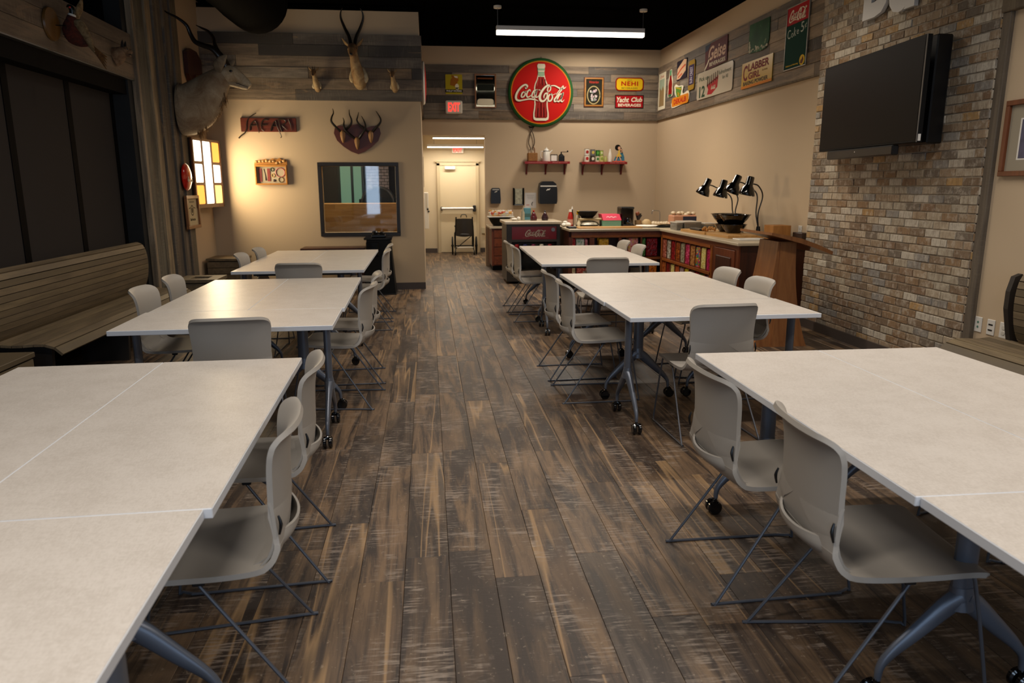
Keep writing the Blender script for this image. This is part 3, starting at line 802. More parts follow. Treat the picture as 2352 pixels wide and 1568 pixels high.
# ================================================================ SLATTED BENCHES AND BOXES
def arc(pts, k=8):
    P_, _, _ = smooth([Vector((p[0], p[1], 0)) for p in pts], [0]*len(pts), [0]*len(pts), k); return P_
def bench(t, wx, sg, yb0, yb1, ys0, ys1, sd=1.):
    """curved slatted bench along a wall at x = wx; sg=+1 faces +x"""
    back = arc([(.03, .885), (.055, .925), (.10, .943), (.145, .925), (.172, .87), (.185, .78), (.182, .68), (.165, .58), (.135, .50), (.10, .455)])
    seat = arc([(.10, .452), (.17, .447), (.25, .440), (.34*sd, .443), (.42*sd, .447), (.49*sd, .437), (.54*sd, .405), (.565*sd, .375)])
    for prof, y0, y1, wd in ((back, yb0, yb1, .050), (seat, ys0, ys1, .066)):
        tot = 0; marks = [(0, prof[0])]
        for a, b in zip(prof, prof[1:]):
            tot += (b-a).length; marks.append((tot, b))
        def at(s_):
            for (u, a), (v, b) in zip(marks, marks[1:]):
                if v >= s_: return a+(b-a)*((s_-u)/max(1e-6, v-u))
            return marks[-1][1]
        n = max(3, round(tot/wd)); st = tot/n
        for i_ in range(n):
            a, b = at(i_*st+.0022), at((i_+1)*st-.0022); d = (b-a).normalized(); nn = Vector((-d.y, d.x, 0))*.009
            if nn.y < 0 and prof is seat: nn = -nn
            if prof is back and False: nn = -nn
            q = [a+nn, b+nn, b-nn, a-nn]
            mb = MB(((wx, y0, 0), (sg, 0, 0), (0, 0, 1), (0, 1, 0)) if sg > 0 else ((wx, y1, 0), (sg, 0, 0), (0, 0, 1), (0, -1, 0)))
            mb.prism([(p.x, p.y) for p in q], 0, y1-y0)
            part(t, 'slat', mb, SLATM, smooth_=False)
    for yy in (ys0+.12, (ys0+ys1)/2, ys1-.12):
        mb = MB(((wx, yy-.02, 0), (sg, 0, 0), (0, 0, 1), (0, sg, 0)) if sg > 0 else ((wx, yy+.02, 0), (sg, 0, 0), (0, 0, 1), (0, -1, 0)))
        mb.prism([(.03, 0), (.42*sd, 0), (.45*sd, .42), (.25, .43), (.11, .44), (.13, .52), (.165, .68), (.165, .80), (.14, .90), (.09, .92), (.04, .86)], 0, .04)
        part(t, 'end_panel', mb, mat('dark_bench_end', '#2b241e', .6), smooth_=False)
b1 = thing('slatted_bench', 'long curved bench of brown wooden slats along the dark shaded windows', 'bench', (-3.07, 6.7, 0))
bench(b1, -3.10, 1, 5.22, 8.0, 5.25, 8.17)
b1.location = (-3.07, 6.7, 0)
b2 = thing('slatted_bench', 'curved bench of brown wooden slats below the outlets on the near right wall', 'bench', (4.08, 3.9, 0))
bench(b2, 4.085, -1, 2.5, 4.44, 2.4, 4.66, .93)
def slat_box(name, label, x0, x1, y0, y1, h, hole, n, cat='planter'):
    t = thing(name, label, cat, ((x0+x1)/2, (y0+y1)/2, 0), 0, None)
    MB_ = MB().box(x0+.02, x1-.02, y0+.02, y1-.02, .0, h-.03); part(t, 'liner', MB_, BLACKM, smooth_=False)
    sh = (h-.05)/n
    for i_ in range(n):
        z0 = .01+i_*sh; z1 = z0+sh-.006
        part(t, 'slat', MB().rbox(x0, x1, y0, y0+.018, z0, z1, .002), SLATM, smooth_=False)
        part(t, 'slat', MB().rbox(x1-.018, x1, y0+.019, y1, z0, z1, .002), SLATM, smooth_=False)
        part(t, 'slat', MB().rbox(x0, x0+.018, y0+.019, y1, z0, z1, .002), SLATM, smooth_=False)
    tp = MB(); z0, z1 = h-.035, h
    if hole:
        cx, cy, q = (x0+x1)/2, (y0+y1)/2, hole
        tp.box(x0-.01, cx-q, y0-.01, y1+.01, z0, z1); tp.box(cx+q, x1+.01, y0-.01, y1+.01, z0, z1); tp.box(cx-q, cx+q, y0-.01, cy-q, z0, z1); tp.box(cx-q, cx+q, cy+q, y1+.01, z0, z1)
    else: tp.rbox(x0-.01, x1+.01, y0-.01, y1+.01, z0, z1, .004)
    part(t, 'top', tp, SLATM, smooth_=False)
    return t
slat_box('slatted_box', 'low brown slatted box with a square hole in its top, beside the bench end', -2.86, -2.42, 8.62, 9.06, .475, .1, 5)
slat_box('slatted_box', 'taller brown slatted box in the corner by the cream partition wall', -2.97, -2.50, 10.25, 10.70, .56, 0, 6)
slat_box('slatted_box', 'brown slatted box at the lower left edge, against the near end of the long bench', -3.0, -2.6, 4.35, 5.0, .455, 0, 6)
# low console under the bake room window
t = thing('console_table', 'low brown console table under the framed bake room window', 'table', (-1.34, 10.75, 0))
part(t, 'top', MB().rbox(-1.79, -.90, 10.55, 10.93, .615, .655, .006), DARKW)
for x in (-1.75, -.94):
    for y in (10.58, 10.90): part(t, 'leg', MB().rbox(x-.02, x+.02, y-.02, y+.02, 0, .615, .003), DARKW)
part(t, 'apron', MB().box(-1.75, -.94, 10.60, 10.62, .54, .615), DARKW)
# tall black flared stand with a device on it
t = thing('display_stand', 'tall black flared floor stand in front of the window corner', 'stand', (-.70, 10.62, 0))
mb = MB()
def frustum(mb, cx, cy, hx0, hy0, hx1, hy1, z0, z1):
    vs = [(cx-hx0, cy-hy0, z0), (cx+hx0, cy-hy0, z0), (cx+hx0, cy+hy0, z0), (cx-hx0, cy+hy0, z0), (cx-hx1, cy-hy1, z1), (cx+hx1, cy-hy1, z1), (cx+hx1, cy+hy1, z1), (cx-hx1, cy+hy1, z1)]
    return mb.add(vs, [(3, 2, 1, 0), (4, 5, 6, 7), (0, 1, 5, 4), (1, 2, 6, 5), (2, 3, 7, 6), (3, 0, 4, 7)])
frustum(mb, -.70, 10.62, .22, .20, .165, .15, .02, .77); part(t, 'body', mb, BLACKM, smooth_=False)
part(t, 'plinth', MB().rbox(-.93, -.47, 10.41, 10.83, 0, .02, .005), BLACKP)
part(t, 'top', MB().rbox(-.90, -.51, 10.46, 10.80, .77, .80, .006), BLACKG)
part(t, 'front_panel', MB().rbox(-.87, -.70, 10.435, 10.47, .55, .74, .004), BLACKG)
mb = MB(); mb.rbox(-.80, -.60, 10.52, 10.72, .80, .84, .01); mb.lathe([(.035, 0), (.045, .03), (.03, .05)], 12, (-.75, 10.6, .84)); mb.lathe([(.035, 0), (.045, .02), (.03, .035)], 12, (-.65, 10.6, .84))
one('camera_base', 'small black device lying on top of the tall black stand', 'device', (-.70, 10.62, .80), mb, BLACKP)

# ================================================================ SERVERY COUNTER, COOLER, CABINET
CX0, CY0, CYE = 3.45, 10.70, 7.88
t = thing('l_counter', 'cherry wood L-shaped candy counter with glazed bins under a stone top', 'counter', (3.0, 10.7, 0))
mb = MB(); mb.rbox(2.06, XR-.01, CY0-.04, 11.80, .845, .88, .005); mb.v = [v for v in mb.v]
mb.rbox(CX0-.03, XR-.01, CYE-.03, CY0-.0401, .845, .88, .005); part(t, 'worktop', mb, COUNTER)
cb = MB(); cb.box(2.1, XR-.02, CY0+.24, 11.75, .08, .845); cb.box(CX0+.24, XR-.02, CYE+.0, CY0+.24, .08, .845); part(t, 'carcass', cb, DARKW, smooth_=False)
part(t, 'plinth', MB().box(2.14, XR-.02, CY0+.06, 11.7, 0, .08).box(CX0+.06, XR-.02, CYE+.04, CY0+.1, 0, .08), BLACKM, smooth_=False)
# end panel facing the room and the raised-panel door
part(t, 'end_panel', MB().rbox(CX0+.02, XR-.02, CYE-.005, CYE+.02, .08, .84, .002), DARKW)
part(t, 'face_rail', MB().box(CX0, CX0+.03, CYE, CY0, .79, .845).box(2.1, CX0+.03, CY0, CY0+.03, .79, .845), CHERRYX, smooth_=False)
dr = MB(); dr.rbox(CX0-.018, CX0, 7.96, 8.56, .12, .785, .004); dp = part(t, 'door', dr, CHERRYZ)
rp = MB(); rp.rbox(CX0-.03, CX0-.017, 8.04, 8.48, .20, .70, .01); part(t, 'raised_panel', rp, DARKW, parent=dp)
part(t, 'stile', MB().box(CX0-.004, CX0+.03, CYE, 7.955, .08, .79), CHERRYZ, smooth_=False); part(t, 'stile', MB().box(CX0-.004, CX0+.03, 8.565, 8.66, .08, .79), CHERRYZ, smooth_=False)
# candy front facing the tables (x = CX0): ten bays in two rows
y0, y1 = 8.66, 10.60; nb = 10; bw = (y1-y0)/nb
fm = MB(); fm.box(CX0-.015, CX0+.03, y0, y1, .755, .79); fm.box(CX0-.015, CX0+.03, y0, y1, .425, .46); fm.box(CX0-.015, CX0+.03, y0, y1, .09, .125)
for i in (0, nb): fm.box(CX0-.015, CX0+.03, y0+i*bw-.025, y0+i*bw+.025, .09, .79)
part(t, 'bin_frame', fm, ORANGEW, smooth_=False)
for i in range(1, nb): part(t, 'divider', MB().box(CX0+.0, CX0+.2, y0+i*bw-.008, y0+i*bw+.008, .12, .76), CHERRYZ, smooth_=False)
part(t, 'shelf', MB().box(CX0+.02, CX0+.24, y0, y1, .43, .455).box(CX0+.02, CX0+.24, y0, y1, .10, .12).box(2.1, CX0+.02, CY0+.02, CY0+.24, .43, .455).box(2.1, CX0+.02, CY0+.02, CY0+.24, .10, .12), CHERRYX, smooth_=False)
top = [('magenta pink', ['#b3154f', '#c92a60', '#8f0f3c']), ('pale yellow', ['#d8c877', '#cdbb60', '#e0d48e']), ('rainbow-coloured', ['#c43a2c', '#3b8a45', '#d8b63a', '#2f63a8', '#c8632a', '#8a3a8a']), ('caramel brown', ['#a8713e', '#8e5a30', '#bb8650']), ('raspberry pink', ['#b82a55', '#d05378', '#92203f']), ('olive and grey', ['#8a8468', '#6d6a58', '#a39c82']), ('amber orange', ['#8a4315', '#a8581f', '#6a3010']), ('dark red', ['#7a1417', '#941c1e', '#5a0c10']), ('silver-wrapped', ['#9a9488', '#c4bfb2', '#6d5c4c']), ('rose brown', ['#9c5240', '#b26a58', '#84402f'])]
bot = [('blue and red', ['#1f3f6a', '#9a2430', '#c8ccd0', '#a8301c']), ('green and red', ['#3d7a34', '#a8421c', '#7a9440']), ('cherry red', ['#a8122a', '#c8203a', '#801020']), ('toffee', ['#6d4a3c', '#846050', '#54382c']), ('lemon yellow', ['#c8b22c', '#b8a020', '#d8c850']), ('lilac grey', ['#9c7f84', '#b0989a', '#7c6468']), ('orange brown', ['#b0552a', '#c46a3a', '#8c4020']), ('cream yellow', ['#d0c070', '#c0b058', '#dcd090']), ('burgundy', ['#6a1418', '#541014', '#80201f']), ('copper', ['#9c4f22', '#b0622e', '#7c3c18'])]
for row, z0, z1 in ((top, .462, .735), (bot, .125, .405)):
    nm = 'upper' if row is top else 'lower'
    for i, (nm2, cols) in enumerate(row):
        ya = y0+i*bw+.03; yb = ya+bw-.06
        mb = MB(); mb.rbox(CX0+.003, CX0+.15, ya-.012, yb+.012, z0, z1, .012)
        mb.v = [(x, y+.004*math.sin(z*40), z) for x, y, z in mb.v]
        one('candy_bin', '%s candies in a bin of the %s row of the right counter front' % (nm2, nm), 'candy', (CX0+.1, (ya+yb)/2, z0), mb, candy('candy_'+nm2.replace(' ', '_').replace('-', '_')+'_'+nm, cols, 42), 'candy bins in the counter front')
# candy front facing the far tables (y = CY0)
bays = [(2.12, 2.36), (2.45, 2.80), (2.86, 3.14), (3.17, 3.43)]
fm = MB(); fm.box(2.1, CX0, CY0-.01, CY0+.03, .755, .79); fm.box(2.1, CX0, CY0-.01, CY0+.03, .425, .46); fm.box(2.1, CX0, CY0-.01, CY0+.03, .09, .125)
part(t, 'bin_frame', fm, ORANGEW, smooth_=False)
for x0, x1 in ((2.06, 2.11), (2.37, 2.44), (2.81, 2.85), (3.145, 3.165)): part(t, 'stile', MB().box(x0, x1, CY0-.01, CY0+.03, .12, .76), CHERRYZ, smooth_=False)
for x0, x1, z0, z1, nm2, cols in [(2.125, 2.165, .465, .74, 'red', ['#a01820', '#b8222a', '#861018']), (2.175, 2.30, .465, .735, 'white and green wrapped', ['#b8c4ac', '#d8dcd0', '#7fa088', '#c8ccc4']), (2.31, 2.35, .465, .735, 'pink', ['#c87880', '#d89098', '#b06068']),
        (2.52, 2.67, .465, .74, 'golden yellow', ['#c8981c', '#d8ac30', '#b0820c']), (2.87, 2.96, .465, .72, 'blush', ['#d0a09c', '#dcb4b0', '#c08884']), (2.97, 3.12, .465, .745, 'pink and yellow', ['#d88c90', '#d8b060', '#e0a0a4', '#c87058']),
        (3.18, 3.235, .465, .74, 'green', ['#3f7a34', '#5c9448', '#2f6028']), (3.25, 3.42, .465, .74, 'deep crimson', ['#7a0e18', '#901622', '#5c0a12']),
        (2.13, 2.17, .13, .40, 'cream', ['#c8b894', '#b8a880', '#d8ccac']), (2.19, 2.35, .13, .40, 'salmon and red', ['#b05040', '#c87060', '#902c24', '#a88878']), (3.26, 3.42, .13, .41, 'bright orange', ['#c46a10', '#d87c1c', '#a85408'])]:
    mb = MB(); mb.rbox(x0, x1, CY0+.035, CY0+.17, z0, z1, .01)
    one('candy_bin', '%s candies in the counter front facing the far right table, %s row' % (nm2, 'upper' if z0 > .3 else 'lower'), 'candy', ((x0+x1)/2, CY0+.1, z0), mb, candy('candyb_'+nm2.replace(' ', '_'), cols, 38), 'candy bins in the counter front')

# ---- hand-lettered script wordmark, drawn as brush strokes (unit: half width of the roundel = 1)
def U(x, y): return ((x-705)/640, (790-y)/640)
SCRIPT = [
    ([(395, 700), (405, 665), (385, 640), (340, 640), (265, 690), (195, 780), (160, 870), (170, 935), (230, 960), (330, 945), (450, 925), (560, 935), (650, 965)], [18, 40, 42, 40, 44, 50, 54, 50, 40, 30, 32, 34, 4]),
    ([(395, 700), (378, 712), (360, 705), (365, 680)], [20, 22, 16, 10]),
    ([(345, 775), (300, 800), (275, 860), (290, 890), (335, 870), (360, 820), (345, 775)], [26, 34, 36, 32, 32, 30, 24]),
    ([(355, 775), (395, 760)], [10, 8]),
    ([(470, 765), (455, 735), (415, 770), (390, 840), (405, 885), (450, 875), (500, 835)], [24, 26, 34, 36, 34, 24, 10]),
    ([(605, 745), (560, 745), (515, 810), (505, 875), (540, 885), (580, 830), (610, 745)], [22, 30, 36, 34, 26, 24, 22]),
    ([(612, 735), (590, 820), (590, 880), (620, 885), (655, 850)], [34, 36, 34, 22, 8]),
    ([(655, 735), (685, 742)], [22, 26]),
    ([(850, 775), (840, 735), (860, 680), (900, 655), (912, 700), (895, 750), (855, 775)], [20, 26, 24, 24, 26, 26, 18]),
    ([(905, 650), (850, 640), (770, 700), (700, 800), (675, 890), (700, 955), (755, 965), (810, 920), (838, 860), (828, 805), (790, 815), (765, 870), (770, 910)], [26, 36, 46, 56, 60, 56, 44, 36, 36, 34, 30, 30, 8]),
    ([(905, 655), (960, 645), (1020, 655), (1090, 690), (1150, 708), (1210, 695), (1245, 665)], [20, 24, 30, 36, 34, 26, 4]),
    ([(915, 815), (875, 850), (855, 915), (875, 962), (920, 950), (950, 890), (935, 825), (910, 815)], [28, 36, 40, 38, 34, 34, 32, 24]),
    ([(945, 835), (990, 825), (1020, 800)], [14, 12, 8]),
    ([(1030, 830), (1100, 740), (1165, 665), (1185, 650), (1180, 690), (1110, 780), (1040, 870), (995, 935), (1005, 972), (1045, 955), (1080, 910)], [12, 20, 22, 22, 22, 28, 36, 40, 34, 24, 8]),
    ([(1165, 815), (1120, 820), (1070, 890), (1060, 955), (1095, 970), (1145, 900), (1175, 815)], [24, 32, 38, 36, 28, 26, 22]),
    ([(1185, 800), (1150, 890), (1140, 955), (1170, 972), (1210, 930)], [36, 38, 34, 24, 6])]
def wordmark(mb, cx, cy, sc, c, k=4, dy=0, depth=.003, sx=1., bold=1.):
    for pts, wd in SCRIPT:
        mb.ribbon([(cx+U(*p)[0]*sc*sx, cy+(U(*p)[1]+dy)*sc) for p in pts], [w_/640*sc*bold for w_ in wd], c, k, depth)
    return mb

# cooler with the red sign
COF = ((0, 11.36, 0), (1, 0, 0), (0, 0, 1), (0, -1, 0))
t = thing('drinks_cooler', 'dark glass-front drinks cooler with a red sign panel between cabinet and counter', 'cooler', (1.62, 11.7, 0))
part(t, 'top', MB().rbox(1.17, 2.06, 11.30, 12.1, .925, .97, .006), COUNTER)
part(t, 'body', MB().box(1.20, 2.04, 11.36, 12.05, .04, .925), mat('cooler_bronze', '#40352b', .45, .3), smooth_=False)
cf = MB(COF); cf.box(1.20, 1.28, .04, .925, 0, .025); cf.box(1.28, 2.04, .89, .925, 0, .025); cf.box(1.99, 2.04, .04, .89, 0, .025); cf.box(1.28, 1.99, .655, .69, 0, .025); cf.box(1.28, 1.99, .04, .10, 0, .025)
part(t, 'door_frame', cf, mat('dark_bronze_metal', '#3a332b', .4, .4), smooth_=False)
part(t, 'sign_panel', MB(COF).box(1.285, 1.985, .69, .89, 0, .012), mat('deep_red_enamel', '#8c1419', .3), smooth_=False)
mb = wordmark(MB(COF), 1.66, .79, .19, .013, 3, -.0, .002); mb.v = mb.v
part(t, 'lettering', mb, mat('worn_cream_print', '#d8c8b0', .5), smooth_=False)
mb = MB(COF).text('DRINK AND ENJOY COLD', 1.66, .716, .018, .013, .40, .001); part(t, 'lettering', mb, mat('worn_pink_print', '#b0605a', .5), smooth_=False)
part(t, 'glass_door_or_reflection', MB(COF).box(1.285, 1.985, .10, .655, .002, .006), GLASS, smooth_=False)
part(t, 'interior', MB(COF).box(1.285, 1.985, .10, .655, .0005, .0015), BLACKM, smooth_=False)
part(t, 'badge', MB(COF).lathe([(.03, .0), (.03, .008)], 16, (1.93, .84, .02)), STEEL)
for i, (cc, nm2) in enumerate((('#8a1a1c', 'red'), ('#2a2d58', 'navy'), ('#6a2240', 'maroon'), ('#b8b0a0', 'silver'), ('#7a1c22', 'crimson'))):
    mb = MB().lathe([(.0, 0), (.032, 0), (.033, .01), (.033, .105), (.027, .118), (0, .118)], 12, (1.36+.13*i, 11.345, .50))
    part(t, 'can', mb, mat('can_'+nm2, cc, .25, .5))
# cabinet with drawers behind
t = thing('drawer_cabinet', 'narrow reddish wood drawer cabinet beside the corridor opening', 'cabinet', (1.55, 13.5, 0))
part(t, 'top', MB().rbox(1.09, 2.3, 13.15, 13.98, .755, .79, .005), COUNTER)
part(t, 'body', MB().box(1.13, 2.28, 13.20, 13.97, .09, .755), CHERRYZ, smooth_=False)
part(t, 'plinth', MB().box(1.15, 2.25, 13.27, 13.9, 0, .09), BLACKM, smooth_=False)
for i in range(4):
    z0 = .11+i*.16
    d_ = part(t, 'drawer', MB().rbox(1.17, 1.62, 13.18, 13.20, z0, z0+.15, .003), CHERRYX)
    h_ = MB(); h_.tube([(1.33, 13.175, z0+.085), (1.345, 13.15, z0+.07), (1.40, 13.14, z0+.062), (1.455, 13.15, z0+.07), (1.47, 13.175, z0+.085)], .012, 8, 3)
    part(t, 'handle', h_, BLACKP, parent=d_)
# podium
t = thing('podium', 'reddish wood podium with flared sides and a slanted top before the brick wall', 'podium', (3.40, 6.80, 0))
def flare(z): return .11+.02*(1-z)+.135*(1-z)**2.6
mb = MB(); n = 12; vs = []; fs = []
for i in range(n+1):
    z = i/n*.99; hx = flare(z/.99); hy = .20+.09*(1-z/.99)**2
    cx = 3.385
    vs += [(cx-hx-.07*(1-z), 6.80-hy, z), (cx+hx*.85-.03, 6.80-hy, z), (cx+hx*.85-.03, 6.80+hy, z), (cx-hx-.07*(1-z), 6.80+hy, z)]
for i in range(n):
    for j in range(4):
        a = i*4+j; b = i*4+(j+1) % 4; fs.append((a, b, b+4, a+4))
fs += [(3, 2, 1, 0), (4*n, 4*n+1, 4*n+2, 4*n+3)]
mb.add(vs, fs); part(t, 'column', mb, PODW, angle=40)
mb = MB(); vs = []; fs = []
for i in range(n+1):
    z = i/n*.985; hx = flare(z/.99); hy = .20+.09*(1-z/.99)**2
    x0 = 3.345-hx*.5
    vs += [(x0-hx*.0, 6.797-hy-.012, z), (3.355+hx*.82, 6.797-hy-.012, z), (3.355+hx*.82, 6.80-hy, z), (x0, 6.80-hy, z)]
for i in range(n):
    for j in range(4):
        a = i*4+j; b = i*4+(j+1) % 4; fs.append((a, b, b+4, a+4))
fs += [(3, 2, 1, 0), (4*n, 4*n+1, 4*n+2, 4*n+3)]
mb.add(vs, fs); part(t, 'side_panel', mb, PODW, angle=40)
mb = MB(((0, 6.45, 0), (1, 0, 0), (0, 0, 1), (0, -1, 0)))
tp = [(3.13, 1.085), (3.25, 1.065), (3.42, 1.03), (3.58, .975), (3.74, .905), (3.735, .875), (3.56, .94), (3.42, .985), (3.25, 1.03), (3.13, 1.06)]
mb.prism(tp, -.70, -.0); part(t, 'slanted_top', mb, PODW, angle=40)

# ================================================================ WALL SIGNS, BACK WALL
def SB(a, b): return mat(a, b, .6, spec=.12)
RED = SB('sign_red_enamel', '#c51a14'); GREEN = SB('sign_green_enamel', '#2e5c30'); YEL = SB('sign_yellow_enamel', '#e0b81c'); CREAM = SB('sign_cream_print', '#e8dfc4')
DRED = SB('sign_dark_red_print', '#8a140f'); ORG = SB('sign_orange_print', '#d9831e'); WHT = SB('sign_white_print', '#e6e2d8'); BLK = SB('sign_black_print', '#17130f'); BRN = SB('sign_brown_print', '#6d3a1a'); DGRN = SB('sign_dark_green_print', '#23452c'); PINKP = SB('sign_pink_print', '#d8a0b4')
def wthing(name, label, cat, fr, a, b, group=None): return thing(name, label, cat, at_wall(fr, a, b, .03), 0, group)
def pz(t, name, fr, poly, c0, c1, m_, parent=None): return part(t, name, MB(fr).prism(poly, c0, c1), m_, parent=parent, angle=30)
def box2(x0, x1, y0, y1): return [(x0, y0), (x1, y0), (x1, y1), (x0, y1)]

def bottle(t, fr, cx, cy, sc, c, thick=.002):
    def sym(pts): return [(cx+U(705+w_, y)[0]*sc, cy+U(705, y)[1]*sc) for w_, y in pts]+[(cx-U(705+w_, y)[0]*sc, cy+U(705, y)[1]*sc) for w_, y in reversed(pts)]
    out = [(68, 205), (85, 235), (85, 275), (74, 285), (74, 350), (66, 362), (72, 430), (95, 520), (135, 610), (152, 680), (155, 800), (148, 950), (142, 1020), (152, 1120), (168, 1210), (170, 1300), (160, 1345), (110, 1370)]
    pz(t, 'bottle_print', fr, sym(out), c, c+thick, CREAM)
    liq = [(62, 470), (84, 540), (118, 625), (128, 690), (132, 800), (126, 950), (118, 1020), (126, 1120), (140, 1210), (138, 1290), (110, 1315)]
    pz(t, 'bottle_print', fr, sym(liq), c+thick, c+thick*1.6, DRED)
    pz(t, 'bottle_print', fr, sym([(68, 365), (74, 430), (50, 460)]), c+thick, c+thick*1.5, SB('sign_pale_green_print', '#9ab894'))
    pz(t, 'bottle_print', fr, sym([(76, 300), (76, 340)]), c+thick, c+thick*1.5, SB('sign_pale_green_print', '#9ab894'))
    mb = MB(fr)
    for dx, y0, y1, wd in ((-75, 480, 660, 20), (-15, 470, 600, 16), (60, 500, 640, 10), (-90, 1000, 1300, 14), (-40, 990, 1290, 12), (30, 1000, 1300, 16), (85, 1000, 1290, 10)):
        mb.ribbon([(cx+U(705+dx*(.75 if y0 < 700 else 1), y0)[0]*sc, cy+U(0, y0)[1]*sc), (cx+U(705+dx*1.25, y1)[0]*sc, cy+U(0, y1)[1]*sc)], wd/640*sc, c+thick*1.6, 2, thick*.4)
    part(t, 'bottle_print', mb, SB('sign_rose_print', '#b8403a'))
    mb = MB(fr)
    for dx, y0, y1, wd in ((0, 1010, 1280, 14), (-70, 1120, 1300, 18), (62, 1100, 1290, 16), (95, 520, 640, 12), (28, 520, 640, 16)):
        mb.ribbon([(cx+U(705+dx*.9, y0)[0]*sc, cy+U(0, y0)[1]*sc), (cx+U(705+dx, y1)[0]*sc, cy+U(0, y1)[1]*sc)], wd/640*sc, c+thick*1.7, 2, thick*.4)
    part(t, 'bottle_print', mb, SB('sign_near_black_print', '#3a0a0a'))

# big roundel
t = wthing('round_sign', 'large round red enamel sign with a bottle and cream script, green rim', 'sign', BACK, 2.119, 3.17)
cx, cy, R = 2.119, 3.172, .605
mb = MB(BACK).lathe([(.60, .0), (.607, .02), (.60, .035), (.55, .045), (0, .060)], 56, (cx, cy, .035)); part(t, 'rim', mb, GREEN, angle=60)
def domed(r0, c_): return MB(BACK).lathe([(r0, .0835-.0), (r0*.6, .089), (0, .0955)] if c_ else [(r0, .080), (r0*.6, .0875), (0, .095)], 56, (cx, cy, .0))
mb = MB(BACK).lathe([(.555, .079), (.555, .0835), (.3, .093), (0, .0975)], 56, (cx, cy, .0)); part(t, 'orange_ring', mb, ORG, angle=60)
mb = MB(BACK).lathe([(.537, .082), (.537, .0865), (.3, .0955), (0, .0995)], 56, (cx, cy, .0)); part(t, 'face', mb, RED, angle=60)
bottle(t, BACK, cx, cy, .545, .100, .003)
part(t, 'lettering', wordmark(MB(BACK), cx+.0, cy, .545, .1055, 6, 0, .0015, 1, 1.15), SB('sign_letter_shadow', '#6e120c'))
part(t, 'lettering', wordmark(MB(BACK), cx, cy, .545, .1072, 6, 0, .002, 1, .86), CREAM)
part(t, 'hanger', MB(BACK).tube([(cx-.02, cy+.60, .05), (cx, cy+.625, .05), (cx+.02, cy+.60, .05)], .006, 6, 4), STEEL)

t = wthing('tin_sign', 'small yellow tin sign with an orange picture and black lettering band', 'sign', BACK, .53, 3.3)
pz(t, 'panel', BACK, rrect(.378, .682, 3.135, 3.475, .012, 3), .032, .038, SB('sign_acid_yellow', '#b5a322'))
part(t, 'picture', MB(BACK).prism([(.48, 3.46), (.60, 3.45), (.62, 3.38), (.59, 3.33), (.60, 3.30), (.55, 3.27), (.46, 3.29), (.47, 3.38), (.50, 3.42)], .038, .040), SB('sign_tan_print', '#a5651f'))
part(t, 'picture', MB(BACK).prism(ellipse(.585, 3.27, .034, .045, 16), .040, .042).prism([(.56, 3.25), (.615, 3.25), (.615, 3.215), (.57, 3.215)], .0405, .042).prism([(.53, 3.45), (.60, 3.445), (.60, 3.41), (.55, 3.42)], .040, .042), CREAM)
pz(t, 'band', BACK, box2(.375, .69, 3.165, 3.215), .038, .0405, BLK)
part(t, 'lettering', MB(BACK).text('PHILIP MORRIS', .532, 3.19, .030, .0405, .275, .001, 0, .02), WHT)
t = wthing('exit_sign', 'white box exit sign with glowing red letters, below the yellow tin sign', 'sign', BACK, .52, 2.9)
part(t, 'housing', MB(BACK).rbox(.368, .675, 2.79, 3.02, .03, .09, .018), mat('exit_sign_housing', '#e6dccb', .4))
part(t, 'lettering', MB(BACK).text('EXIT', .522, 2.905, .155, .0905, .215, .002, 0, .035), mat('exit_red_glow', '#ff5a50', .5, emit='#ff4034', estr=.9))
def frame_part(t, fr, x0, x1, y0, y1, wd, c0, c1, m_, name='frame'):
    mb = MB(fr)
    mb.rbox(x0, x1, y1-wd, y1, c0, c1, .003); mb.rbox(x0, x1, y0, y0+wd, c0, c1, .003); mb.rbox(x0, x0+wd, y0+wd, y1-wd, c0, c1, .003); mb.rbox(x1-wd, x1, y0+wd, y1-wd, c0, c1, .003)
    return part(t, name, mb, m_)
t = wthing('mirror', 'brown-framed advertising mirror with an oval cream label, left of the round sign', 'mirror', BACK, 1.1, 3.2)
frame_part(t, BACK, .905, 1.297, 2.90, 3.49, .026, .032, .06, FRAMEL)
part(t, 'glass', MB(BACK).box(.925, 1.28, 2.92, 3.47, .034, .040), mat('mirror_glass', '#a9aa9a', .04, 1.), smooth_=False)
pz(t, 'label_print', BACK, rrect(.95, 1.255, 2.94, 3.06, .05, 5), .040, .041, CREAM)
pz(t, 'label_print', BACK, rrect(.945, 1.262, 3.20, 3.31, .02, 4), .040, .041, SB('sign_dark_olive_print', '#20241d'))
pz(t, 'label_print', BACK, box2(.955, 1.24, 3.40, 3.425), .040, .041, BRN)
t = wthing('framed_mirror', 'gold-framed mirror picture with a white oval bouquet and red heading', 'picture', BACK, 3.12, 3.2)
frame_part(t, BACK, 2.928, 3.302, 2.935, 3.46, .012, .032, .055, FRAMEW)
frame_part(t, BACK, 2.94, 3.29, 2.947, 3.448, .024, .034, .06, GOLDW, 'inner_frame')
part(t, 'glass', MB(BACK).box(2.96, 3.27, 2.965, 3.43, .036, .042), mat('smoky_mirror', '#4c4a3e', .12, .6), smooth_=False)
mb = MB(BACK); el = [(3.113+.118*math.cos(a*PI/16), 3.145+.155*math.sin(a*PI/16)) for a in range(33)]
mb.ribbon(el, .018, .042, 1, .002); part(t, 'oval_print', mb, SB('sign_pale_gold_print', '#b0a070'))
rr = random.Random(3)
for q, cc in enumerate(('#c8b4b8', '#a890a8', '#b8a0a0', '#7c8c7c', '#d0c4c0')):
    mb = MB(BACK)
    for i in range(5): mb.prism(ellipse(3.11+rr.uniform(-.06, .06), 3.14+rr.uniform(-.095, .095), rr.uniform(.012, .024), rr.uniform(.012, .024), 9), .042, .0425+.0002*(i*5+q))
    part(t, 'bouquet_print', mb, SB('sign_blossom_print_%d' % q, cc))
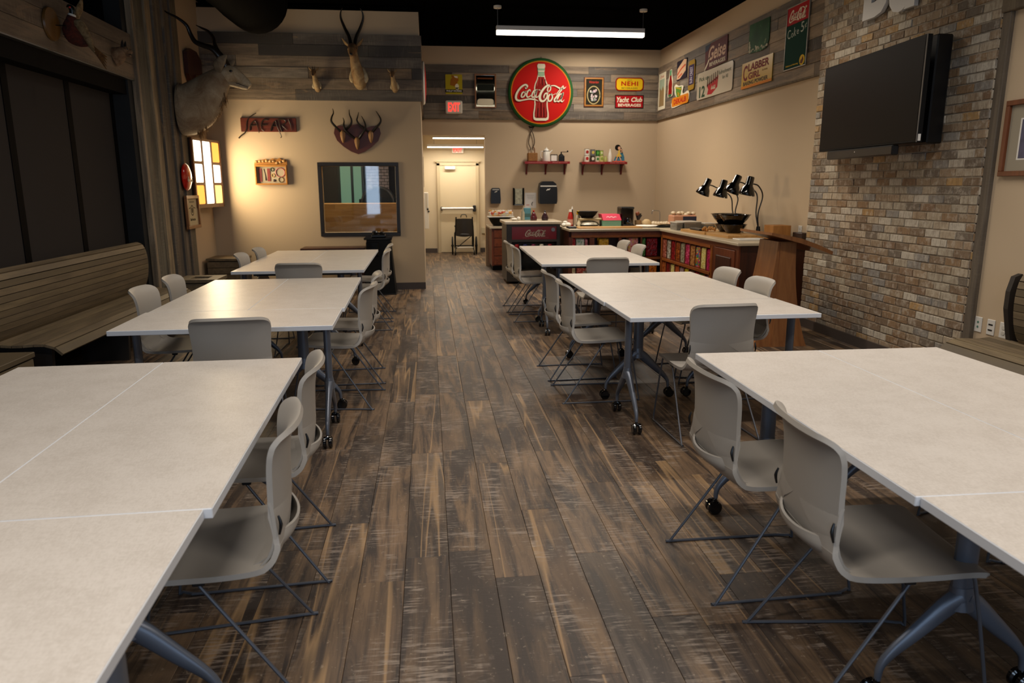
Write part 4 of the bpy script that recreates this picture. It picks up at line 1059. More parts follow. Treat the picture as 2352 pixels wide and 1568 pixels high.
part(t, 'heading_print', MB(BACK).text('Victorian', 3.115, 3.375, .045, .042, .18, .001, .3, .02), SB('sign_red_glass_print', '#b8352a'))
t = wthing('enamel_sign', 'rounded yellow enamel sign with a red border reading NEHI', 'sign', BACK, 3.79, 3.34)
pz(t, 'panel', BACK, rrect(3.523, 4.058, 3.225, 3.462, .07), .032, .042, DRED); pz(t, 'panel', BACK, rrect(3.543, 4.038, 3.243, 3.444, .055), .042, .045, YEL)
part(t, 'lettering', MB(BACK).text('NEHI', 3.79, 3.355, .078, .045, .32, .0015, 0, .03, 0, 1.15), SB('sign_brick_red', '#b0200e'))
part(t, 'lettering', MB(BACK).text('BEVERAGES', 3.79, 3.275, .028, .045, .30, .0015, 0, .01, 0, 1.2), SB('sign_olive_print', '#4f5a1e'))
part(t, 'lettering', MB(BACK).text('DRINK', 3.79, 3.418, .018, .045, .09, .0015), SB('sign_olive_print', '#4f5a1e'))
t = wthing('enamel_sign', 'rectangular red enamel sign reading Yacht Club Beverages, under the yellow NEHI sign', 'sign', BACK, 3.79, 3.03)
pz(t, 'panel', BACK, box2(3.52, 4.068, 2.915, 3.155), .032, .040, BLK); pz(t, 'panel', BACK, box2(3.535, 4.053, 2.93, 3.14), .040, .043, SB('sign_crimson_enamel', '#a8141a'))
part(t, 'lettering', MB(BACK).text('Yacht', 3.67, 3.068, .095, .043, .235, .0015, .25, .03).text('Club', 3.935, 3.072, .085, .043, .21, .0015, .25, .03), CREAM)
part(t, 'lettering', MB(BACK).text('BEVERAGES', 3.80, 2.973, .052, .043, .44, .0015, 0, .03), CREAM)

# shelves with collectibles
def shelf(x0, x1, z, label, txt):
    t = wthing('wall_shelf', label, 'shelf', BACK, (x0+x1)/2, z)
    part(t, 'board', MB(BACK).rbox(x0, x1, z-.022, z, .0, .24, .003), REDW)
    part(t, 'fascia', MB(BACK).rbox(x0, x1, z-.045, z-.0, .24, .25, .002), REDW)
    part(t, 'lettering', MB(BACK).text(txt[0], x0+.25, z-.021, .018, .251, .36, .001, .2, .01).text(txt[1], x1-.19, z-.021, .02, .251, .28, .001, .2, .02), SB('shelf_pale_print', '#c98a80'))
    part(t, 'underside', MB(BACK).box(x0+.02, x1-.02, z-.03, z-.0225, .02, .235), mat('grey_shelf_underside', '#b5a898', .6), smooth_=False)
    for i in range(3):
        a = x0+.06+i*(x1-x0-.12)/2
        mb = MB(((a-.014, YB, 0), (0, -1, 0), (0, 0, 1), (-1, 0, 0)))
        mb.prism([(.0, z-.23), (.03, z-.23), (.05, z-.14), (.10, z-.08), (.20, z-.045), (.23, z-.03), (0, z-.03)], -.028, 0)
        part(t, 'bracket', mb, mat('dark_red_bracket', '#5d1012', .45))
shelf(1.80, 2.645, 1.945, 'red bracketed wall shelf holding a white coffee pot and grinder', ('Delicious and Refreshing', 'Enjoy Ice Cold'))
shelf(2.87, 3.735, 1.94, 'red bracketed wall shelf holding stacked cans and a tin figure', ('Delicious and Refreshing', 'Enjoy Ice Cold'))
def on_shelf(a, z=1.946, c=.13): return (a, YB-c, z)
def lathe_thing(name, label, cat, loc, prof, m_, n=18, group=None):
    return one(name, label, cat, loc, MB().lathe(prof, n, loc), m_, group)
t = thing('basket', 'small square brown basket with a wooden handle on the left red shelf', 'basket', on_shelf(1.955))
part(t, 'body', MB().rbox(1.865, 2.045, YB-.21, YB-.06, 1.946, 2.10, .01), mat('wicker_brown', '#8a5c2a', .7, bump=.8, bscale=90, noise=.25, nscale=60))
part(t, 'handle', MB().tube([(2.0, YB-.13, 2.10), (1.995, YB-.13, 2.17), (1.98, YB-.13, 2.20)], .008, 6, 3), BRN)
t = thing('hanging_tongs', 'old iron tongs hanging on the wall below the round sign', 'tool', at_wall(BACK, 1.96, 2.4, .02))
part(t, 'hook', MB(BACK).tube([(1.90, 2.58, .03), (1.95, 2.565, .03), (2.01, 2.585, .03)], .011, 8, 3), BLACKM)
mb = MB(BACK)
for s_ in (-1, 1): mb.tube([(1.955-s_*.04, 2.57, .03), (1.955+s_*.018, 2.47, .03), (1.957+s_*.048, 2.36, .03), (1.955+s_*.052, 2.27, .03), (1.957+s_*.02, 2.19, .03), (1.957+s_*.035, 2.15, .03)], .0085, 8, 4)
part(t, 'arms', mb, mat('rusty_iron', '#54463a', .6, .5))
t = thing('coffee_pot', 'white enamel coffee pot on the left red shelf', 'pot', on_shelf(2.22))
c0 = on_shelf(2.22)
part(t, 'body', MB().lathe([(0, 0), (.075, 0), (.078, .01), (.062, .17), (.055, .185)], 20, c0), mat('white_enamel', '#e4e0d6', .25, coat=.3))
part(t, 'lid', MB().lathe([(.057, .187), (.05, .205), (.02, .235), (.012, .24), (.014, .252), (0, .258)], 20, c0), mat('white_enamel', '#e4e0d6', .25))
part(t, 'rim', MB().lathe([(.058, .183), (.061, .188), (.057, .193)], 20, c0, cap=False), BLACKM)
part(t, 'spout', MB().tube([(c0[0]+.05, c0[1], c0[2]+.14), (c0[0]+.09, c0[1], c0[2]+.185), (c0[0]+.115, c0[1], c0[2]+.20)], [.018, .012, .009], 8, 3), mat('white_enamel', '#e4e0d6', .25))
part(t, 'handle', MB().tube([(c0[0]-.055, c0[1], c0[2]+.175), (c0[0]-.10, c0[1], c0[2]+.18), (c0[0]-.105, c0[1], c0[2]+.09), (c0[0]-.07, c0[1], c0[2]+.05)], .006, 8, 4), mat('white_enamel', '#e4e0d6', .25))
t = thing('photo_frame', 'small black-edged frame with a white card beside the coffee pot', 'picture', on_shelf(2.36))
frame_part(t, BACK, 2.30, 2.43, 1.946, 2.075, .010, .12, .135, BLACKM); pz(t, 'card', BACK, box2(2.309, 2.421, 1.955, 2.067), .122, .128, WHT)
t = thing('coffee_grinder', 'black hand-cranked coffee grinder on the left red shelf', 'grinder', on_shelf(2.50))
part(t, 'body', MB().rbox(2.45, 2.555, YB-.185, YB-.08, 1.946, 2.05, .006), BLACKP)
part(t, 'hopper', MB().lathe([(.055, .10), (.04, .12), (.012, .14), (.01, .175), (0, .176)], 14, on_shelf(2.50)), BLACKM)
part(t, 'crank', MB().tube([(2.50, YB-.13, 2.118), (2.61, YB-.13, 2.118)], .005, 6).ball((2.62, YB-.13, 2.13), .016), BLACKM)
for i, (a, z, h, r_, cc, lc, desc) in enumerate([
    (2.985, 0, .118, .048, '#e8e2d0', '#b0201a', 'cream can with a red berry, bottom left'), (2.985, .12, .115, .048, '#ece6d8', '#a02018', 'white can with a red spot, top left'),
    (3.095, 0, .112, .046, '#3a3428', '#e0d8c4', 'dark can with a round white label in the bottom row'), (3.095, .114, .11, .046, '#6a6a70', '#c8b450', 'grey can with a yellow label in the top row'),
    (3.19, 0, .105, .04, '#d8d4b8', '#3a7a34', 'pale green-labelled can in the bottom row'), (3.19, .107, .105, .04, '#2f6a2c', '#58a040', 'dark green can in the top row'),
    (3.27, 0, .115, .04, '#c8c47c', '#8aa040', 'yellow-green can in the bottom row'), (3.262, .117, .09, .037, '#9ab050', '#d0d8a0', 'light green can at the right of the top row')]):
    t = thing('food_can', desc+' on the right red shelf', 'can', on_shelf(a, 1.9405+z), 0, 'cans on the right red shelf')
    c0 = on_shelf(a, 1.9405+z)
    part(t, 'can_body', MB().lathe([(0, 0), (r_, 0), (r_, h), (0, h)], 20, c0), mat('can_body_%d' % i, cc, .35))
    part(t, 'label_spot', MB(BACK).prism(ellipse(a, c0[2]+h*.5, r_*.55, h*.26, 14), .13+r_-.004, .13+r_+.001), mat('can_label_%d' % i, lc, .4))
    part(t, 'rim', MB().lathe([(r_+.001, h-.004), (r_+.002, h), (r_-.004, h+.001)], 20, c0, cap=False), STEEL)
lathe_thing('spice_jar', 'small yellow-green jar right of the cans on the right red shelf', 'jar', on_shelf(3.345, 1.9405), [(0, 0), (.032, 0), (.034, .06), (.022, .085), (.022, .105), (0, .106)], mat('jar_green', '#a8a860', .3))
lathe_thing('bottle', 'white milky bottle beside the tin figure on the right red shelf', 'bottle', on_shelf(3.43, 1.9405), [(0, 0), (.038, 0), (.04, .09), (.03, .15), (.013, .215), (.012, .235), (0, .237)], mat('milk_white', '#e2dccd', .25))
t = thing('figure_cutout', 'flat tin figure of a dark-haired dancer in yellow before a blue backing', 'figure', on_shelf(3.60, 1.9405))
pz(t, 'backing', BACK, [(3.50, 1.955), (3.71, 1.955), (3.705, 2.03), (3.67, 2.12), (3.60, 2.09), (3.53, 2.03)], .125, .13, SB('tin_blue', '#3f7488'))
pz(t, 'base', BACK, box2(3.49, 3.72, 1.941, 1.957), .08, .17, SB('tin_salmon', '#d8735c'))
part(t, 'hair', MB(BACK).prism(ellipse(3.575, 2.20, .055, .055, 16), .131, .136).prism([(3.60, 2.25), (3.66, 2.17), (3.67, 2.10), (3.63, 2.12)], .1305, .136), BLK)
part(t, 'skin', MB(BACK).prism(ellipse(3.60, 2.19, .026, .03, 14), .137, .141).ribbon([(3.60, 2.14), (3.645, 2.17), (3.65, 2.11)], .014, .137, 4, .003).ribbon([(3.575, 2.04), (3.545, 1.965)], .018, .137, 4, .003).ribbon([(3.61, 2.04), (3.64, 1.965)], .018, .137, 4, .003), SB('tin_skin', '#d8a888'))
pz(t, 'dress', BACK, [(3.58, 2.15), (3.62, 2.15), (3.615, 2.10), (3.65, 2.04), (3.54, 2.03), (3.585, 2.10)], .137, .1415, SB('tin_yellow', '#d8b44c'))
# dispensers and paper
t = wthing('soap_dispenser', 'small black wall soap dispenser beside the corridor opening', 'dispenser', BACK, 1.27, 1.3)
part(t, 'housing', MB(BACK).prism([(1.185, 1.18), (1.36, 1.18), (1.368, 1.25), (1.355, 1.44), (1.34, 1.465), (1.205, 1.465), (1.19, 1.44), (1.178, 1.25)], 0, .10), BLACKP)
part(t, 'light_band', MB(BACK).rbox(1.21, 1.335, 1.425, 1.445, .10, .104, .001), mat('pale_grey_band', '#a8a6a0', .4))
part(t, 'logo_print', MB(BACK).ribbon([(1.255, 1.385), (1.27, 1.40), (1.285, 1.395), (1.295, 1.41)], .010, .101, 3, .002), WHT)
t = wthing('cup_dispenser', 'clear upright dispenser with dark side rails on the back wall', 'dispenser', BACK, 1.71, 1.3)
part(t, 'rail', MB(BACK).box(1.605, 1.625, 1.145, 1.465, 0, .10), DKM, smooth_=False); part(t, 'rail', MB(BACK).box(1.79, 1.81, 1.145, 1.465, 0, .10), DKM, smooth_=False)
part(t, 'tray', MB(BACK).box(1.625, 1.79, 1.145, 1.16, 0, .10), STEEL, smooth_=False)
part(t, 'filling', MB(BACK).rbox(1.635, 1.78, 1.16, 1.45, .01, .08, .01), mat('wrapped_cups', '#9d9a84', .35, noise=.35, nscale=30))
t = wthing('notice', 'white printed sheet fixed on the wall left of the large black dispenser', 'notice', BACK, 1.94, 1.23)
pz(t, 'sheet', BACK, box2(1.835, 2.05, 1.09, 1.375), .001, .004, mat('notice_paper', '#cfc9c4', .6))
part(t, 'print_lines', MB(BACK).box(1.87, 2.01, 1.325, 1.333, .004, .005).box(1.88, 2.0, 1.30, 1.306, .004, .005).box(1.88, 2.0, 1.28, 1.286, .004, .005).box(1.89, 1.99, 1.26, 1.265, .004, .005), mat('grey_ink', '#8c8684', .6), smooth_=False)
part(t, 'print_mark', MB(BACK).ribbon([(1.985, 1.20), (1.965, 1.17), (1.97, 1.14)], .012, .004, 4, .001), BLK)
part(t, 'print_lines', MB(BACK).box(1.86, 1.92, 1.14, 1.155, .004, .005), mat('red_ink', '#b87870', .6), smooth_=False)
t = wthing('towel_dispenser', 'large black paper towel dispenser on the back wall', 'dispenser', BACK, 2.25, 1.38)
part(t, 'housing', MB(BACK).prism([(2.10, 1.17), (2.41, 1.17), (2.425, 1.22), (2.42, 1.45), (2.40, 1.54), (2.34, 1.585), (2.15, 1.585), (2.10, 1.55), (2.08, 1.45), (2.085, 1.20)], 0, .20), BLACKP)
part(t, 'light_band', MB(BACK).rbox(2.10, 2.405, 1.485, 1.508, .20, .206, .001), mat('bright_grey_band', '#c9c6be', .3))
part(t, 'logo_print', MB(BACK).ribbon([(2.22, 1.42), (2.245, 1.44), (2.26, 1.43), (2.28, 1.45)], .016, .201, 3, .002), WHT)
# corridor fittings
for i, (xa, xb, yy, zz) in enumerate(((.13, 1.35, 14.9, 2.425), (.02, 1.24, 16.4, 2.33))):
    t = thing('linear_light', ('nearer' if i == 0 else 'farther')+' of two slim glowing linear lights in the corridor', 'light', ((xa+xb)/2, yy, zz), 0, 'corridor linear lights')
    part(t, 'housing', MB().rbox(xa, xb, yy-.035, yy+.035, zz, zz+.055, .004), WHITEP)
    part(t, 'diffuser', MB().rbox(xa+.005, xb-.005, yy-.032, yy+.032, zz-.016, zz, .006), mat('corridor_diffuser', '#ffffff', .5, emit='#fff1dc', estr=5))
    for x in (xa+.15, xb-.15): part(t, 'suspension', MB().tube([(x, yy, zz+.05), (x, yy, 2.6)], .004, 6), STEEL)
t = thing('exit_sign', 'red-lettered exit sign over the corridor door, mostly behind the far linear light', 'sign', (.70, 16.93, 2.29))
part(t, 'housing', MB().rbox(.57, .83, 16.92, 16.99, 2.215, 2.36, .01), mat('exit_sign_housing', '#e6dccb', .4))
EF = ((0, 16.92, 0), (1, 0, 0), (0, 0, 1), (0, -1, 0))
part(t, 'lettering', MB(EF).text('EXIT', .70, 2.285, .10, .0005, .20, .002, 0, .03), mat('exit_red_glow', '#ff5a50', .5, emit='#ff4034', estr=.9))
CLF = ((-.12, 0, 0), (0, 1, 0), (0, 0, 1), (1, 0, 0))
t = thing('picture_frame', 'thin black picture frame seen edge-on on the corridor left wall', 'picture', (-.11, 15.2, 1.77)); frame_part(t, CLF, 14.9, 15.5, 1.48, 2.07, .02, .0, .06, BLACKM); pz(t, 'print', CLF, box2(14.92, 15.48, 1.5, 2.05), 0, .01, WHT)
t = thing('fire_alarm_cabinet', 'narrow white cabinet with black latches on the corridor left wall', 'cabinet', (-.05, 16.2, .6))
part(t, 'body', MB().rbox(-.12, .02, 16.0, 16.4, .60, 1.37, .008), WHITEP); part(t, 'panel', MB().rbox(-.04, .0, 15.99, 16.0, 1.05, 1.34, .002), mat('grey_panel', '#c4bcae', .5))
part(t, 'latch', MB().ball((.0, 15.99, 1.02), .022).ball((.02, 15.99, .97), .022), BLACKP)
t = thing('junction_box', 'small cream wall box low on the corridor wall beside the wheelchair', 'box', (1.28, 16.97, .50)); part(t, 'cover', MB().rbox(1.22, 1.36, 16.95, 17.0, .43, .57, .006), mat('cream_plate', '#b5a98c', .5))
# wheelchair
t = thing('wheelchair', 'folded black wheelchair standing in the corridor before the door', 'wheelchair', (.80, 16.35, 0))
mb = MB(); mb.grid(lambda u, v: (.61+.37*u+.0*v, 16.40+.05*math.sin(u*PI), .42+.37*v+.03*math.sin(u*PI)*(-1 if v < .3 else .15)), 8, 6); n0 = len(mb.v); mb.v += [(x, y+.02, z) for x, y, z in mb.v]; mb.f += [tuple(q+n0 for q in f[::-1]) for f in mb.f[:]]
part(t, 'back_sling', mb, mat('black_vinyl_sling', '#1c1814', .5))
mb = MB()
for s_ in (-1, 1):
    X = .795+s_*.20
    mb.tube([(X-s_*.02, 16.40, .83), (X, 16.40, .45), (X, 16.42, .12)], .013, 8, 3); mb.tube([(X-s_*.02, 16.40, .80), (X-s_*.02, 16.30, .815)], .015, 8)
    mb.tube([(X, 16.42, .45), (X, 16.78, .45), (X, 16.80, .12)], .013, 8, 3); mb.tube([(X, 16.42, .62), (X, 16.70, .62)], .012, 8)
    mb.tube([(X, 16.42, .18), (X, 16.78, .18)], .012, 8)
mb.tube([(.60, 16.41, .20), (.99, 16.41, .20)], .013, 8); mb.tube([(.61, 16.42, .14), (.98, 16.6, .42)], .01, 8)
part(t, 'frame', mb, BLACKM)
part(t, 'push_handle', MB().tube([(.72, 16.40, .82), (.735, 16.40, .875), (.785, 16.40, .885), (.835, 16.40, .875), (.85, 16.40, .82)], .009, 8, 3), BLACKP)
part(t, 'seat', MB().rbox(.61, .98, 16.43, 16.80, .43, .46, .01), mat('black_vinyl_sling', '#1c1814', .5))
for s_ in (-1, 1):
    X = .795+s_*.265
    w_ = MB(); w_.lathe([(.18, -.014), (.20, -.010), (.20, .010), (.18, .014), (.17, 0), (.18, -.014)], 28, (X, 16.45, .2), Matrix.Rotation(PI/2, 3, 'Y'), cap=False)
    w_.lathe([(0, -.03), (.02, -.03), (.02, .03), (0, .03)], 10, (X, 16.45, .2), Matrix.Rotation(PI/2, 3, 'Y'))
    for k in range(8): w_.tube([(X, 16.45, .2), (X, 16.45+.18*math.cos(k*PI/4), .2+.18*math.sin(k*PI/4))], .003, 4)
    part(t, 'wheel', w_, BLACKM)
    c_ = MB(); c_.lathe([(0, -.015), (.05, -.015), (.055, 0), (.05, .015), (0, .015)], 16, (.795+s_*.21, 16.30, .055), Matrix.Rotation(PI/2, 3, 'Y')); c_.tube([(.795+s_*.21, 16.30, .055), (.795+s_*.20, 16.33, .13), (.795+s_*.2, 16.42, .18)], .012, 8)
    part(t, 'caster', c_, BLACKP)
part(t, 'cross_bar', MB().rbox(.63, .99, 16.37, 16.385, .15, .175, .004), WHITEP)

# pendant linear lights
for i, (xa, xb, yy) in enumerate(PENDANTS):
    if i > 0 and yy < 2: continue
    names = ['slim linear pendant light glowing in front of the black ceiling', 'linear pendant over the far left table block', 'linear pendant over the far right table block', 'linear pendant over the middle left table block', 'linear pendant over the middle right table block']
    if i and i > 4: continue
    t = thing('pendant_light', names[i], 'light', ((xa+xb)/2, yy, 3.65), 0, 'linear pendant lights')
    part(t, 'housing', MB().rbox(xa, xb, yy-.04, yy+.04, 3.64, 3.70, .003), mat('white_aluminium', '#cfcfcf', .4))
    part(t, 'diffuser', MB().rbox(xa+.004, xb-.004, yy-.038, yy+.038, 3.585, 3.64, .004), mat('pendant_diffuser', '#ffffff', .5, emit='#fff3e4', estr=2.6))
    for x in (xa+.02, xb-.02):
        part(t, 'suspension', MB().tube([(x, yy, 3.69), (x, yy, ZC-.03)], .004, 6), STEEL)
        part(t, 'canopy', MB().lathe([(.0, 0), (.055, 0), (.055, .03), (0, .03)], 16, (x, yy, ZC-.03)), WHITEP)

# ================================================================ RIGHT WALL SIGNS (a = -y)
F = RIGHT; c0_ = .040
t = wthing('tin_sign', 'tall narrow cream sign with a faded picture, nearest the corner on the right wall', 'sign', F, -13.67, 3.2)
pz(t, 'panel', F, box2(-13.88, -13.47, 2.87, 3.51), c0_, c0_+.006, CREAM)
pz(t, 'picture', F, box2(-13.82, -13.54, 3.20, 3.40), c0_+.006, c0_+.008, SB('faded_teal_print', '#a8b8a0'))
pz(t, 'picture', F, [(-13.82, 2.93), (-13.54, 2.93), (-13.55, 3.2), (-13.62, 3.28), (-13.70, 3.2), (-13.80, 3.27)], c0_+.006, c0_+.0085, SB('faded_umber_print', '#9a8158'))
part(t, 'lettering', MB(F).text('Drink', -13.68, 3.45, .05, c0_+.006, .2, .001), SB('faded_red_print', '#b8604c'))
t = wthing('bottle_sign', 'slim bottle-shaped tin sign on the right wall', 'sign', F, -13.2, 3.27)
def bshape(cx, cz, w_, h): 
    pr = [(0.22, .5), (.24, .38), (.3, .28), (.46, .12), (.5, 0), (.44, -.15), (.5, -.3), (.5, -.44), (.4, -.5)]
    return [(cx+a*w_, cz+b*h) for a, b in pr]+[(cx-a*w_, cz+b*h) for a, b in reversed(pr)]
pz(t, 'panel', F, bshape(-13.2, 3.27, .27, .46), c0_, c0_+.006, CREAM); pz(t, 'liquid', F, bshape(-13.2, 3.235, .2, .36), c0_+.006, c0_+.008, DRED)
pz(t, 'neck', F, box2(-13.24, -13.16, 3.40, 3.49), c0_+.006, c0_+.009, SB('bottle_green_print', '#4f9a68')); pz(t, 'foot', F, box2(-13.28, -13.12, 3.045, 3.085), c0_+.006, c0_+.009, SB('bottle_green_print2', '#3a6a40'))
t = wthing('tin_sign', 'square dark sign with a pale slanted picture, upper row of the right wall', 'sign', F, -12.63, 3.42)
pz(t, 'panel', F, rrect(-12.88, -12.38, 3.26, 3.575, .02, 3), c0_, c0_+.008, SB('navy_tin', '#2a2430'))
pz(t, 'picture', F, [(-12.86, 3.28), (-12.70, 3.28), (-12.42, 3.38), (-12.40, 3.55), (-12.52, 3.57), (-12.84, 3.45)], c0_+.008, c0_+.010, SB('cream_peach_print', '#dcb490'))
part(t, 'picture', MB(F).ribbon([(-12.82, 3.36), (-12.65, 3.43), (-12.45, 3.47)], .03, c0_+.010, 4, .001).ribbon([(-12.78, 3.31), (-12.6, 3.35)], .025, c0_+.010, 3, .001), SB('coral_print', '#c8583c'))
t = wthing('thermometer_sign', 'narrow upright purple and gold sign on the right wall', 'sign', F, -12.13, 3.26)
pz(t, 'panel', F, rrect(-12.27, -11.99, 3.03, 3.49, .05, 4), c0_, c0_+.012, SB('gold_tin', '#a8842c')); pz(t, 'panel_field', F, box2(-12.25, -12.01, 3.11, 3.42), c0_+.012, c0_+.014, SB('violet_tin', '#3a2c50'))
part(t, 'lettering', MB(F).text('SUN CREST', -12.13, 3.26, .12, c0_+.014, .26, .001, 0, .02, rot=PI/2), SB('pale_lilac_print', '#c8c0cc'))
t = wthing('seed_sign', 'orange and green die-cut sign reading DEKALB', 'sign', F, -12.65, 3.0)
corn = [(-12.98, 3.19), (-12.90, 3.215), (-12.75, 3.17), (-12.58, 3.16), (-12.50, 3.14), (-12.55, 3.06), (-12.53, 3.02), (-12.46, 3.02), (-12.32, 3.045), (-12.24, 3.03), (-12.2, 2.98), (-12.22, 2.90), (-12.30, 2.86), (-12.95, 2.83), (-13.08, 2.84), (-13.12, 2.90), (-13.06, 2.965), (-12.92, 2.985), (-12.86, 3.0), (-12.94, 3.06)]
pz(t, 'panel', F, corn, c0_, c0_+.006, CREAM)
pz(t, 'orange_field', F, rrect(-13.08, -12.23, 2.85, 3.0, .05, 4), c0_+.006, c0_+.008, ORG)
pz(t, 'corn_print', F, [(-12.90, 3.17), (-12.75, 3.15), (-12.60, 3.14), (-12.62, 3.04), (-12.66, 2.99), (-12.82, 2.99), (-12.88, 3.08)], c0_+.008, c0_+.0095, SB('leaf_green_print', '#5a8a34'))
part(t, 'corn_print', MB(F).ribbon([(-12.90, 3.16), (-12.75, 3.13), (-12.60, 3.10)], .022, c0_+.0095, 4, .001).ribbon([(-12.78, 3.05), (-12.68, 3.01)], .05, c0_+.0095, 3, .001), SB('corn_gold_print', '#b8a02c'))
part(t, 'lettering', MB(F).text('DEKALB', -12.66, 2.925, .085, c0_+.008, .62, .0015, 0, .03), SB('seed_red_print', '#b8281a'))
t = wthing('tin_sign', 'dark red sign reading Grapette style script over Beverages, upper right wall', 'sign', F, -11.13, 3.43)
t['label'] = 'dark red wavy-edged tin sign with cream script over the word Beverages'
pz(t, 'panel', F, [(-11.56, 3.60), (-10.71, 3.62), (-10.70, 3.26), (-11.35, 3.235), (-11.55, 3.25)], c0_, c0_+.008, SB('maroon_tin', '#561a1c'))
pz(t, 'corner_print', F, [(-11.56, 3.60), (-11.34, 3.605), (-11.45, 3.52), (-11.56, 3.51)], c0_+.008, c0_+.0095, SB('navy_print', '#2a3448'))
part(t, 'lettering', MB(F).text('Geise', -11.08, 3.46, .20, c0_+.008, .66, .002, .25, .02), SB('pale_rose_print', '#d0b098'))
part(t, 'lettering', MB(F).ribbon([(-11.36, 3.41), (-11.44, 3.33), (-11.52, 3.27), (-11.55, 3.245)], .03, c0_+.008, 4, .002).text('BEVERAGES', -11.06, 3.30, .055, c0_+.008, .60, .0015, 0, .01), CREAM)
t = wthing('tin_sign', 'rounded off-white sign with a green numeral 12 and a red bottle carton', 'sign', F, -11.14, 3.03)
pz(t, 'panel', F, rrect(-11.85, -10.45, 2.83, 3.23, .05, 5), c0_, c0_+.008, mat('offwhite_tin', '#c6bda8', .3))
part(t, 'lettering', MB(F).text('Pick up', -11.56, 3.12, .08, c0_+.008, .40, .0015, 0, .01).text('12', -11.62, 2.94, .17, c0_+.008, .24, .0015, 0, .03), DGRN)
part(t, 'lettering', MB(F).text('Refreshment', -10.74, 3.13, .055, c0_+.008, .46, .0015).text('for All', -10.72, 3.05, .05, c0_+.008, .2, .0015), SB('grey_green_print', '#56604e'))
pz(t, 'carton_print', F, [(-11.42, 3.01), (-10.98, 3.10), (-11.0, 2.94), (-11.22, 2.86), (-11.40, 2.87), (-11.36, 2.94)], c0_+.008, c0_+.010, SB('carton_red_print', '#b02024'))
mb = MB(F)
for k in range(6): mb.ribbon([(-11.40+k*.075, 3.0+.012*k), (-11.39+k*.075, 3.12+.008*k)], [.045, .022], c0_+.0095, 3, .001)
part(t, 'bottles_print', mb, SB('brown_green_print', '#5c4a38'))
part(t, 'carton_mark', wordmark(MB(F), -11.15, 2.955, .10, c0_+.0105, 3, 0, .001), CREAM)
t = wthing('tin_sign', 'weathered square green sign with rusted white lower edge', 'sign', F, -9.67, 3.4)
def green_mat():
    q = NT('chipped_green_enamel'); v = q.vec((1, 1, 1)); g = q.noise(v, 6, 6, .7); g2 = q.noise(v, 3, 2)
    q.l(q.mix(q.ramp(g, [(.60, '#000000'), (.66, '#ffffff')]), q.ramp(g2, [(.3, '#163a20'), (.7, '#2c5c34')]), '#8a9a74'), q.b.inputs['Base Color']); q.b.inputs['Roughness'].default_value = .6; q.b.inputs['Specular IOR Level'].default_value = .1; return q.M
pz(t, 'panel', F, [(-9.965, 3.585), (-9.38, 3.575), (-9.37, 3.30), (-9.44, 3.22), (-9.60, 3.205), (-9.95, 3.225), (-9.98, 3.3)], c0_, c0_+.007, green_mat())
mb = MB(F); rr = random.Random(12)
for k in range(26):
    a = -9.95+rr.random()*.55; b = 3.235+abs(rr.gauss(0, .03)); mb.prism(ellipse(a, b, rr.uniform(.01, .03), rr.uniform(.008, .022), 8), c0_+.007, c0_+.0075+.0001*k)
for k in range(8): mb.prism(ellipse(-9.955+rr.random()*.03, 3.25+rr.random()*.12, .015, .016, 8), c0_+.007, c0_+.008+.0001*k)
part(t, 'chipped_edge', mb, SB('chipped_white', '#b8b49c'))
t = wthing('tin_sign', 'yellow sign reading Clabber Girl Baking Powder in dark red letters', 'sign', F, -9.67, 2.96)
pz(t, 'panel', F, box2(-10.135, -9.222, 2.79, 3.12), c0_, c0_+.008, mat('ochre_enamel', '#cba63a', .35, spec=.2))
pz(t, 'orange_band', F, box2(-10.135, -9.222, 2.79, 2.822), c0_+.008, c0_+.009, ORG)
part(t, 'lettering', MB(F).text('C', -10.02, 2.985, .20, c0_+.008, .13, .0015, 0, .02).text('LABBER', -9.625, 3.045, .095, c0_+.008, .62, .0015, 0, .03).text('GIRL', -9.74, 2.935, .085, c0_+.008, .36, .0015, 0, .03), SB('clabber_red_print', '#7c1414'))
part(t, 'lettering', MB(F).text('BAKING POWDER', -9.70, 2.85, .05, c0_+.008, .74, .0015, 0, .02), SB('ink_navy_print', '#2c2430'))
part(t, 'lettering', MB(F).text('The Healthy', -9.43, 2.955, .028, c0_+.008, .16, .001), SB('umber_print', '#8a6a34'))
t = wthing('chalkboard_sign', 'tall green chalkboard sign with red header and the chalk words Coke 5¢', 'sign', F, -8.64, 3.2)
t['label'] = 'tall green chalkboard sign with a red scripted header, nearest the brick wall'
frame_part(t, F, -8.91, -8.375, 2.85, 3.56, .012, c0_-.005, c0_+.014, mat('silver_edge', '#9a958a', .4, .6))
pz(t, 'board', F, box2(-8.90, -8.385, 2.86, 3.35), c0_, c0_+.008, mat('chalkboard_green', '#26443c', .8, spec=.05))
pz(t, 'header', F, box2(-8.90, -8.385, 3.355, 3.55), c0_, c0_+.009, SB('header_red', '#a80f14'))
part(t, 'lettering', wordmark(MB(F), -8.64, 3.45, .235, c0_+.009, 4, 0, .0015), CREAM)
part(t, 'chalk_lettering', MB(F).text('C', -8.83, 3.255, .10, c0_+.008, .075, .001).text('o', -8.75, 3.235, .05, c0_+.008, .05, .001).text('k', -8.685, 3.265, .10, c0_+.008, .05, .001).text('e', -8.62, 3.25, .05, c0_+.008, .05, .001).text('5', -8.515, 3.285, .11, c0_+.008, .07, .001).text('¢', -8.44, 3.285, .065, c0_+.008, .045, .001), mat('chalk_white', '#b9c0b4', .9))
part(t, 'lettering', MB(F).text('Delicious and Refreshing', -8.71, 2.895, .022, c0_+.008, .30, .001, .2, .01), YEL)
pz(t, 'emblem', F, ellipse(-8.47, 2.92, .062, .058, 20), c0_+.008, c0_+.010, YEL)
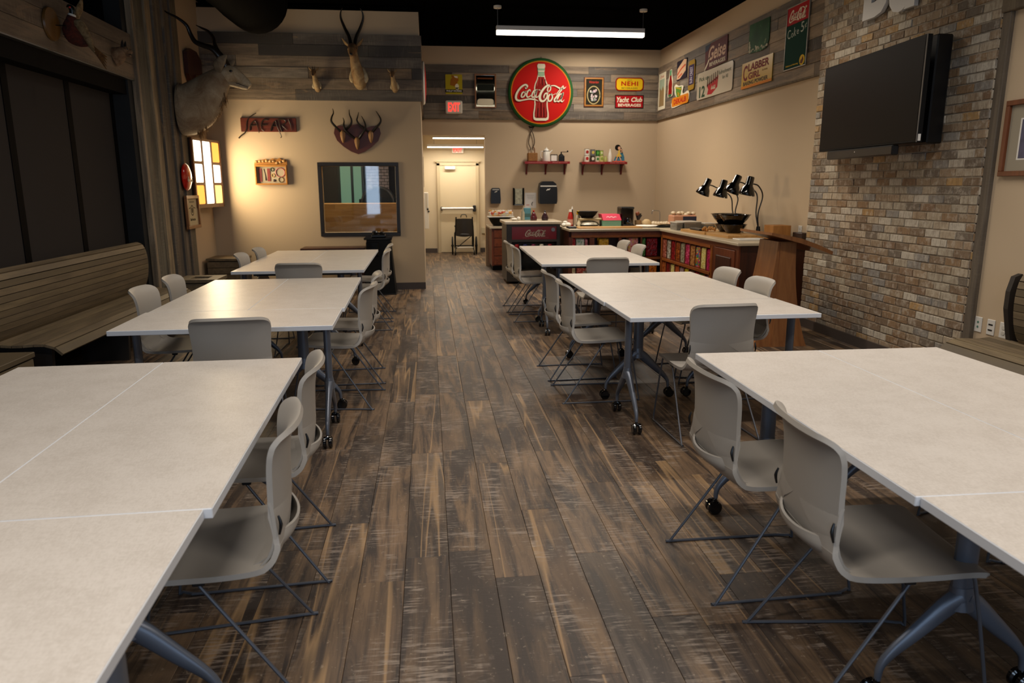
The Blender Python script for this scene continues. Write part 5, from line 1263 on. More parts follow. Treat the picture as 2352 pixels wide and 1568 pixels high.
pz(t, 'emblem_print', F, [(-8.51, 2.885), (-8.46, 2.88), (-8.435, 2.92), (-8.455, 2.96), (-8.475, 2.93), (-8.50, 2.92)], c0_+.010, c0_+.0115, BRN)

# ================================================================ TV, LETTERS, NEAR RIGHT WALL
t = thing('television', 'large flat black television on a swung bracket against the brick wall', 'television', (3.9, 6.4, 2.25))
a0 = Vector((3.84, 7.04, 0)); a1 = Vector((3.70, 5.37, 0)); dv = (a1-a0).normalized(); nn_ = Vector((dv.y, -dv.x, 0))
if nn_.x > 0: nn_ = -nn_
TVF = (tuple(a0), tuple(dv), (0, 0, 1), tuple(nn_)); TW = (a1-a0).length
part(t, 'screen_panel', MB(TVF).rbox(0, TW, 1.83, 2.605, -.045, 0, .004), BLACKM)
part(t, 'screen', MB(TVF).rbox(.012, TW-.012, 1.845, 2.592, 0, .002, .0005), mat('tv_screen_off', '#0b0908', .45, spec=.12))
part(t, 'side_trim', MB(TVF).box(TW-.001, TW+.002, 1.83, 2.605, -.006, .002), STEEL, smooth_=False)
part(t, 'back_box', MB().rbox(3.90, 4.03, 5.53, 6.55, 1.83, 2.64, .01), BLACKP)
part(t, 'arm', MB().rbox(3.80, 3.92, 6.2, 6.32, 2.15, 2.3, .01), BLACKM)
part(t, 'cable', MB().tube([(3.82, 5.55, 2.30), (3.84, 5.53, 2.2), (3.83, 5.54, 2.08)], .006, 6, 4), mat('pale_cable', '#8c8880', .5))
part(t, 'label_sticker', MB(TVF).box(TW-.0, TW+.005, 1.84, 1.89, -.03, -.01), WHT, smooth_=False)
t = thing('soundbar', 'black soundbar with a centre grille mounted under the television', 'speaker', (3.8, 6.2, 1.77))
part(t, 'body', MB(TVF).rbox(.24, 1.40, 1.745, 1.825, -.03, .03, .01), BLACKP); part(t, 'led', MB(TVF).box(.78, .79, 1.79, 1.80, .03, .031), WHT, smooth_=False)
LF = ((4.036, 0, 0), (0, -1, 0), (0, 0, 1), (-1, 0, 0))
SIL = mat('brushed_silver_letters', '#d8d5d0', .35, .25)
for ch, a, wd, h, z in (('B', -6.58, .36, .56, 3.255), ('u', -6.20, .36, .42, 3.15), ('c', -5.84, .32, .42, 3.15)):
    one('wall_letter', 'big silver metal letter %s standing off the brick above the television' % ch, 'letter', at_wall(LF, a, z), MB(LF).text(ch, a, z, h, 0, wd, .035, .0, .045), SIL, 'silver letters on the brick')
t = thing('framed_picture', 'brown-framed photograph with a wide grey mat on the near right wall', 'picture', (4.08, 4.5, 1.8))
NF = NEARR
frame_part(t, NF, -4.945, -4.0, 1.57, 2.085, .035, 0, .035, FRAMEW); pz(t, 'mat_board', NF, box2(-4.915, -4.03, 1.60, 2.055), 0, .012, mat('taupe_mat_board', '#9a907c', .7))
pz(t, 'photograph', NF, box2(-4.80, -4.3, 1.69, 1.95), .012, .014, mat('old_photo_blue', '#4a4a66', .4, noise=.6, nscale=9))
pz(t, 'photo_border', NF, box2(-4.815, -4.285, 1.68, 1.96), .012, .0128, WHT)
for i, (yy, wd, nm, ds) in enumerate(((4.97, .07, 'wall_plate', 'white wall plate with two green ports, nearest the timber trim'), (4.845, .075, 'power_outlet', 'middle white outlet plate with dark sockets on the near right wall'), (4.72, .08, 'power_outlet', 'white duplex outlet plate nearest the curved bench back on the right'))):
    t = thing(nm, ds, 'outlet', (4.085, yy, .49)); a = -yy
    part(t, 'plate', MB(NF).rbox(a-wd/2, a+wd/2, .43, .545, 0, .007, .003), WHITEP)
    if i == 0: part(t, 'port', MB(NF).prism(ellipse(a, .505, .009, .009, 12), .007, .009).prism(ellipse(a, .47, .009, .009, 12), .007, .009), mat('port_green', '#4f7a6a', .5))
    elif i == 1: part(t, 'socket', MB(NF).box(a-.02, a+.02, .502, .512, .007, .009).box(a-.02, a+.02, .462, .472, .007, .009), BLACKP, smooth_=False)
    else: part(t, 'socket', MB(NF).prism(ellipse(a, .507, .018, .014, 14), .007, .010).prism(ellipse(a, .468, .018, .014, 14), .007, .010), mat('ivory_socket', '#c9c4b8', .4))
t = thing('power_outlet', 'white outlet plate on the right wall just above the counter end', 'outlet', (XR, 8.28, .98)); part(t, 'plate', MB(RIGHT).rbox(-8.33, -8.25, .93, 1.04, 0, .007, .003), WHITEP); part(t, 'socket', MB(RIGHT).box(-8.305, -8.275, .995, 1.01, .007, .009).box(-8.305, -8.275, .955, .97, .007, .009), mat('ivory_socket', '#c9c4b8', .4), smooth_=False)

# ================================================================ THINGS ON THE COUNTERS
CT = .8805
def heat_lamp(bx, by, heads, label, loc):
    t = thing('heat_lamp', label, 'lamp', loc)
    part(t, 'base', MB().lathe([(0, 0), (.10, 0), (.10, .02), (.03, .05), (.022, .12), (0, .12)], 20, (bx, by, CT)), BLACKP)
    for hx, hy, hz, tilt in heads:
        R1 = Matrix.Rotation(math.radians(tilt), 3, 'Y')
        R1 = Matrix.Rotation(math.radians(0), 3, 'Z') @ R1
        c = Vector((hx, hy, hz))
        prof = [(.098, -.085), (.100, -.078), (.092, -.05), (.078, -.01), (.055, .025), (.048, .035), (.045, .13), (.038, .14), (0, .14)]
        s_ = MB().lathe(prof, 24, c, R1, cap=False); n0 = len(s_.v)
        s_.lathe([(.094, -.083), (.088, -.05), (.07, -.01), (.04, .02), (0, .025)], 24, c, R1, cap=False)
        part(t, 'lamp_shade', s_, BLACKG, angle=50)
        j = c+R1 @ Vector((.0, 0, .05)); side = Vector((.055, 0, 0)); k = j+side
        part(t, 'gooseneck', MB().tube([(bx, by, CT+.1), (bx+(k.x-bx)*.15+.0, by+(k.y-by)*.15, CT+.28), (bx+(k.x-bx)*.42+.07, by+(k.y-by)*.45, hz-.10), (k.x+.07, k.y, hz+.02), tuple(k)], .0085, 8, 6), BLACKP)
    return t
heat_lamp(4.12, 9.55, [(3.86, 10.08, 1.465, 24), (3.92, 9.62, 1.44, 14)], 'twin-headed black heat lamp behind the black bowls, the farther one', (4.12, 9.55, CT))
heat_lamp(4.14, 8.92, [(3.86, 9.08, 1.50, 24), (3.93, 8.82, 1.475, 12)], 'twin-headed black heat lamp standing beside the cutting boards, the nearer one', (4.14, 8.92, CT))
def bowl(name, label, c, r, h, m_=BLACKG, fl=.55, loc=None):
    prof = [(0, 0), (r*fl, 0), (r*.82, h*.5), (r, h), (r*1.06, h+.004), (r*1.06, h+.010), (r*.97, h+.006), (r*.78, h*.5), (r*fl*.9, .012), (0, .012)]
    return one(name, label, 'bowl', c, MB().lathe(prof, 28, c), m_)
bowl('bowl', 'dark glossy bowl in front on the cutting boards', (3.86, 9.02, CT+.036), .155, .10)
bowl('bowl', 'black bowl left of and behind the front bowl, lower tier', (3.90, 9.32, CT+.036), .17, .09)
bowl('bowl', 'wide black bowl at the back left of the stack under the lamps', (3.90, 9.34, CT+.137), .20, .12)
bowl('bowl', 'wide black bowl at the back right of the stack under the lamps', (3.87, 9.03, CT+.147), .19, .11)
t = thing('looped_cable', 'thin black cable with a plug looping beside the stacked black bowls', 'cord', (4.1, 9.7, 1.0))
part(t, 'cable', MB().tube([(4.0, 9.75, CT+.006), (4.0, 9.85, 1.0), (4.05, 9.75, 1.08), (4.08, 9.6, 1.06)], .006, 6, 5), BLACKP)
def board(label, cx, cy, lx, ly, rz, z=CT, h=.035):
    cn_, sn = math.cos(rz), math.sin(rz); n = 6
    t = thing('cutting_board', label, 'cutting board', (cx, cy, z), rz)
    for i in range(n):
        mb = MB().rbox(-lx/2+i*lx/n+.0004, -lx/2+(i+1)*lx/n-.0004, -ly/2, ly/2, 0, h, .002)
        mb.build('strip', BUTCHY, t, False)
    return t
board('wooden cutting board under the dark front bowl near the counter end', 3.80, 8.86, .46, .62, .06)
board('wooden cutting board under the remote control and clear boxes', 3.74, 9.62, .42, .80, .05)
one('tablet', 'thin white tablet lying on the counter end', 'tablet', (3.74, 8.28, CT), MB().rbox(3.58, 3.90, 8.18, 8.38, CT, CT+.018, .004), mat('white_tablet', '#dedbd4', .25))
t = thing('remote_control', 'black remote control lying on the far cutting board', 'remote', (3.62, 9.62, CT+.036))
part(t, 'body', MB().rbox(3.57, 3.67, 9.45, 9.82, CT+.036, CT+.06, .008), BLACKP)
part(t, 'buttons', MB().box(3.59, 3.605, 9.70, 9.74, CT+.06, CT+.063).box(3.63, 3.645, 9.70, 9.74, CT+.06, CT+.063), mat('grey_buttons', '#8c8c8c', .4), smooth_=False)
mb = MB(); rr = random.Random(4)
for k in range(22): mb.ball((3.66+rr.uniform(-.07, .07), 9.36+rr.uniform(-.10, .10), CT+.055+rr.uniform(-.0, .03)), rr.uniform(.014, .022), n=8, m=5)
o = one('crackers', 'pile of orange crackers on the far cutting board beside the bowls', 'food', (3.66, 9.36, CT+.036), mb, mat('orange_snack', '#b8803c', .7, noise=.3, nscale=50)); o['kind'] = 'stuff'
def tub(label, x0, x1, y0, y1, h, fillc, fill_h, lid=True):
    t = thing('food_container', label, 'container', ((x0+x1)/2, (y0+y1)/2, CT))
    sh = MB(); n_ = 8; 
    frustum(sh, (x0+x1)/2, (y0+y1)/2, (x1-x0)/2*.9, (y1-y0)/2*.94, (x1-x0)/2, (y1-y0)/2, CT, CT+h); part(t, 'tub', sh, mat('cloudy_plastic', '#cfc8ba', .25, trans=.75), smooth_=False)
    fl_ = MB(); frustum(fl_, (x0+x1)/2, (y0+y1)/2, (x1-x0)/2*.84, (y1-y0)/2*.9, (x1-x0)/2*.88, (y1-y0)/2*.93, CT+.004, CT+.004+fill_h); part(t, 'contents', fl_, fillc, smooth_=False)
    if lid: part(t, 'lid', MB().rbox(x0-.008, x1+.008, y0-.008, y1+.008, CT+h, CT+h+.012, .004), mat('frosted_lid', '#c4beb2', .3, trans=.3))
    return t
tub('clear food box with golden contents on the back corner of the counter', 3.62, 3.86, 10.15, 10.55, .11, mat('golden_pastry', '#b08a4c', .7, noise=.3, nscale=25), .09)
tub('clear food box with dark contents, left of the golden one', 3.52, 3.61, 10.2, 10.5, .10, mat('dark_cocoa_food', '#3c2c22', .7), .08)
tub('pale plastic tub right of the golden food box', 3.90, 4.08, 10.10, 10.36, .09, WHT, .07)
t = thing('snack_box', 'tall pale bin with a peach side and dark blue label near the wall', 'container', (3.95, 11.3, CT))
part(t, 'bin', MB().rbox(3.80, 4.18, 11.2, 11.45, CT, CT+.17, .015), mat('peach_plastic', '#c08a6c', .4)); part(t, 'label', MB().box(3.96, 4.175, 11.192, 11.2, CT+.05, CT+.15), mat('navy_label', '#1c2440', .5), smooth_=False)
mb = MB()
for k in range(9): mb.ball((3.84+k*.04, 11.32+.05*math.sin(k*2), CT+.185+.015*math.cos(k*3)), .04, .05, .03, 10, 6)
part(t, 'wrapped_rolls', mb, mat('cream_wrap', '#cbb898', .5))
t = thing('wire_rack', 'thin bent metal rod stand on the back counter', 'rack', (3.6, 11.5, CT)); part(t, 'rod', MB().tube([(3.68, 11.5, CT), (3.68, 11.5, CT+.2), (3.64, 11.5, CT+.23), (3.56, 11.5, CT+.23), (3.55, 11.5, CT+.18)], .006, 8, 4), STEEL)
# back run, left to right
Y = 11.45
def L(name, label, cat, x, prof, m_, y=Y, z=CT, n=18): return lathe_thing(name, label, cat, (x, y, z), prof, m_, n)
t = thing('ketchup_bottle', 'red ketchup bottle with a white cap at the left end of the back counter', 'bottle', (2.22, Y, CT))
part(t, 'body', MB().lathe([(0, 0), (.042, 0), (.045, .02), (.045, .13), (.03, .20), (.018, .225), (0, .225)], 18, (2.22, Y, CT)), mat('ketchup_red', '#a02218', .3)); part(t, 'cap', MB().lathe([(.024, .225), (.022, .262), (0, .262)], 14, (2.22, Y, CT)), WHT)
part(t, 'label', MB().lathe([(.0462, .03), (.0462, .11)], 18, (2.22, Y, CT), cap=False), mat('pinkish_label', '#c8907c', .5))
t = thing('sauce_bottle', 'tall dark sauce bottle with pale spout behind the ketchup', 'bottle', (2.27, Y+.12, CT)); part(t, 'body', MB().lathe([(0, 0), (.03, 0), (.03, .16), (.015, .22), (.013, .26), (0, .26)], 14, (2.27, Y+.12, CT)), BLACKG); part(t, 'spout', MB().lathe([(.013, .26), (.006, .305), (0, .305)], 10, (2.27, Y+.12, CT)), WHT)
t = thing('mustard_bottle', 'small bottle with a yellow cap beside the black bowl', 'bottle', (2.36, Y+.1, CT)); part(t, 'body', MB().lathe([(0, 0), (.035, 0), (.035, .14), (.018, .18), (0, .18)], 14, (2.36, Y+.1, CT)), mat('cream_bottle', '#cfc3a4', .4)); part(t, 'cap', MB().lathe([(.02, .18), (.024, .2), (.018, .235), (0, .235)], 14, (2.36, Y+.1, CT)), YEL)
L('sauce_jar', 'little cream jar in front of the stacked platters', 'jar', 2.34, [(0, 0), (.028, 0), (.03, .06), (.015, .09), (.016, .105), (0, .106)], mat('cream_bottle', '#cfc3a4', .4), Y-.1)
t = thing('serving_platter', 'cling-wrapped platter of food on the back counter', 'platter', (2.50, Y, CT)); part(t, 'dish', MB().lathe([(0, 0), (.12, 0), (.19, .02), (.2, .03), (0, .03)], 26, (2.50, Y, CT)), BLACKG)
part(t, 'food', MB().lathe([(.18, .03), (.16, .06), (.10, .085), (0, .09)], 22, (2.50, Y, CT)), mat('wrapped_food', '#a8a08c', .25, noise=.5, nscale=22))
one('tray', 'beige tray resting on the wrapped platter under the black bowl', 'tray', (2.50, Y, CT+.095), MB().rbox(2.34, 2.72, Y-.13, Y+.13, CT+.098, CT+.13, .012), mat('beige_tray', '#a8966c', .45))
bowl('bowl', 'black serving bowl on top of the beige tray', (2.49, Y, CT+.132), .16, .09, BLACKM)
t = thing('bakery_box', 'pink and mint cardboard bakery box with white lettering on the back counter', 'box', (2.83, Y-.1, CT))
BF = ((0, Y-.22, 0), (1, 0, 0), (0, 0, 1), (0, -1, 0))
part(t, 'box_body', MB().rbox(2.70, 2.98, Y-.22, Y+.06, CT, CT+.105, .002), mat('mint_card', '#6ea088', .6)); part(t, 'lid', MB().add([(2.695, Y-.222, CT+.10), (2.985, Y-.222, CT+.10), (2.985, Y+.065, CT+.10), (2.695, Y+.065, CT+.10), (2.68, Y-.16, CT+.19), (2.965, Y-.16, CT+.19), (2.965, Y+.065, CT+.19), (2.68, Y+.065, CT+.19)], [(3, 2, 1, 0), (4, 5, 6, 7), (0, 1, 5, 4), (1, 2, 6, 5), (2, 3, 7, 6), (3, 0, 4, 7)]), mat('hot_pink_card', '#d0284c', .5), smooth_=False)
IF = ((0, Y-.223, CT+.10), (1, 0, 0), (0, .5644, .8255), (0, -.8255, .5644))
part(t, 'lettering_marks', MB(IF).ribbon([(2.755, .055), (2.78, .066), (2.80, .05), (2.83, .066), (2.86, .05), (2.89, .062), (2.905, .055)], .014, .001, 4, .001), SB('pale_pink_print', '#e8b0b8'))
t = thing('coffee_maker', 'glossy black coffee maker on the back counter next to the pink box', 'coffee maker', (3.10, Y, CT))
part(t, 'body', MB().prism([(3.0, Y-.10), (3.02, Y-.12), (3.19, Y-.12), (3.21, Y-.10), (3.21, Y+.12), (3.0, Y+.12)], CT, CT+.28), BLACKG)
part(t, 'top', MB().rbox(2.995, 3.215, Y-.13, Y+.125, CT+.265, CT+.30, .014), mat('dark_steel_top', '#3c3c3c', .25, .7)); part(t, 'drip_tray', MB().rbox(3.01, 3.20, Y-.20, Y-.10, CT, CT+.03, .006), BLACKP)
part(t, 'carafe', MB().lathe([(0, 0), (.05, 0), (.06, .05), (.045, .1), (0, .1)], 16, (3.105, Y-.14, CT+.03)), BLACKG)
t = thing('utensil_crock', 'brown crock of dark utensils right of the coffee maker', 'crock', (3.30, Y, CT)); part(t, 'crock_body', MB().lathe([(0, 0), (.05, 0), (.055, .09), (0, .09)], 16, (3.31, Y, CT)), mat('tan_crock', '#9c7c54', .5))
mb = MB()
for k in range(7): mb.tube([(3.31, Y, CT+.06), (3.28+.014*k, Y+.02*math.sin(k*2), CT+.17+.012*(k % 3))], [.005, .012], 6)
part(t, 'utensil', mb, mat('dark_utensils', '#2a1c16', .4)); part(t, 'wooden_knob', MB().ball((3.30, Y, CT+.19), .035, .03, .035), mat('chestnut_wood', '#7a3c1c', .4))
lathe_thing('food_bag', 'rumpled tan paper bag beside the utensil crock', 'bag', (3.45, Y, CT), [(0, 0), (.07, 0), (.085, .03), (.07, .07), (.035, .10), (0, .105)], mat('tan_paper', '#b59a6c', .7, bump=.5, bscale=40), 12)
one('paper_plates', 'flat stack of white paper plates near the counter corner', 'plates', (3.33, 11.05, CT), MB().lathe([(0, 0), (.14, 0), (.17, .025), (.16, .03), (0, .028)], 26, (3.33, 11.05, CT)), WHT)
one('serving_tray', 'dark serving tray with tongs at the inner counter corner', 'tray', (3.62, 10.95, CT), MB().rbox(3.47, 3.78, 10.88, 11.02, CT, CT+.025, .006).tube([(3.48, 10.92, CT+.03), (3.62, 10.95, CT+.04), (3.76, 10.92, CT+.03)], .008, 6, 3), BLACKM)
one('name_card', 'small white folded card at the inner counter corner', 'card', (3.86, 10.9, CT), MB().add([(3.80, 10.86, CT), (3.93, 10.86, CT), (3.93, 10.92, CT), (3.80, 10.92, CT), (3.80, 10.89, CT+.065), (3.93, 10.89, CT+.065)], [(0, 1, 5, 4), (3, 4, 5, 2), (0, 4, 3), (1, 2, 5), (0, 3, 2, 1)]), WHT)
t = thing('foil_wrap', 'crumpled white plastic package lying behind the corner of the counter', 'package', (3.55, 11.5, CT)); mb = MB(); rr = random.Random(8)
for k in range(8): mb.ball((3.56+k*.035, 11.45+rr.uniform(-.04, .04), CT+.03), .045, .05, .03+.012*rr.random(), 9, 6)
part(t, 'wrapping', mb, mat('cream_wrap', '#cbb898', .5))
one('kitchen_board', 'long thin wooden board along the front of the back counter', 'cutting board', (2.75, 10.95, CT), MB().rbox(2.22, 3.20, 10.80, 11.16, CT, CT+.016, .003), BUTCHER)
one('knife_tray', 'dark utensil tray with white napkins at the left end of the back counter', 'tray', (2.22, 11.0, CT+.017), MB().rbox(2.08, 2.20, 10.84, 11.05, CT, CT+.03, .004), BLACKP)
one('napkin_stack', 'crumpled white napkins at the left end of the back counter', 'napkins', (2.14, 11.35, CT), MB().ball((2.10, 11.35, CT+.03), .05, .05, .03, 10, 6).ball((2.16, 11.32, CT+.035), .05, .05, .035, 10, 6).ball((2.13, 11.4, CT+.07), .04, .04, .02, 10, 6), mat('napkin_white', '#d6d0c4', .8))
# cooler top
z9 = .971
t = thing('soda_bottle', 'dark soda bottle with a pink label on the cooler top, left of two', 'bottle', (1.66, 11.6, z9), 0, 'soda bottles on the cooler'); part(t, 'body', MB().lathe([(0, 0), (.05, 0), (.055, .02), (.055, .05), (.03, .105), (.014, .125), (.014, .14), (0, .14)], 16, (1.66, 11.6, z9)), mat('cola_dark_red', '#4a1a20', .15)); part(t, 'cap', MB().lathe([(.016, .14), (.016, .155), (0, .155)], 12, (1.66, 11.6, z9)), RED)
t = thing('soda_bottle', 'dark soda bottle with a grey cap on the cooler top, right of two', 'bottle', (1.84, 11.6, z9), 0, 'soda bottles on the cooler'); part(t, 'body', MB().lathe([(0, 0), (.05, 0), (.055, .02), (.055, .05), (.03, .105), (.014, .125), (.014, .14), (0, .14)], 16, (1.84, 11.6, z9)), mat('cola_dark', '#2e1a20', .15)); part(t, 'cap', MB().lathe([(.016, .14), (.016, .155), (0, .155)], 12, (1.84, 11.6, z9)), STEEL)
one('water_bottle', 'clear slim bottle on the cooler top beside the blue carton', 'bottle', (1.50, 11.7, z9), MB().lathe([(0, 0), (.03, 0), (.03, .12), (.012, .155), (.012, .175), (0, .175)], 16, (1.50, 11.7, z9)), mat('pale_clear_plastic', '#b8b098', .1, trans=.5))
t = thing('carton', 'blue-green carton on the cooler top below the notice', 'carton', (1.58, 11.8, z9)); part(t, 'body', MB().rbox(1.53, 1.64, 11.78, 11.86, z9, z9+.19, .004), mat('teal_carton', '#4a7c86', .5)); part(t, 'stripe', MB().box(1.529, 1.641, 11.778, 11.78, z9+.05, z9+.10), mat('dark_teal_carton', '#3a5a56', .5), smooth_=False)
one('napkins', 'crumpled white napkin on the cooler top near its left end', 'napkin', (1.38, 11.6, z9), MB().ball((1.35, 11.6, z9+.02), .05, .04, .022, 10, 6).ball((1.42, 11.6, z9+.03), .03, .03, .032, 10, 6), mat('napkin_white', '#d6d0c4', .8))
# on the drawer cabinet: bowl carrying a candy tray
bowl('bowl', 'large black bowl on the drawer cabinet holding up a candy tray', (1.30, 13.5, .7905), .20, .14, BLACKM)
t = thing('candy_tray', 'tray of colourful snacks resting across the black bowl on the drawer cabinet', 'tray', (1.30, 13.5, .945))
part(t, 'tray_base', MB().rbox(1.08, 1.56, 13.35, 13.65, .945, .965, .005), WHT); part(t, 'snacks', MB().rbox(1.10, 1.54, 13.37, 13.63, .965, 1.05, .02), candy('mixed_snack_wraps', ['#d8b48c', '#c87c3c', '#d8c890', '#b84c34', '#e0d8c8', '#d8a050', '#c8c0b8'], 22))
mb = MB(); rr = random.Random(2)
for k in range(9): mb.ball((1.13+k*.047, 13.45+rr.uniform(-.04, .05), 1.055), .03, .03, .022, 8, 5)
part(t, 'snack_bag', mb, candy('mixed_snack_wraps2', ['#d8d0c0', '#c8a03c', '#a83c4c', '#e0dcd0'], 16))
one('lemon_box', 'small yellow-green box beside the black bowl on the drawer cabinet', 'box', (1.52, 13.35, .79), MB().rbox(1.47, 1.56, 13.30, 13.40, .7905, .86, .004), mat('lime_card', '#a8a85c', .6))
# behind the podium
one('wooden_box', 'plain square tan wooden box on the counter behind the podium', 'box', (4.12, 8.36, CT), MB().rbox(4.02, 4.24, 8.26, 8.50, CT, CT+.165, .004), wood('tan_plywood', '#8e5c28', '#a87236', 'z', .6, 1, 0))
t = thing('candy_rack', 'dark low rack of brown packages behind the tan box on the counter', 'rack', (4.15, 8.7, CT)); part(t, 'rack_body', MB().rbox(4.26, 4.35, 8.52, 9.0, CT, CT+.11, .006).rbox(4.25, 4.34, 8.02, 8.24, CT, CT+.09, .006), mat('dark_brown_rack', '#2c1c16', .5, noise=.5, nscale=30))

# ================================================================ PARTITION WALL: WINDOW, SIGNS, MOUNTS
PF = PART
t = thing('viewing_window', 'black-framed square window into the bake room above the console table', 'window', (-.975, YP, 1.32))
mb = MB(PF); X0, X1, Z0, Z1 = -1.548, -.403, .795, 1.84; wd = .05
mb.rbox(X0, X1, Z1-wd, Z1, -.02, .022, .003); mb.rbox(X0, X1, Z0, Z0+wd, -.02, .022, .003); mb.rbox(X0, X0+wd, Z0+wd, Z1-wd, -.02, .022, .003); mb.rbox(X1-wd, X1, Z0+wd, Z1-wd, -.02, .022, .003)
part(t, 'frame', mb, mat('dark_window_frame', '#1c1613', .45)); part(t, 'pane', MB(PF).box(X0+wd, X1-wd, Z0+wd, Z1-wd, -.012, -.006), mat('window_pane_glass', '#e8eeee', .02, trans=1.), smooth_=False)
# bake room behind: butcher-block panel; arch, brick column and glowing door stand in for reflections
t = thing('butcher_block_bench', 'pale butcher-block bench front seen through the lower half of the bake room window', 'bench', (-.98, 11.5, 0))
n = 9
rr = random.Random(6)
for q in range(7):
    x = -1.75
    while x < -.23:
        w_ = rr.uniform(.25, .5); x1 = min(x+w_, -.23)
        part(t, 'block_strip', MB().rbox(x+.0005, x1-.0005, 11.40, 11.43, .62+q*.09, .62+(q+1)*.09-.001, .001), BUTCHER, smooth_=False); x = x1
part(t, 'bench_body', MB().box(-1.75, -.23, 11.43, 11.9, 0.01, 1.25), BUTCHER, smooth_=False)
t = thing('reflected_arch', 'dark round arch standing in for a fireplace reflection in the bake room window', 'reflection', (-.82, 12.4, 0))  # added shape imitating a fireplace arch mirrored in the pane
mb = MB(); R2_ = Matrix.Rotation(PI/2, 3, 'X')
mb.lathe([(.24, 0), (.27, 0), (.27, -.5), (.24, -.5)], 28, (-.80, 12.2, 1.24), R2_, cap=False); part(t, 'arch_ring', mb, mat('arch_bronze', '#4a4438', .3, .8))
part(t, 'mouth', MB().lathe([(0, -.02), (.24, -.02), (.24, -.015), (0, -.015)], 28, (-.80, 12.2, 1.24), R2_), BLACKM); part(t, 'arch_backing', MB().box(-1.1, -.5, 12.25, 12.9, 0, 1.3), BLACKM, smooth_=False)
t = thing('reflected_brick_column', 'narrow grey brick column standing in for a reflection in the bake room window', 'flue', (-.83, 12.95, 0))  # added bricks imitating a column behind the camera, mirrored in the pane
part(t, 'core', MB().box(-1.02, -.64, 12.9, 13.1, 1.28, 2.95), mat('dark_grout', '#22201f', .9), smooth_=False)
GB = mat('grey_column_brick', '#6c6670', .8, noise=.25, nscale=20)
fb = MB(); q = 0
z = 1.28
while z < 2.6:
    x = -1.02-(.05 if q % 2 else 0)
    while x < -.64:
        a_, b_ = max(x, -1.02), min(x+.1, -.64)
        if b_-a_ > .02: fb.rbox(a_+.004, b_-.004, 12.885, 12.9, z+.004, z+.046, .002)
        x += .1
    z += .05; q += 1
o = part(t, 'column_brick', fb, GB, smooth_=False); o['kind'] = 'stuff'
t = thing('glass_door_or_reflection', 'pale green glowing panes standing in for a daylight door reflected in the window', 'door', (-1.28, 13.15, 0))  # added shape, imitates the reflection of a door behind the camera
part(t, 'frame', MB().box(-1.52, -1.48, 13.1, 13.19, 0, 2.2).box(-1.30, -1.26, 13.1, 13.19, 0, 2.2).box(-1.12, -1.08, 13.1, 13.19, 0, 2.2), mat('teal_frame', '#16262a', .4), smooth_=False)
part(t, 'pane', MB().box(-1.48, -1.30, 13.15, 13.17, .2, 2.1).box(-1.26, -1.12, 13.15, 13.17, .2, 2.1), mat('reflected_daylight_glow', '#5a8068', .4, emit='#7aa08c', estr=.28), smooth_=False)  # emission imitates daylight reflected in the window

# SAFARI board with horn letters
t = wthing('carved_sign', 'dark red-brown board spelling safari in small horns on the cream wall', 'sign', PF, -2.18, 2.35)
part(t, 'board', MB(PF).rbox(-2.555, -1.80, 2.255, 2.442, 0, .035, .005), wood('red_brown_board', '#4a1c0e', '#6a2a15', 'x', .4))
HM = mat('dark_horn', '#2c2016', .35, noise=.4, nscale=60)
hs = [[(-2.59, 2.165), (-2.55, 2.205), (-2.50, 2.24), (-2.475, 2.30), (-2.47, 2.36), (-2.45, 2.42), (-2.40, 2.465), (-2.33, 2.505)],
      [(-2.43, 2.27), (-2.42, 2.34), (-2.37, 2.395), (-2.34, 2.38), (-2.32, 2.30), (-2.31, 2.24)], [(-2.41, 2.335), (-2.33, 2.345)],
      [(-2.18, 2.415), (-2.24, 2.41), (-2.27, 2.36), (-2.27, 2.29), (-2.24, 2.262)], [(-2.26, 2.345), (-2.19, 2.35)],
      [(-2.15, 2.265), (-2.13, 2.33), (-2.08, 2.40), (-2.06, 2.33), (-2.03, 2.25), (-2.01, 2.19), (-2.025, 2.175)], [(-2.12, 2.33), (-2.06, 2.335)],
      [(-2.0, 2.26), (-2.02, 2.33), (-2.04, 2.42)], [(-2.04, 2.42), (-1.96, 2.42), (-1.94, 2.38), (-1.99, 2.345), (-1.95, 2.30), (-1.93, 2.28)], [(-1.90, 2.425), (-1.875, 2.35), (-1.865, 2.27)]]
for pts in hs:
    nP = len(pts); mb = MB(PF).tube([(a, b, .048) for a, b in pts], [.010-.005*i/max(1, nP-1) for i in range(nP)], 8, 4); part(t, 'horn_letter', mb, HM)
# shadow box with carved top
t = wthing('shadow_box', 'golden wooden display box of beadwork with a carved animal crest', 'display box', PF, -2.2, 1.68)
frame_part(t, PF, -2.405, -1.965, 1.53, 1.80, .02, 0, .07, GOLDW); pz(t, 'backing', PF, box2(-2.39, -1.98, 1.545, 1.785), .0, .012, mat('linen_backing', '#a89c84', .8))
cr = [(-2.415, 1.80), (-1.96, 1.80), (-1.965, 1.86), (-1.99, 1.885), (-2.03, 1.87), (-2.06, 1.90), (-2.10, 1.88), (-2.16, 1.895), (-2.2, 1.87), (-2.26, 1.885), (-2.31, 1.87), (-2.36, 1.87), (-2.405, 1.85)]
pz(t, 'carved_crest', PF, cr, 0, .03, GOLDW)
mb = MB(PF); rr = random.Random(5)
for k in range(9): mb.ball((-2.38+k*.047, 1.845+rr.uniform(-.015, .015), .035), .024, .02, .014, 8, 5)
part(t, 'carved_animals', mb, wood('carved_two_tone', '#4c2810', '#d0a058', 'x', .5, 2))
for nm, mb, c in [('bead_strip', MB(PF).box(-2.365, -2.32, 1.575, 1.755, .012, .02), '#8a3a34'), ('bead_strip', MB(PF).box(-2.245, -2.205, 1.58, 1.755, .012, .02), '#7a2c24')]:
    part(t, nm, mb, mat('bead_'+c[1:], c, .5, noise=.6, nscale=120), smooth_=False)
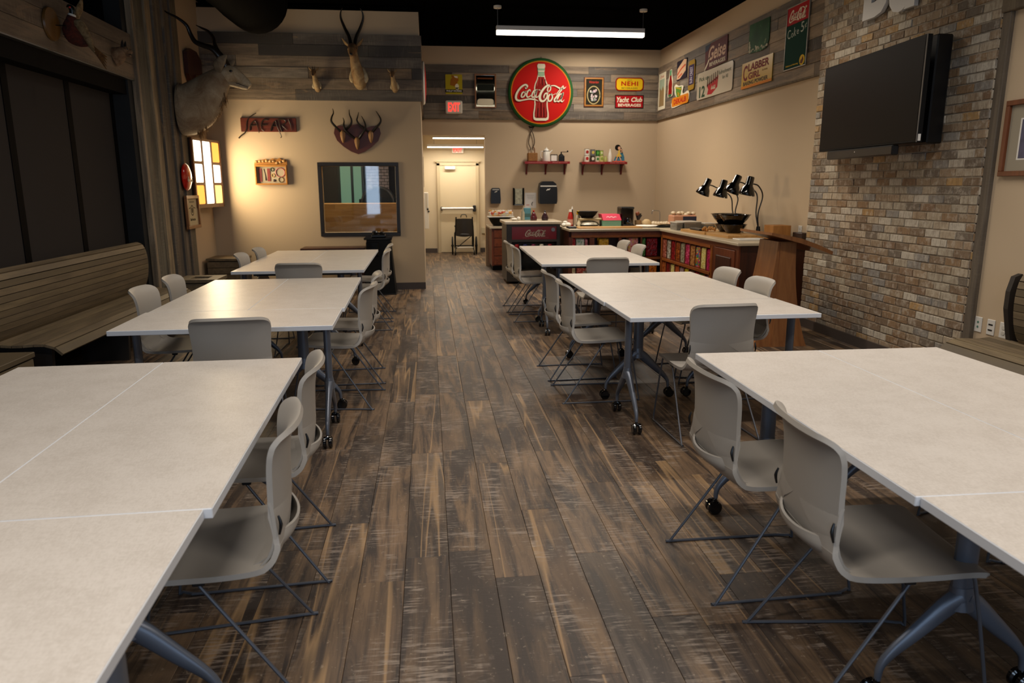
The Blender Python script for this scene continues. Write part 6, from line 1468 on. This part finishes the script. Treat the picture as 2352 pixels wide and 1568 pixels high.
for cx_, cz_, r_, c in ((-2.065, 1.70, .062, '#a85c5c'), (-2.06, 1.60, .035, '#6a6038'), (-2.175, 1.74, .022, '#3a4634'), (-2.165, 1.66, .022, '#b09050')):
    part(t, 'bead_ring', MB(PF).tube([(cx_+r_*math.cos(a*PI/10), cz_+r_*math.sin(a*PI/10), .018) for a in range(21)], .006, 6), mat('bead_'+c[1:], c, .5))
part(t, 'bead_tassel', MB(PF).tube([(-2.29, 1.75, .017), (-2.275, 1.67, .017), (-2.27, 1.59, .017)], [.004, .004, .01], 6, 3).ball((-2.155, 1.59, .02), .022, .02, .01, 8, 5), mat('dark_beads', '#3a2c24', .5))
# shield with three skull caps
t = wthing('trophy_plaque', 'dark red heart-shaped plaque carrying three small skulls with six horns', 'trophy', PF, -.96, 2.15)
sh = [(-.966, 1.955), (-1.06, 1.99), (-1.16, 2.055), (-1.25, 2.14), (-1.29, 2.24), (-1.275, 2.31), (-1.23, 2.345), (-1.17, 2.34), (-1.10, 2.315), (-1.05, 2.35), (-.966, 2.365), (-.88, 2.35), (-.83, 2.315), (-.76, 2.34), (-.70, 2.345), (-.65, 2.31), (-.635, 2.24), (-.675, 2.14), (-.77, 2.055), (-.87, 1.99)]
part(t, 'plaque', MB(PF).prism(sh, .002, .03), mat('oxblood_plaque', '#5c2817', .45, noise=.15, nscale=8))
HB = mat('black_ringed_horn', '#14100d', .35, bump=.6, bscale=90)
for cx_, cz_, hl, hr in ((-1.165, 2.195, [(-1.19, 2.26), (-1.25, 2.32), (-1.305, 2.39), (-1.30, 2.45), (-1.275, 2.51), (-1.285, 2.57)], [(-1.14, 2.26), (-1.09, 2.31), (-1.04, 2.36), (-1.03, 2.42), (-1.055, 2.49), (-1.06, 2.56)]),
                        (-.97, 2.105, [(-.995, 2.165), (-1.06, 2.22), (-1.12, 2.28), (-1.14, 2.34), (-1.135, 2.40), (-1.15, 2.45)], [(-.945, 2.165), (-.90, 2.22), (-.855, 2.28), (-.84, 2.34), (-.86, 2.41), (-.895, 2.475)]),
                        (-.775, 2.195, [(-.80, 2.26), (-.86, 2.30), (-.92, 2.35), (-.955, 2.41), (-.945, 2.46), (-.93, 2.525)], [(-.75, 2.26), (-.69, 2.32), (-.635, 2.38), (-.625, 2.43), (-.655, 2.49), (-.69, 2.545)])):
    mb = MB(PF).tube([(cx_, cz_-.085, .04), (cx_, cz_-.04, .055), (cx_, cz_+.01, .06), (cx_, cz_+.06, .055), (cx_, cz_+.08, .04)], [.008, .026, .036, .034, .01], 10, 3)
    sk = part(t, 'skull', mb, mat('tan_skull', '#9c7448', .5, noise=.15, nscale=30))
    for h_ in (hl, hr):
        nP = len(h_); part(t, 'horn', MB(PF).tube([(a, b, .06+.05*math.sin(i/(nP-1)*PI)) for i, (a, b) in enumerate(h_)], [.016, .016, .0145, .012, .008, .003][:nP], 8, 4), HB, parent=sk)

def mount_head(name, label, ox, oz, k, horned, horn_l=1., cat='animal mount'):
    """antelope shoulder mount facing the room, on the partition cladding; k = scale"""
    t = wthing(name, label, cat, PF, ox, oz)
    def q(a, b, c): return (ox+a*k, oz+b*k, .03+c*k)
    FU = fur('tan_antelope_coat', '#8a6238', '#c8ab7c', '#d8c8a4', 7)
    part(t, 'body', MB(PF).tube([q(.03, -.06, 0), q(.025, -.03, .09), q(.0, .09, .17), q(-.02, .21, .2), q(-.03, .30, .215), q(-.035, .37, .22), q(-.035, .405, .20)], [v*k for v in (.095, .10, .085, .066, .056, .056, .03)], 16, 4, ry=[v*k for v in (.12, .105, .08, .062, .055, .055, .03)]), FU, angle=180)
    mb = MB(PF)
    for a, b in ((-.075, -.075), (.025, -.125), (.118, -.075)): mb.tube([q(a*.6, b+.20, .05), q(a*.9, b+.10, .10), q(a, b+.04, .11), q(a, b+.0, .08)], [.03*k, .045*k, .046*k, .02*k], 10, 4)
    part(t, 'brisket', mb, fur('pale_brisket_coat', '#b89c70', '#ddd0ae', None, 7), angle=180)
    part(t, 'head', MB(PF).tube([q(-.035, .385, .19), q(-.037, .37, .27), q(-.04, .325, .34), q(-.045, .27, .40), q(-.045, .25, .43)], [v*k for v in (.05, .076, .062, .040, .026)], 14, 4, ry=[v*k for v in (.05, .068, .052, .036, .026)]), fur('brown_face_coat', '#5c3c20', '#9c7448', None, 12), angle=180)
    part(t, 'nose', MB().ball(at_wall(((0, 0, 0), (1, 0, 0), (0, 1, 0), (0, 0, 1)), ox-.046*k, YP-.03-.445*k, oz+.258*k), .024*k, .016*k, .018*k, 10, 6), BLACKP)
    part(t, 'eye', MB().ball((ox-.095*k, YP-.03-.325*k, oz+.355*k), .015*k, n=8, m=6), BLACKG); part(t, 'eye', MB().ball((ox+.018*k, YP-.03-.325*k, oz+.355*k), .015*k, n=8, m=6), BLACKG)
    part(t, 'muzzle_stripe', MB(PF).tube([q(-.075, .345, .34), q(-.07, .30, .385), q(-.062, .275, .42)], .008*k, 6, 3).tube([q(-.005, .345, .34), q(-.018, .30, .385), q(-.03, .275, .42)], .008*k, 6, 3), fur('pale_brisket_coat2', '#d0c09c', '#e4d8bc', None, 7))
    for s_ in (-1, 1):
        part(t, 'ear', MB(PF).tube([q(-.035+s_*.045, .40, .22), q(-.035+s_*.10, .44, .23), q(-.035+s_*.15, .51, .23)], [.012*k, .034*k, .005*k], 10, 4, ry=[.01*k, .014*k, .004*k], up=(s_*.7, 0, -.7)), fur('ear_coat', '#6c5030', '#b89868', None, 12), angle=180)
        if horned == 2: pts = [q(-.035+s_*.025, .41, .22), q(-.035+s_*.05, .53, .19), q(-.035+s_*.11, .66, .16), q(-.035+s_*.155, .78, .16), q(-.035+s_*.155, .86, .18), q(-.035+s_*.125, .92, .20)]; rr_ = [.026, .025, .022, .017, .011, .004]
        else: pts = [q(-.035+s_*.022, .41, .22), q(-.035+s_*.03, .47, .21), q(-.035+s_*.035, .54, .21)]; rr_ = [.012, .009, .003]
        if horned: part(t, 'horn', MB(PF).tube(pts, [v*k for v in rr_], 10, 5), HB)
    return t
mount_head('antelope_mount', 'large mounted antelope head with long black lyre-shaped horns, above the heart plaque', -.92, 2.99, .94, 2)
mount_head('small_antelope_mount', 'small mounted antelope head with short spike horns, left of the large horned head', -1.49, 2.87, .47, 1)
mount_head('small_antelope_mount', 'small mounted antelope head right of the large horned head, near the partition end', -.425, 2.87, .45, 1)

# round sign seen edge-on on the end of the partition
SF = ((-.06, 0, 0), (0, 1, 0), (0, 0, 1), (1, 0, 0))
t = thing('round_sign', 'round sign seen edge-on at the end of the partition, a white rim', 'sign', (-.03, 11.5, 3.0))
part(t, 'panel', MB(SF).lathe([(.0, .03), (.30, .03), (.31, .045), (.29, .065), (.15, .08), (0, .085)], 36, (11.5, 3.0, 0)), mat('white_enamel_rim', '#d8d2c8', .3))
part(t, 'face', MB(SF).lathe([(.27, .069), (.15, .082), (0, .087)], 36, (11.5, 3.0, 0), cap=False), RED)

# ================================================================ LEFT WALL
LW = LEFT
t = thing('backlit_panel', 'backlit wall panel of seven glowing cream and amber panes in a brown frame', 'light panel', (-2.93, 10.4, 1.67))
y0, y1, z0, z1 = 0, .885, 1.235, 2.12
_d = Vector((.11, .88, 0)).normalized()
LB = ((-2.955, 9.965, 0), tuple(_d), (0, 0, 1), (_d.y, -_d.x, 0))
part(t, 'housing', MB(LB).box(y0, y1, z0, z1, -.05, -.012), mat('dark_lightbox_side', '#241a12', .5), smooth_=False)
cols = [(y0+.035, y0+.275), (y0+.315, y0+.565), (y0+.605, y1-.035)]; rws = [(z0+.05, z0+.29), (z0+.325, z0+.56), (z0+.595, z1-.03)]
fm = MB(LB)
fm.box(y0, y1, z0, z0+.05, -.012, .012); fm.box(y0, y1, z1-.03, z1, -.012, .012); fm.box(y0, y0+.035, z0, z1, -.012, .012); fm.box(y1-.035, y1, z0, z1, -.012, .012)
for c in (0, 1): fm.box(cols[c][1], cols[c+1][0], z0+.05, z1-.03, -.012, .012)
for r_ in (0, 1):
    for c in (0, 2): fm.box(cols[c][0], cols[c][1], rws[r_][1], rws[r_+1][0], -.012, .012)
part(t, 'frame', fm, FRAMEW, smooth_=False)
GW = mat('glow_pane_white', '#ffffff', .5, emit='#fff2d8', estr=2.1); GA = mat('glow_pane_amber', '#ffd890', .5, emit='#ffa03c', estr=1.15); GY = mat('glow_pane_yellow', '#ffe8a8', .5, emit='#ffcf70', estr=1.35)
part(t, 'pane', MB(LB).prism(rrect(cols[1][0], cols[1][1], z0+.05, z1-.03, .02, 3), -.008, .004), GW)
for c, ms in ((0, (GA, GW, GW)), (2, (GY, GW, GA))):
    for r_ in range(3): part(t, 'pane', MB(LB).prism(rrect(cols[c][0], cols[c][1], rws[r_][0], rws[r_][1], .02, 3), -.008, .004), ms[r_])
t = thing('round_button_sign', 'small domed red button sign with cream script on the barn boards', 'sign', (-2.96, 9.66, 1.62))
BFm = ((-2.965, 0, 0), (0, 1, 0), (0, 0, 1), (1, 0, 0))
part(t, 'dome', MB(BFm).lathe([(.165, 0), (.168, .012), (.14, .035), (.08, .052), (0, .06)], 32, (9.67, 1.625, 0)), mat('glossy_sign_red', '#c4160f', .15, coat=.5), angle=60)
part(t, 'lettering', wordmark(MB(BFm), 9.67, 1.60, .115, .053, 3, 0, .003), CREAM)
t = thing('framed_certificate', 'light brown framed cream certificate below the red button sign', 'picture', (-2.96, 9.78, 1.19))
frame_part(t, BFm, 9.52, 10.02, .99, 1.40, .04, 0, .035, FRAMEL); pz(t, 'sheet', BFm, box2(9.55, 9.99, 1.02, 1.37), 0, .012, mat('aged_cream_paper', '#cbbd98', .7))
part(t, 'emblem_print', MB(BFm).ribbon([(9.77+.055*math.cos(a*PI/8), 1.215+.06*math.sin(a*PI/8)) for a in range(17)], .014, .012, 1, .001).prism(ellipse(9.77, 1.215, .03, .035, 12), .012, .013).ribbon([(9.65, 1.24), (9.70, 1.25)], .012, .012, 2, .001).ribbon([(9.84, 1.25), (9.89, 1.24)], .012, .012, 2, .001), SB('print_ink_brown', '#4a4030'))
part(t, 'lettering', MB(BFm).text('Barbecue', 9.77, 1.105, .035, .012, .20, .001, 0, .03), SB('print_ink_brown', '#4a4030'))
part(t, 'heading_marks', MB(BFm).ribbon([(9.68, 1.32), (9.86, 1.32)], .018, .012, 2, .001), SB('print_ink_grey', '#8a8068'))

# great eland head
t = thing('eland_mount', 'huge pale antelope shoulder mount with twisted swept-back horns on the barn boards', 'animal mount', (-2.96, 9.7, 2.43))
EC = fur('eland_coat', '#8c7052', '#b8a486', '#cdbda2', 4.5)
part(t, 'shoulder', MB().tube([(-2.955, 9.7, 2.43), (-2.88, 9.7, 2.435), (-2.78, 9.7, 2.48), (-2.67, 9.7, 2.575), (-2.57, 9.7, 2.68), (-2.48, 9.7, 2.77), (-2.41, 9.7, 2.825)],
     [.305, .31, .29, .25, .20, .15, .11], 22, 5, ry=[.24, .25, .22, .18, .14, .115, .09], up=(0, 0, 1)), EC, angle=180)
part(t, 'head', MB().tube([(-2.45, 9.7, 2.83), (-2.38, 9.7, 2.835), (-2.31, 9.7, 2.83), (-2.25, 9.7, 2.80), (-2.19, 9.7, 2.76), (-2.145, 9.7, 2.725), (-2.12, 9.7, 2.705)],
     [.09, .115, .105, .083, .062, .052, .03], 18, 5, ry=[.08, .095, .085, .062, .05, .045, .028], up=(0, 0, 1)), fur('eland_face', '#b0946c', '#dccbac', None, 9), angle=180)
part(t, 'lower_jaw', MB().tube([(-2.36, 9.7, 2.75), (-2.28, 9.7, 2.725), (-2.20, 9.7, 2.698), (-2.145, 9.7, 2.683)], [.045, .036, .028, .016], 12, 4, ry=[.06, .045, .036, .026]), fur('eland_pale', '#b09a7c', '#cbbca0', None, 9), angle=180)
part(t, 'mouth', MB().tube([(-2.27, 9.652, 2.732), (-2.20, 9.658, 2.707), (-2.135, 9.672, 2.692)], .006, 6, 4), mat('mouth_brown', '#3a241a', .6))
part(t, 'nose', MB().ball((-2.123, 9.7, 2.735), .018, .034, .022, 12, 8), BLACKP)
for s_ in (-1, 1):
    part(t, 'eye', MB().ball((-2.315, 9.7+s_*.082, 2.868), .021, .012, .014, 12, 8), BLACKG)
    part(t, 'ear', MB().tube([(-2.46, 9.7+s_*.07, 2.86), (-2.445, 9.7+s_*.13, 2.92), (-2.38, 9.7+s_*.17, 2.985), (-2.32, 9.7+s_*.19, 3.035)], [.035, .066, .05, .006], 12, 5, ry=[.02, .024, .018, .004], up=(1, 0, -.6)), fur('eland_ear', '#7c6a54', '#a8977c', None, 10), angle=180)
    sx = s_
    if s_ < 0: hp = [(-2.37, 9.65, 2.93), (-2.42, 9.62, 3.02), (-2.50, 9.60, 3.115), (-2.60, 9.60, 3.15), (-2.69, 9.60, 3.19), (-2.735, 9.60, 3.27), (-2.77, 9.58, 3.37), (-2.86, 9.56, 3.445), (-2.96, 9.55, 3.495), (-3.02, 9.55, 3.54)]
    else: hp = [(-2.37, 9.75, 2.93), (-2.43, 9.80, 3.03), (-2.50, 9.85, 3.12), (-2.54, 9.88, 3.21), (-2.56, 9.90, 3.30), (-2.62, 9.92, 3.37), (-2.70, 9.93, 3.41), (-2.76, 9.93, 3.44)]
    nP = len(hp); rs = [.040*(1-i/(nP-1))**.75+.003 for i in range(nP)]
    hm = MB().tube(hp, rs, 12, 6, ry=[v*.72 for v in rs])
    part(t, 'horn', hm, mat('dark_grey_brown_horn', '#231b15', .3, bump=.5, bscale=40, coat=.2))
mb = MB(); rr = random.Random(21)
for k in range(190):
    u = rr.random(); y = 9.7+rr.uniform(-.07, .07)
    x = -2.77+u*.36; z = 2.235+.40*u**1.1+rr.uniform(-.03, .04); L_ = rr.uniform(.07, .17)
    mb.tube([(x-.02, y, z), (x+.0, y+rr.uniform(-.012, .012), z-L_*.55), (x+rr.uniform(-.02, .03), y, z-L_)], [.012, .008, .001], 5)
o = part(t, 'throat_fringe', mb, fur('eland_fringe', '#6a4c30', '#a88458', '#c0a882', 10), angle=180); o['kind'] = 'stuff'
t = thing('horned_shield', 'dark reddish wooden shield with a single pale horn high on the boards behind the eland', 'trophy', (-2.96, 10.4, 2.95))
part(t, 'shield', MB(((-3.02, 0, 0), (0, 1, 0), (0, 0, 1), (1, 0, 0))).prism([(10.2, 3.18), (10.35, 3.24), (10.62, 3.24), (10.80, 3.15), (10.80, 2.90), (10.68, 2.76), (10.50, 2.66), (10.32, 2.76), (10.2, 2.92)], 0, .05), mat('mahogany_shield', '#3c160c', .4, noise=.3, nscale=7))
part(t, 'horn', MB().tube([(-2.95, 10.45, 2.9), (-2.80, 10.45, 2.93), (-2.70, 10.45, 3.0), (-2.70, 10.45, 3.10)], [.03, .022, .014, .003], 8, 4), mat('pale_horn', '#8c6a3c', .4))
# pheasant on its round plaque, and bobcat head on the beam
t = thing('pheasant_mount', 'stuffed pheasant in flight with a white neck ring and long barred tail, on the beam', 'bird mount', (-3.0, 6.8, 2.8))
part(t, 'plaque', MB(BEAMF).lathe([(.125, .03), (.13, .04), (.125, .055), (0, .055)], 28, (6.70, 2.80, 0)), mat('round_oak_plaque', '#6a4a20', .4, noise=.2, nscale=12))
part(t, 'rod', MB().tube([(-2.98, 6.74, 2.80), (-2.93, 6.86, 2.82)], .004, 6), BLACKM)
part(t, 'body', MB().tube([(-2.895, 6.88, 2.905), (-2.91, 6.885, 2.865), (-2.925, 6.89, 2.80), (-2.905, 6.90, 2.74), (-2.85, 6.92, 2.705), (-2.80, 6.93, 2.69)], [.03, .04, .062, .064, .045, .012], 14, 4, ry=[.03, .04, .06, .065, .045, .015]), fur('copper_plumage', '#2c0e06', '#6a2410', '#8c4418', 22), angle=180)
part(t, 'neck_ring', MB().tube([(-2.897, 6.88, 2.900), (-2.892, 6.88, 2.915)], [.032, .027], 14), WHT)
part(t, 'head', MB().tube([(-2.892, 6.88, 2.913), (-2.888, 6.878, 2.94), (-2.895, 6.872, 2.965), (-2.91, 6.868, 2.975), (-2.925, 6.866, 2.965)], [.024, .023, .021, .013, .003], 12, 4), mat('green_black_plumage', '#0c1610', .25))
part(t, 'eye_patch', MB().ball((-2.893, 6.852, 2.962), .008, .004, .008, 8, 6), mat('red_wattle', '#c83028', .5))
part(t, 'wing', MB().tube([(-2.885, 6.875, 2.85), (-2.835, 6.86, 2.83), (-2.80, 6.87, 2.76), (-2.775, 6.88, 2.68), (-2.755, 6.89, 2.62)], [.02, .042, .038, .026, .006], 10, 4, ry=[.01, .016, .014, .01, .003]), fur('buff_wing', '#6a4c28', '#b09468', '#cdbb94', 25), angle=180)
part(t, 'wing', MB().tube([(-2.89, 6.92, 2.87), (-2.87, 6.98, 2.98), (-2.86, 7.02, 3.06)], [.02, .035, .01], 10, 4, ry=[.01, .014, .005]), fur('buff_wing', '#6a4c28', '#b09468', '#cdbb94', 25), angle=180)
for k in range(5): part(t, 'tail_feather', MB().tube([(-2.81, 6.925+.006*k, 2.70), (-2.77+.006*k, 6.93, 2.64), (-2.73+.008*k, 6.93, 2.57+.008*k), (-2.69+.004*k, 6.93, 2.49+.025*k)], [.012, .012, .009, .002], 6, 4, ry=[.003]*4), fur('barred_tail', '#5c3414', '#9c6a34', None, 40), angle=180)
part(t, 'foot', MB().tube([(-2.93, 6.88, 2.74), (-2.96, 6.87, 2.77), (-2.975, 6.865, 2.75)], [.006, .005, .003], 6, 3).tube([(-2.96, 6.87, 2.77), (-2.965, 6.865, 2.73)], .003, 6), BLACKM)
t = thing('bobcat_mount', 'small snarling wildcat head mounted on the beam right of the pheasant', 'animal mount', (-3.0, 7.95, 2.8))
BC = fur('bobcat_coat', '#5c3c24', '#a08060', '#c0aa88', 16)
part(t, 'neck', MB().tube([(-3.0, 7.95, 2.755), (-2.97, 7.95, 2.765), (-2.93, 7.95, 2.79), (-2.90, 7.95, 2.805)], [.095, .085, .06, .045], 14, 4, ry=[.075, .07, .055, .042], up=(0, 0, 1)), BC, angle=180)
part(t, 'head', MB().ball((-2.895, 7.95, 2.81), .045, .045, .040, 14, 10).tube([(-2.875, 7.95, 2.80), (-2.845, 7.95, 2.796), (-2.832, 7.95, 2.79)], [.03, .022, .012], 12, 3), BC, angle=180)
part(t, 'lower_jaw', MB().tube([(-2.885, 7.95, 2.775), (-2.862, 7.95, 2.762), (-2.845, 7.95, 2.758)], [.022, .016, .008], 10, 3), BC, angle=180)
part(t, 'mouth', MB().ball((-2.86, 7.95, 2.777), .02, .014, .01, 10, 6), BLACKM)
for s_ in (-1, 1):
    part(t, 'ear', MB().tube([(-2.905, 7.95+s_*.03, 2.84), (-2.90, 7.95+s_*.036, 2.875), (-2.895, 7.95+s_*.038, 2.905)], [.016, .012, .001], 8, 3, ry=[.008, .006, .001]), mat('dark_ear_fur', '#1c1612', .8))
    part(t, 'eye', MB().ball((-2.862, 7.95+s_*.024, 2.818), .006, n=8, m=6), BLACKG)
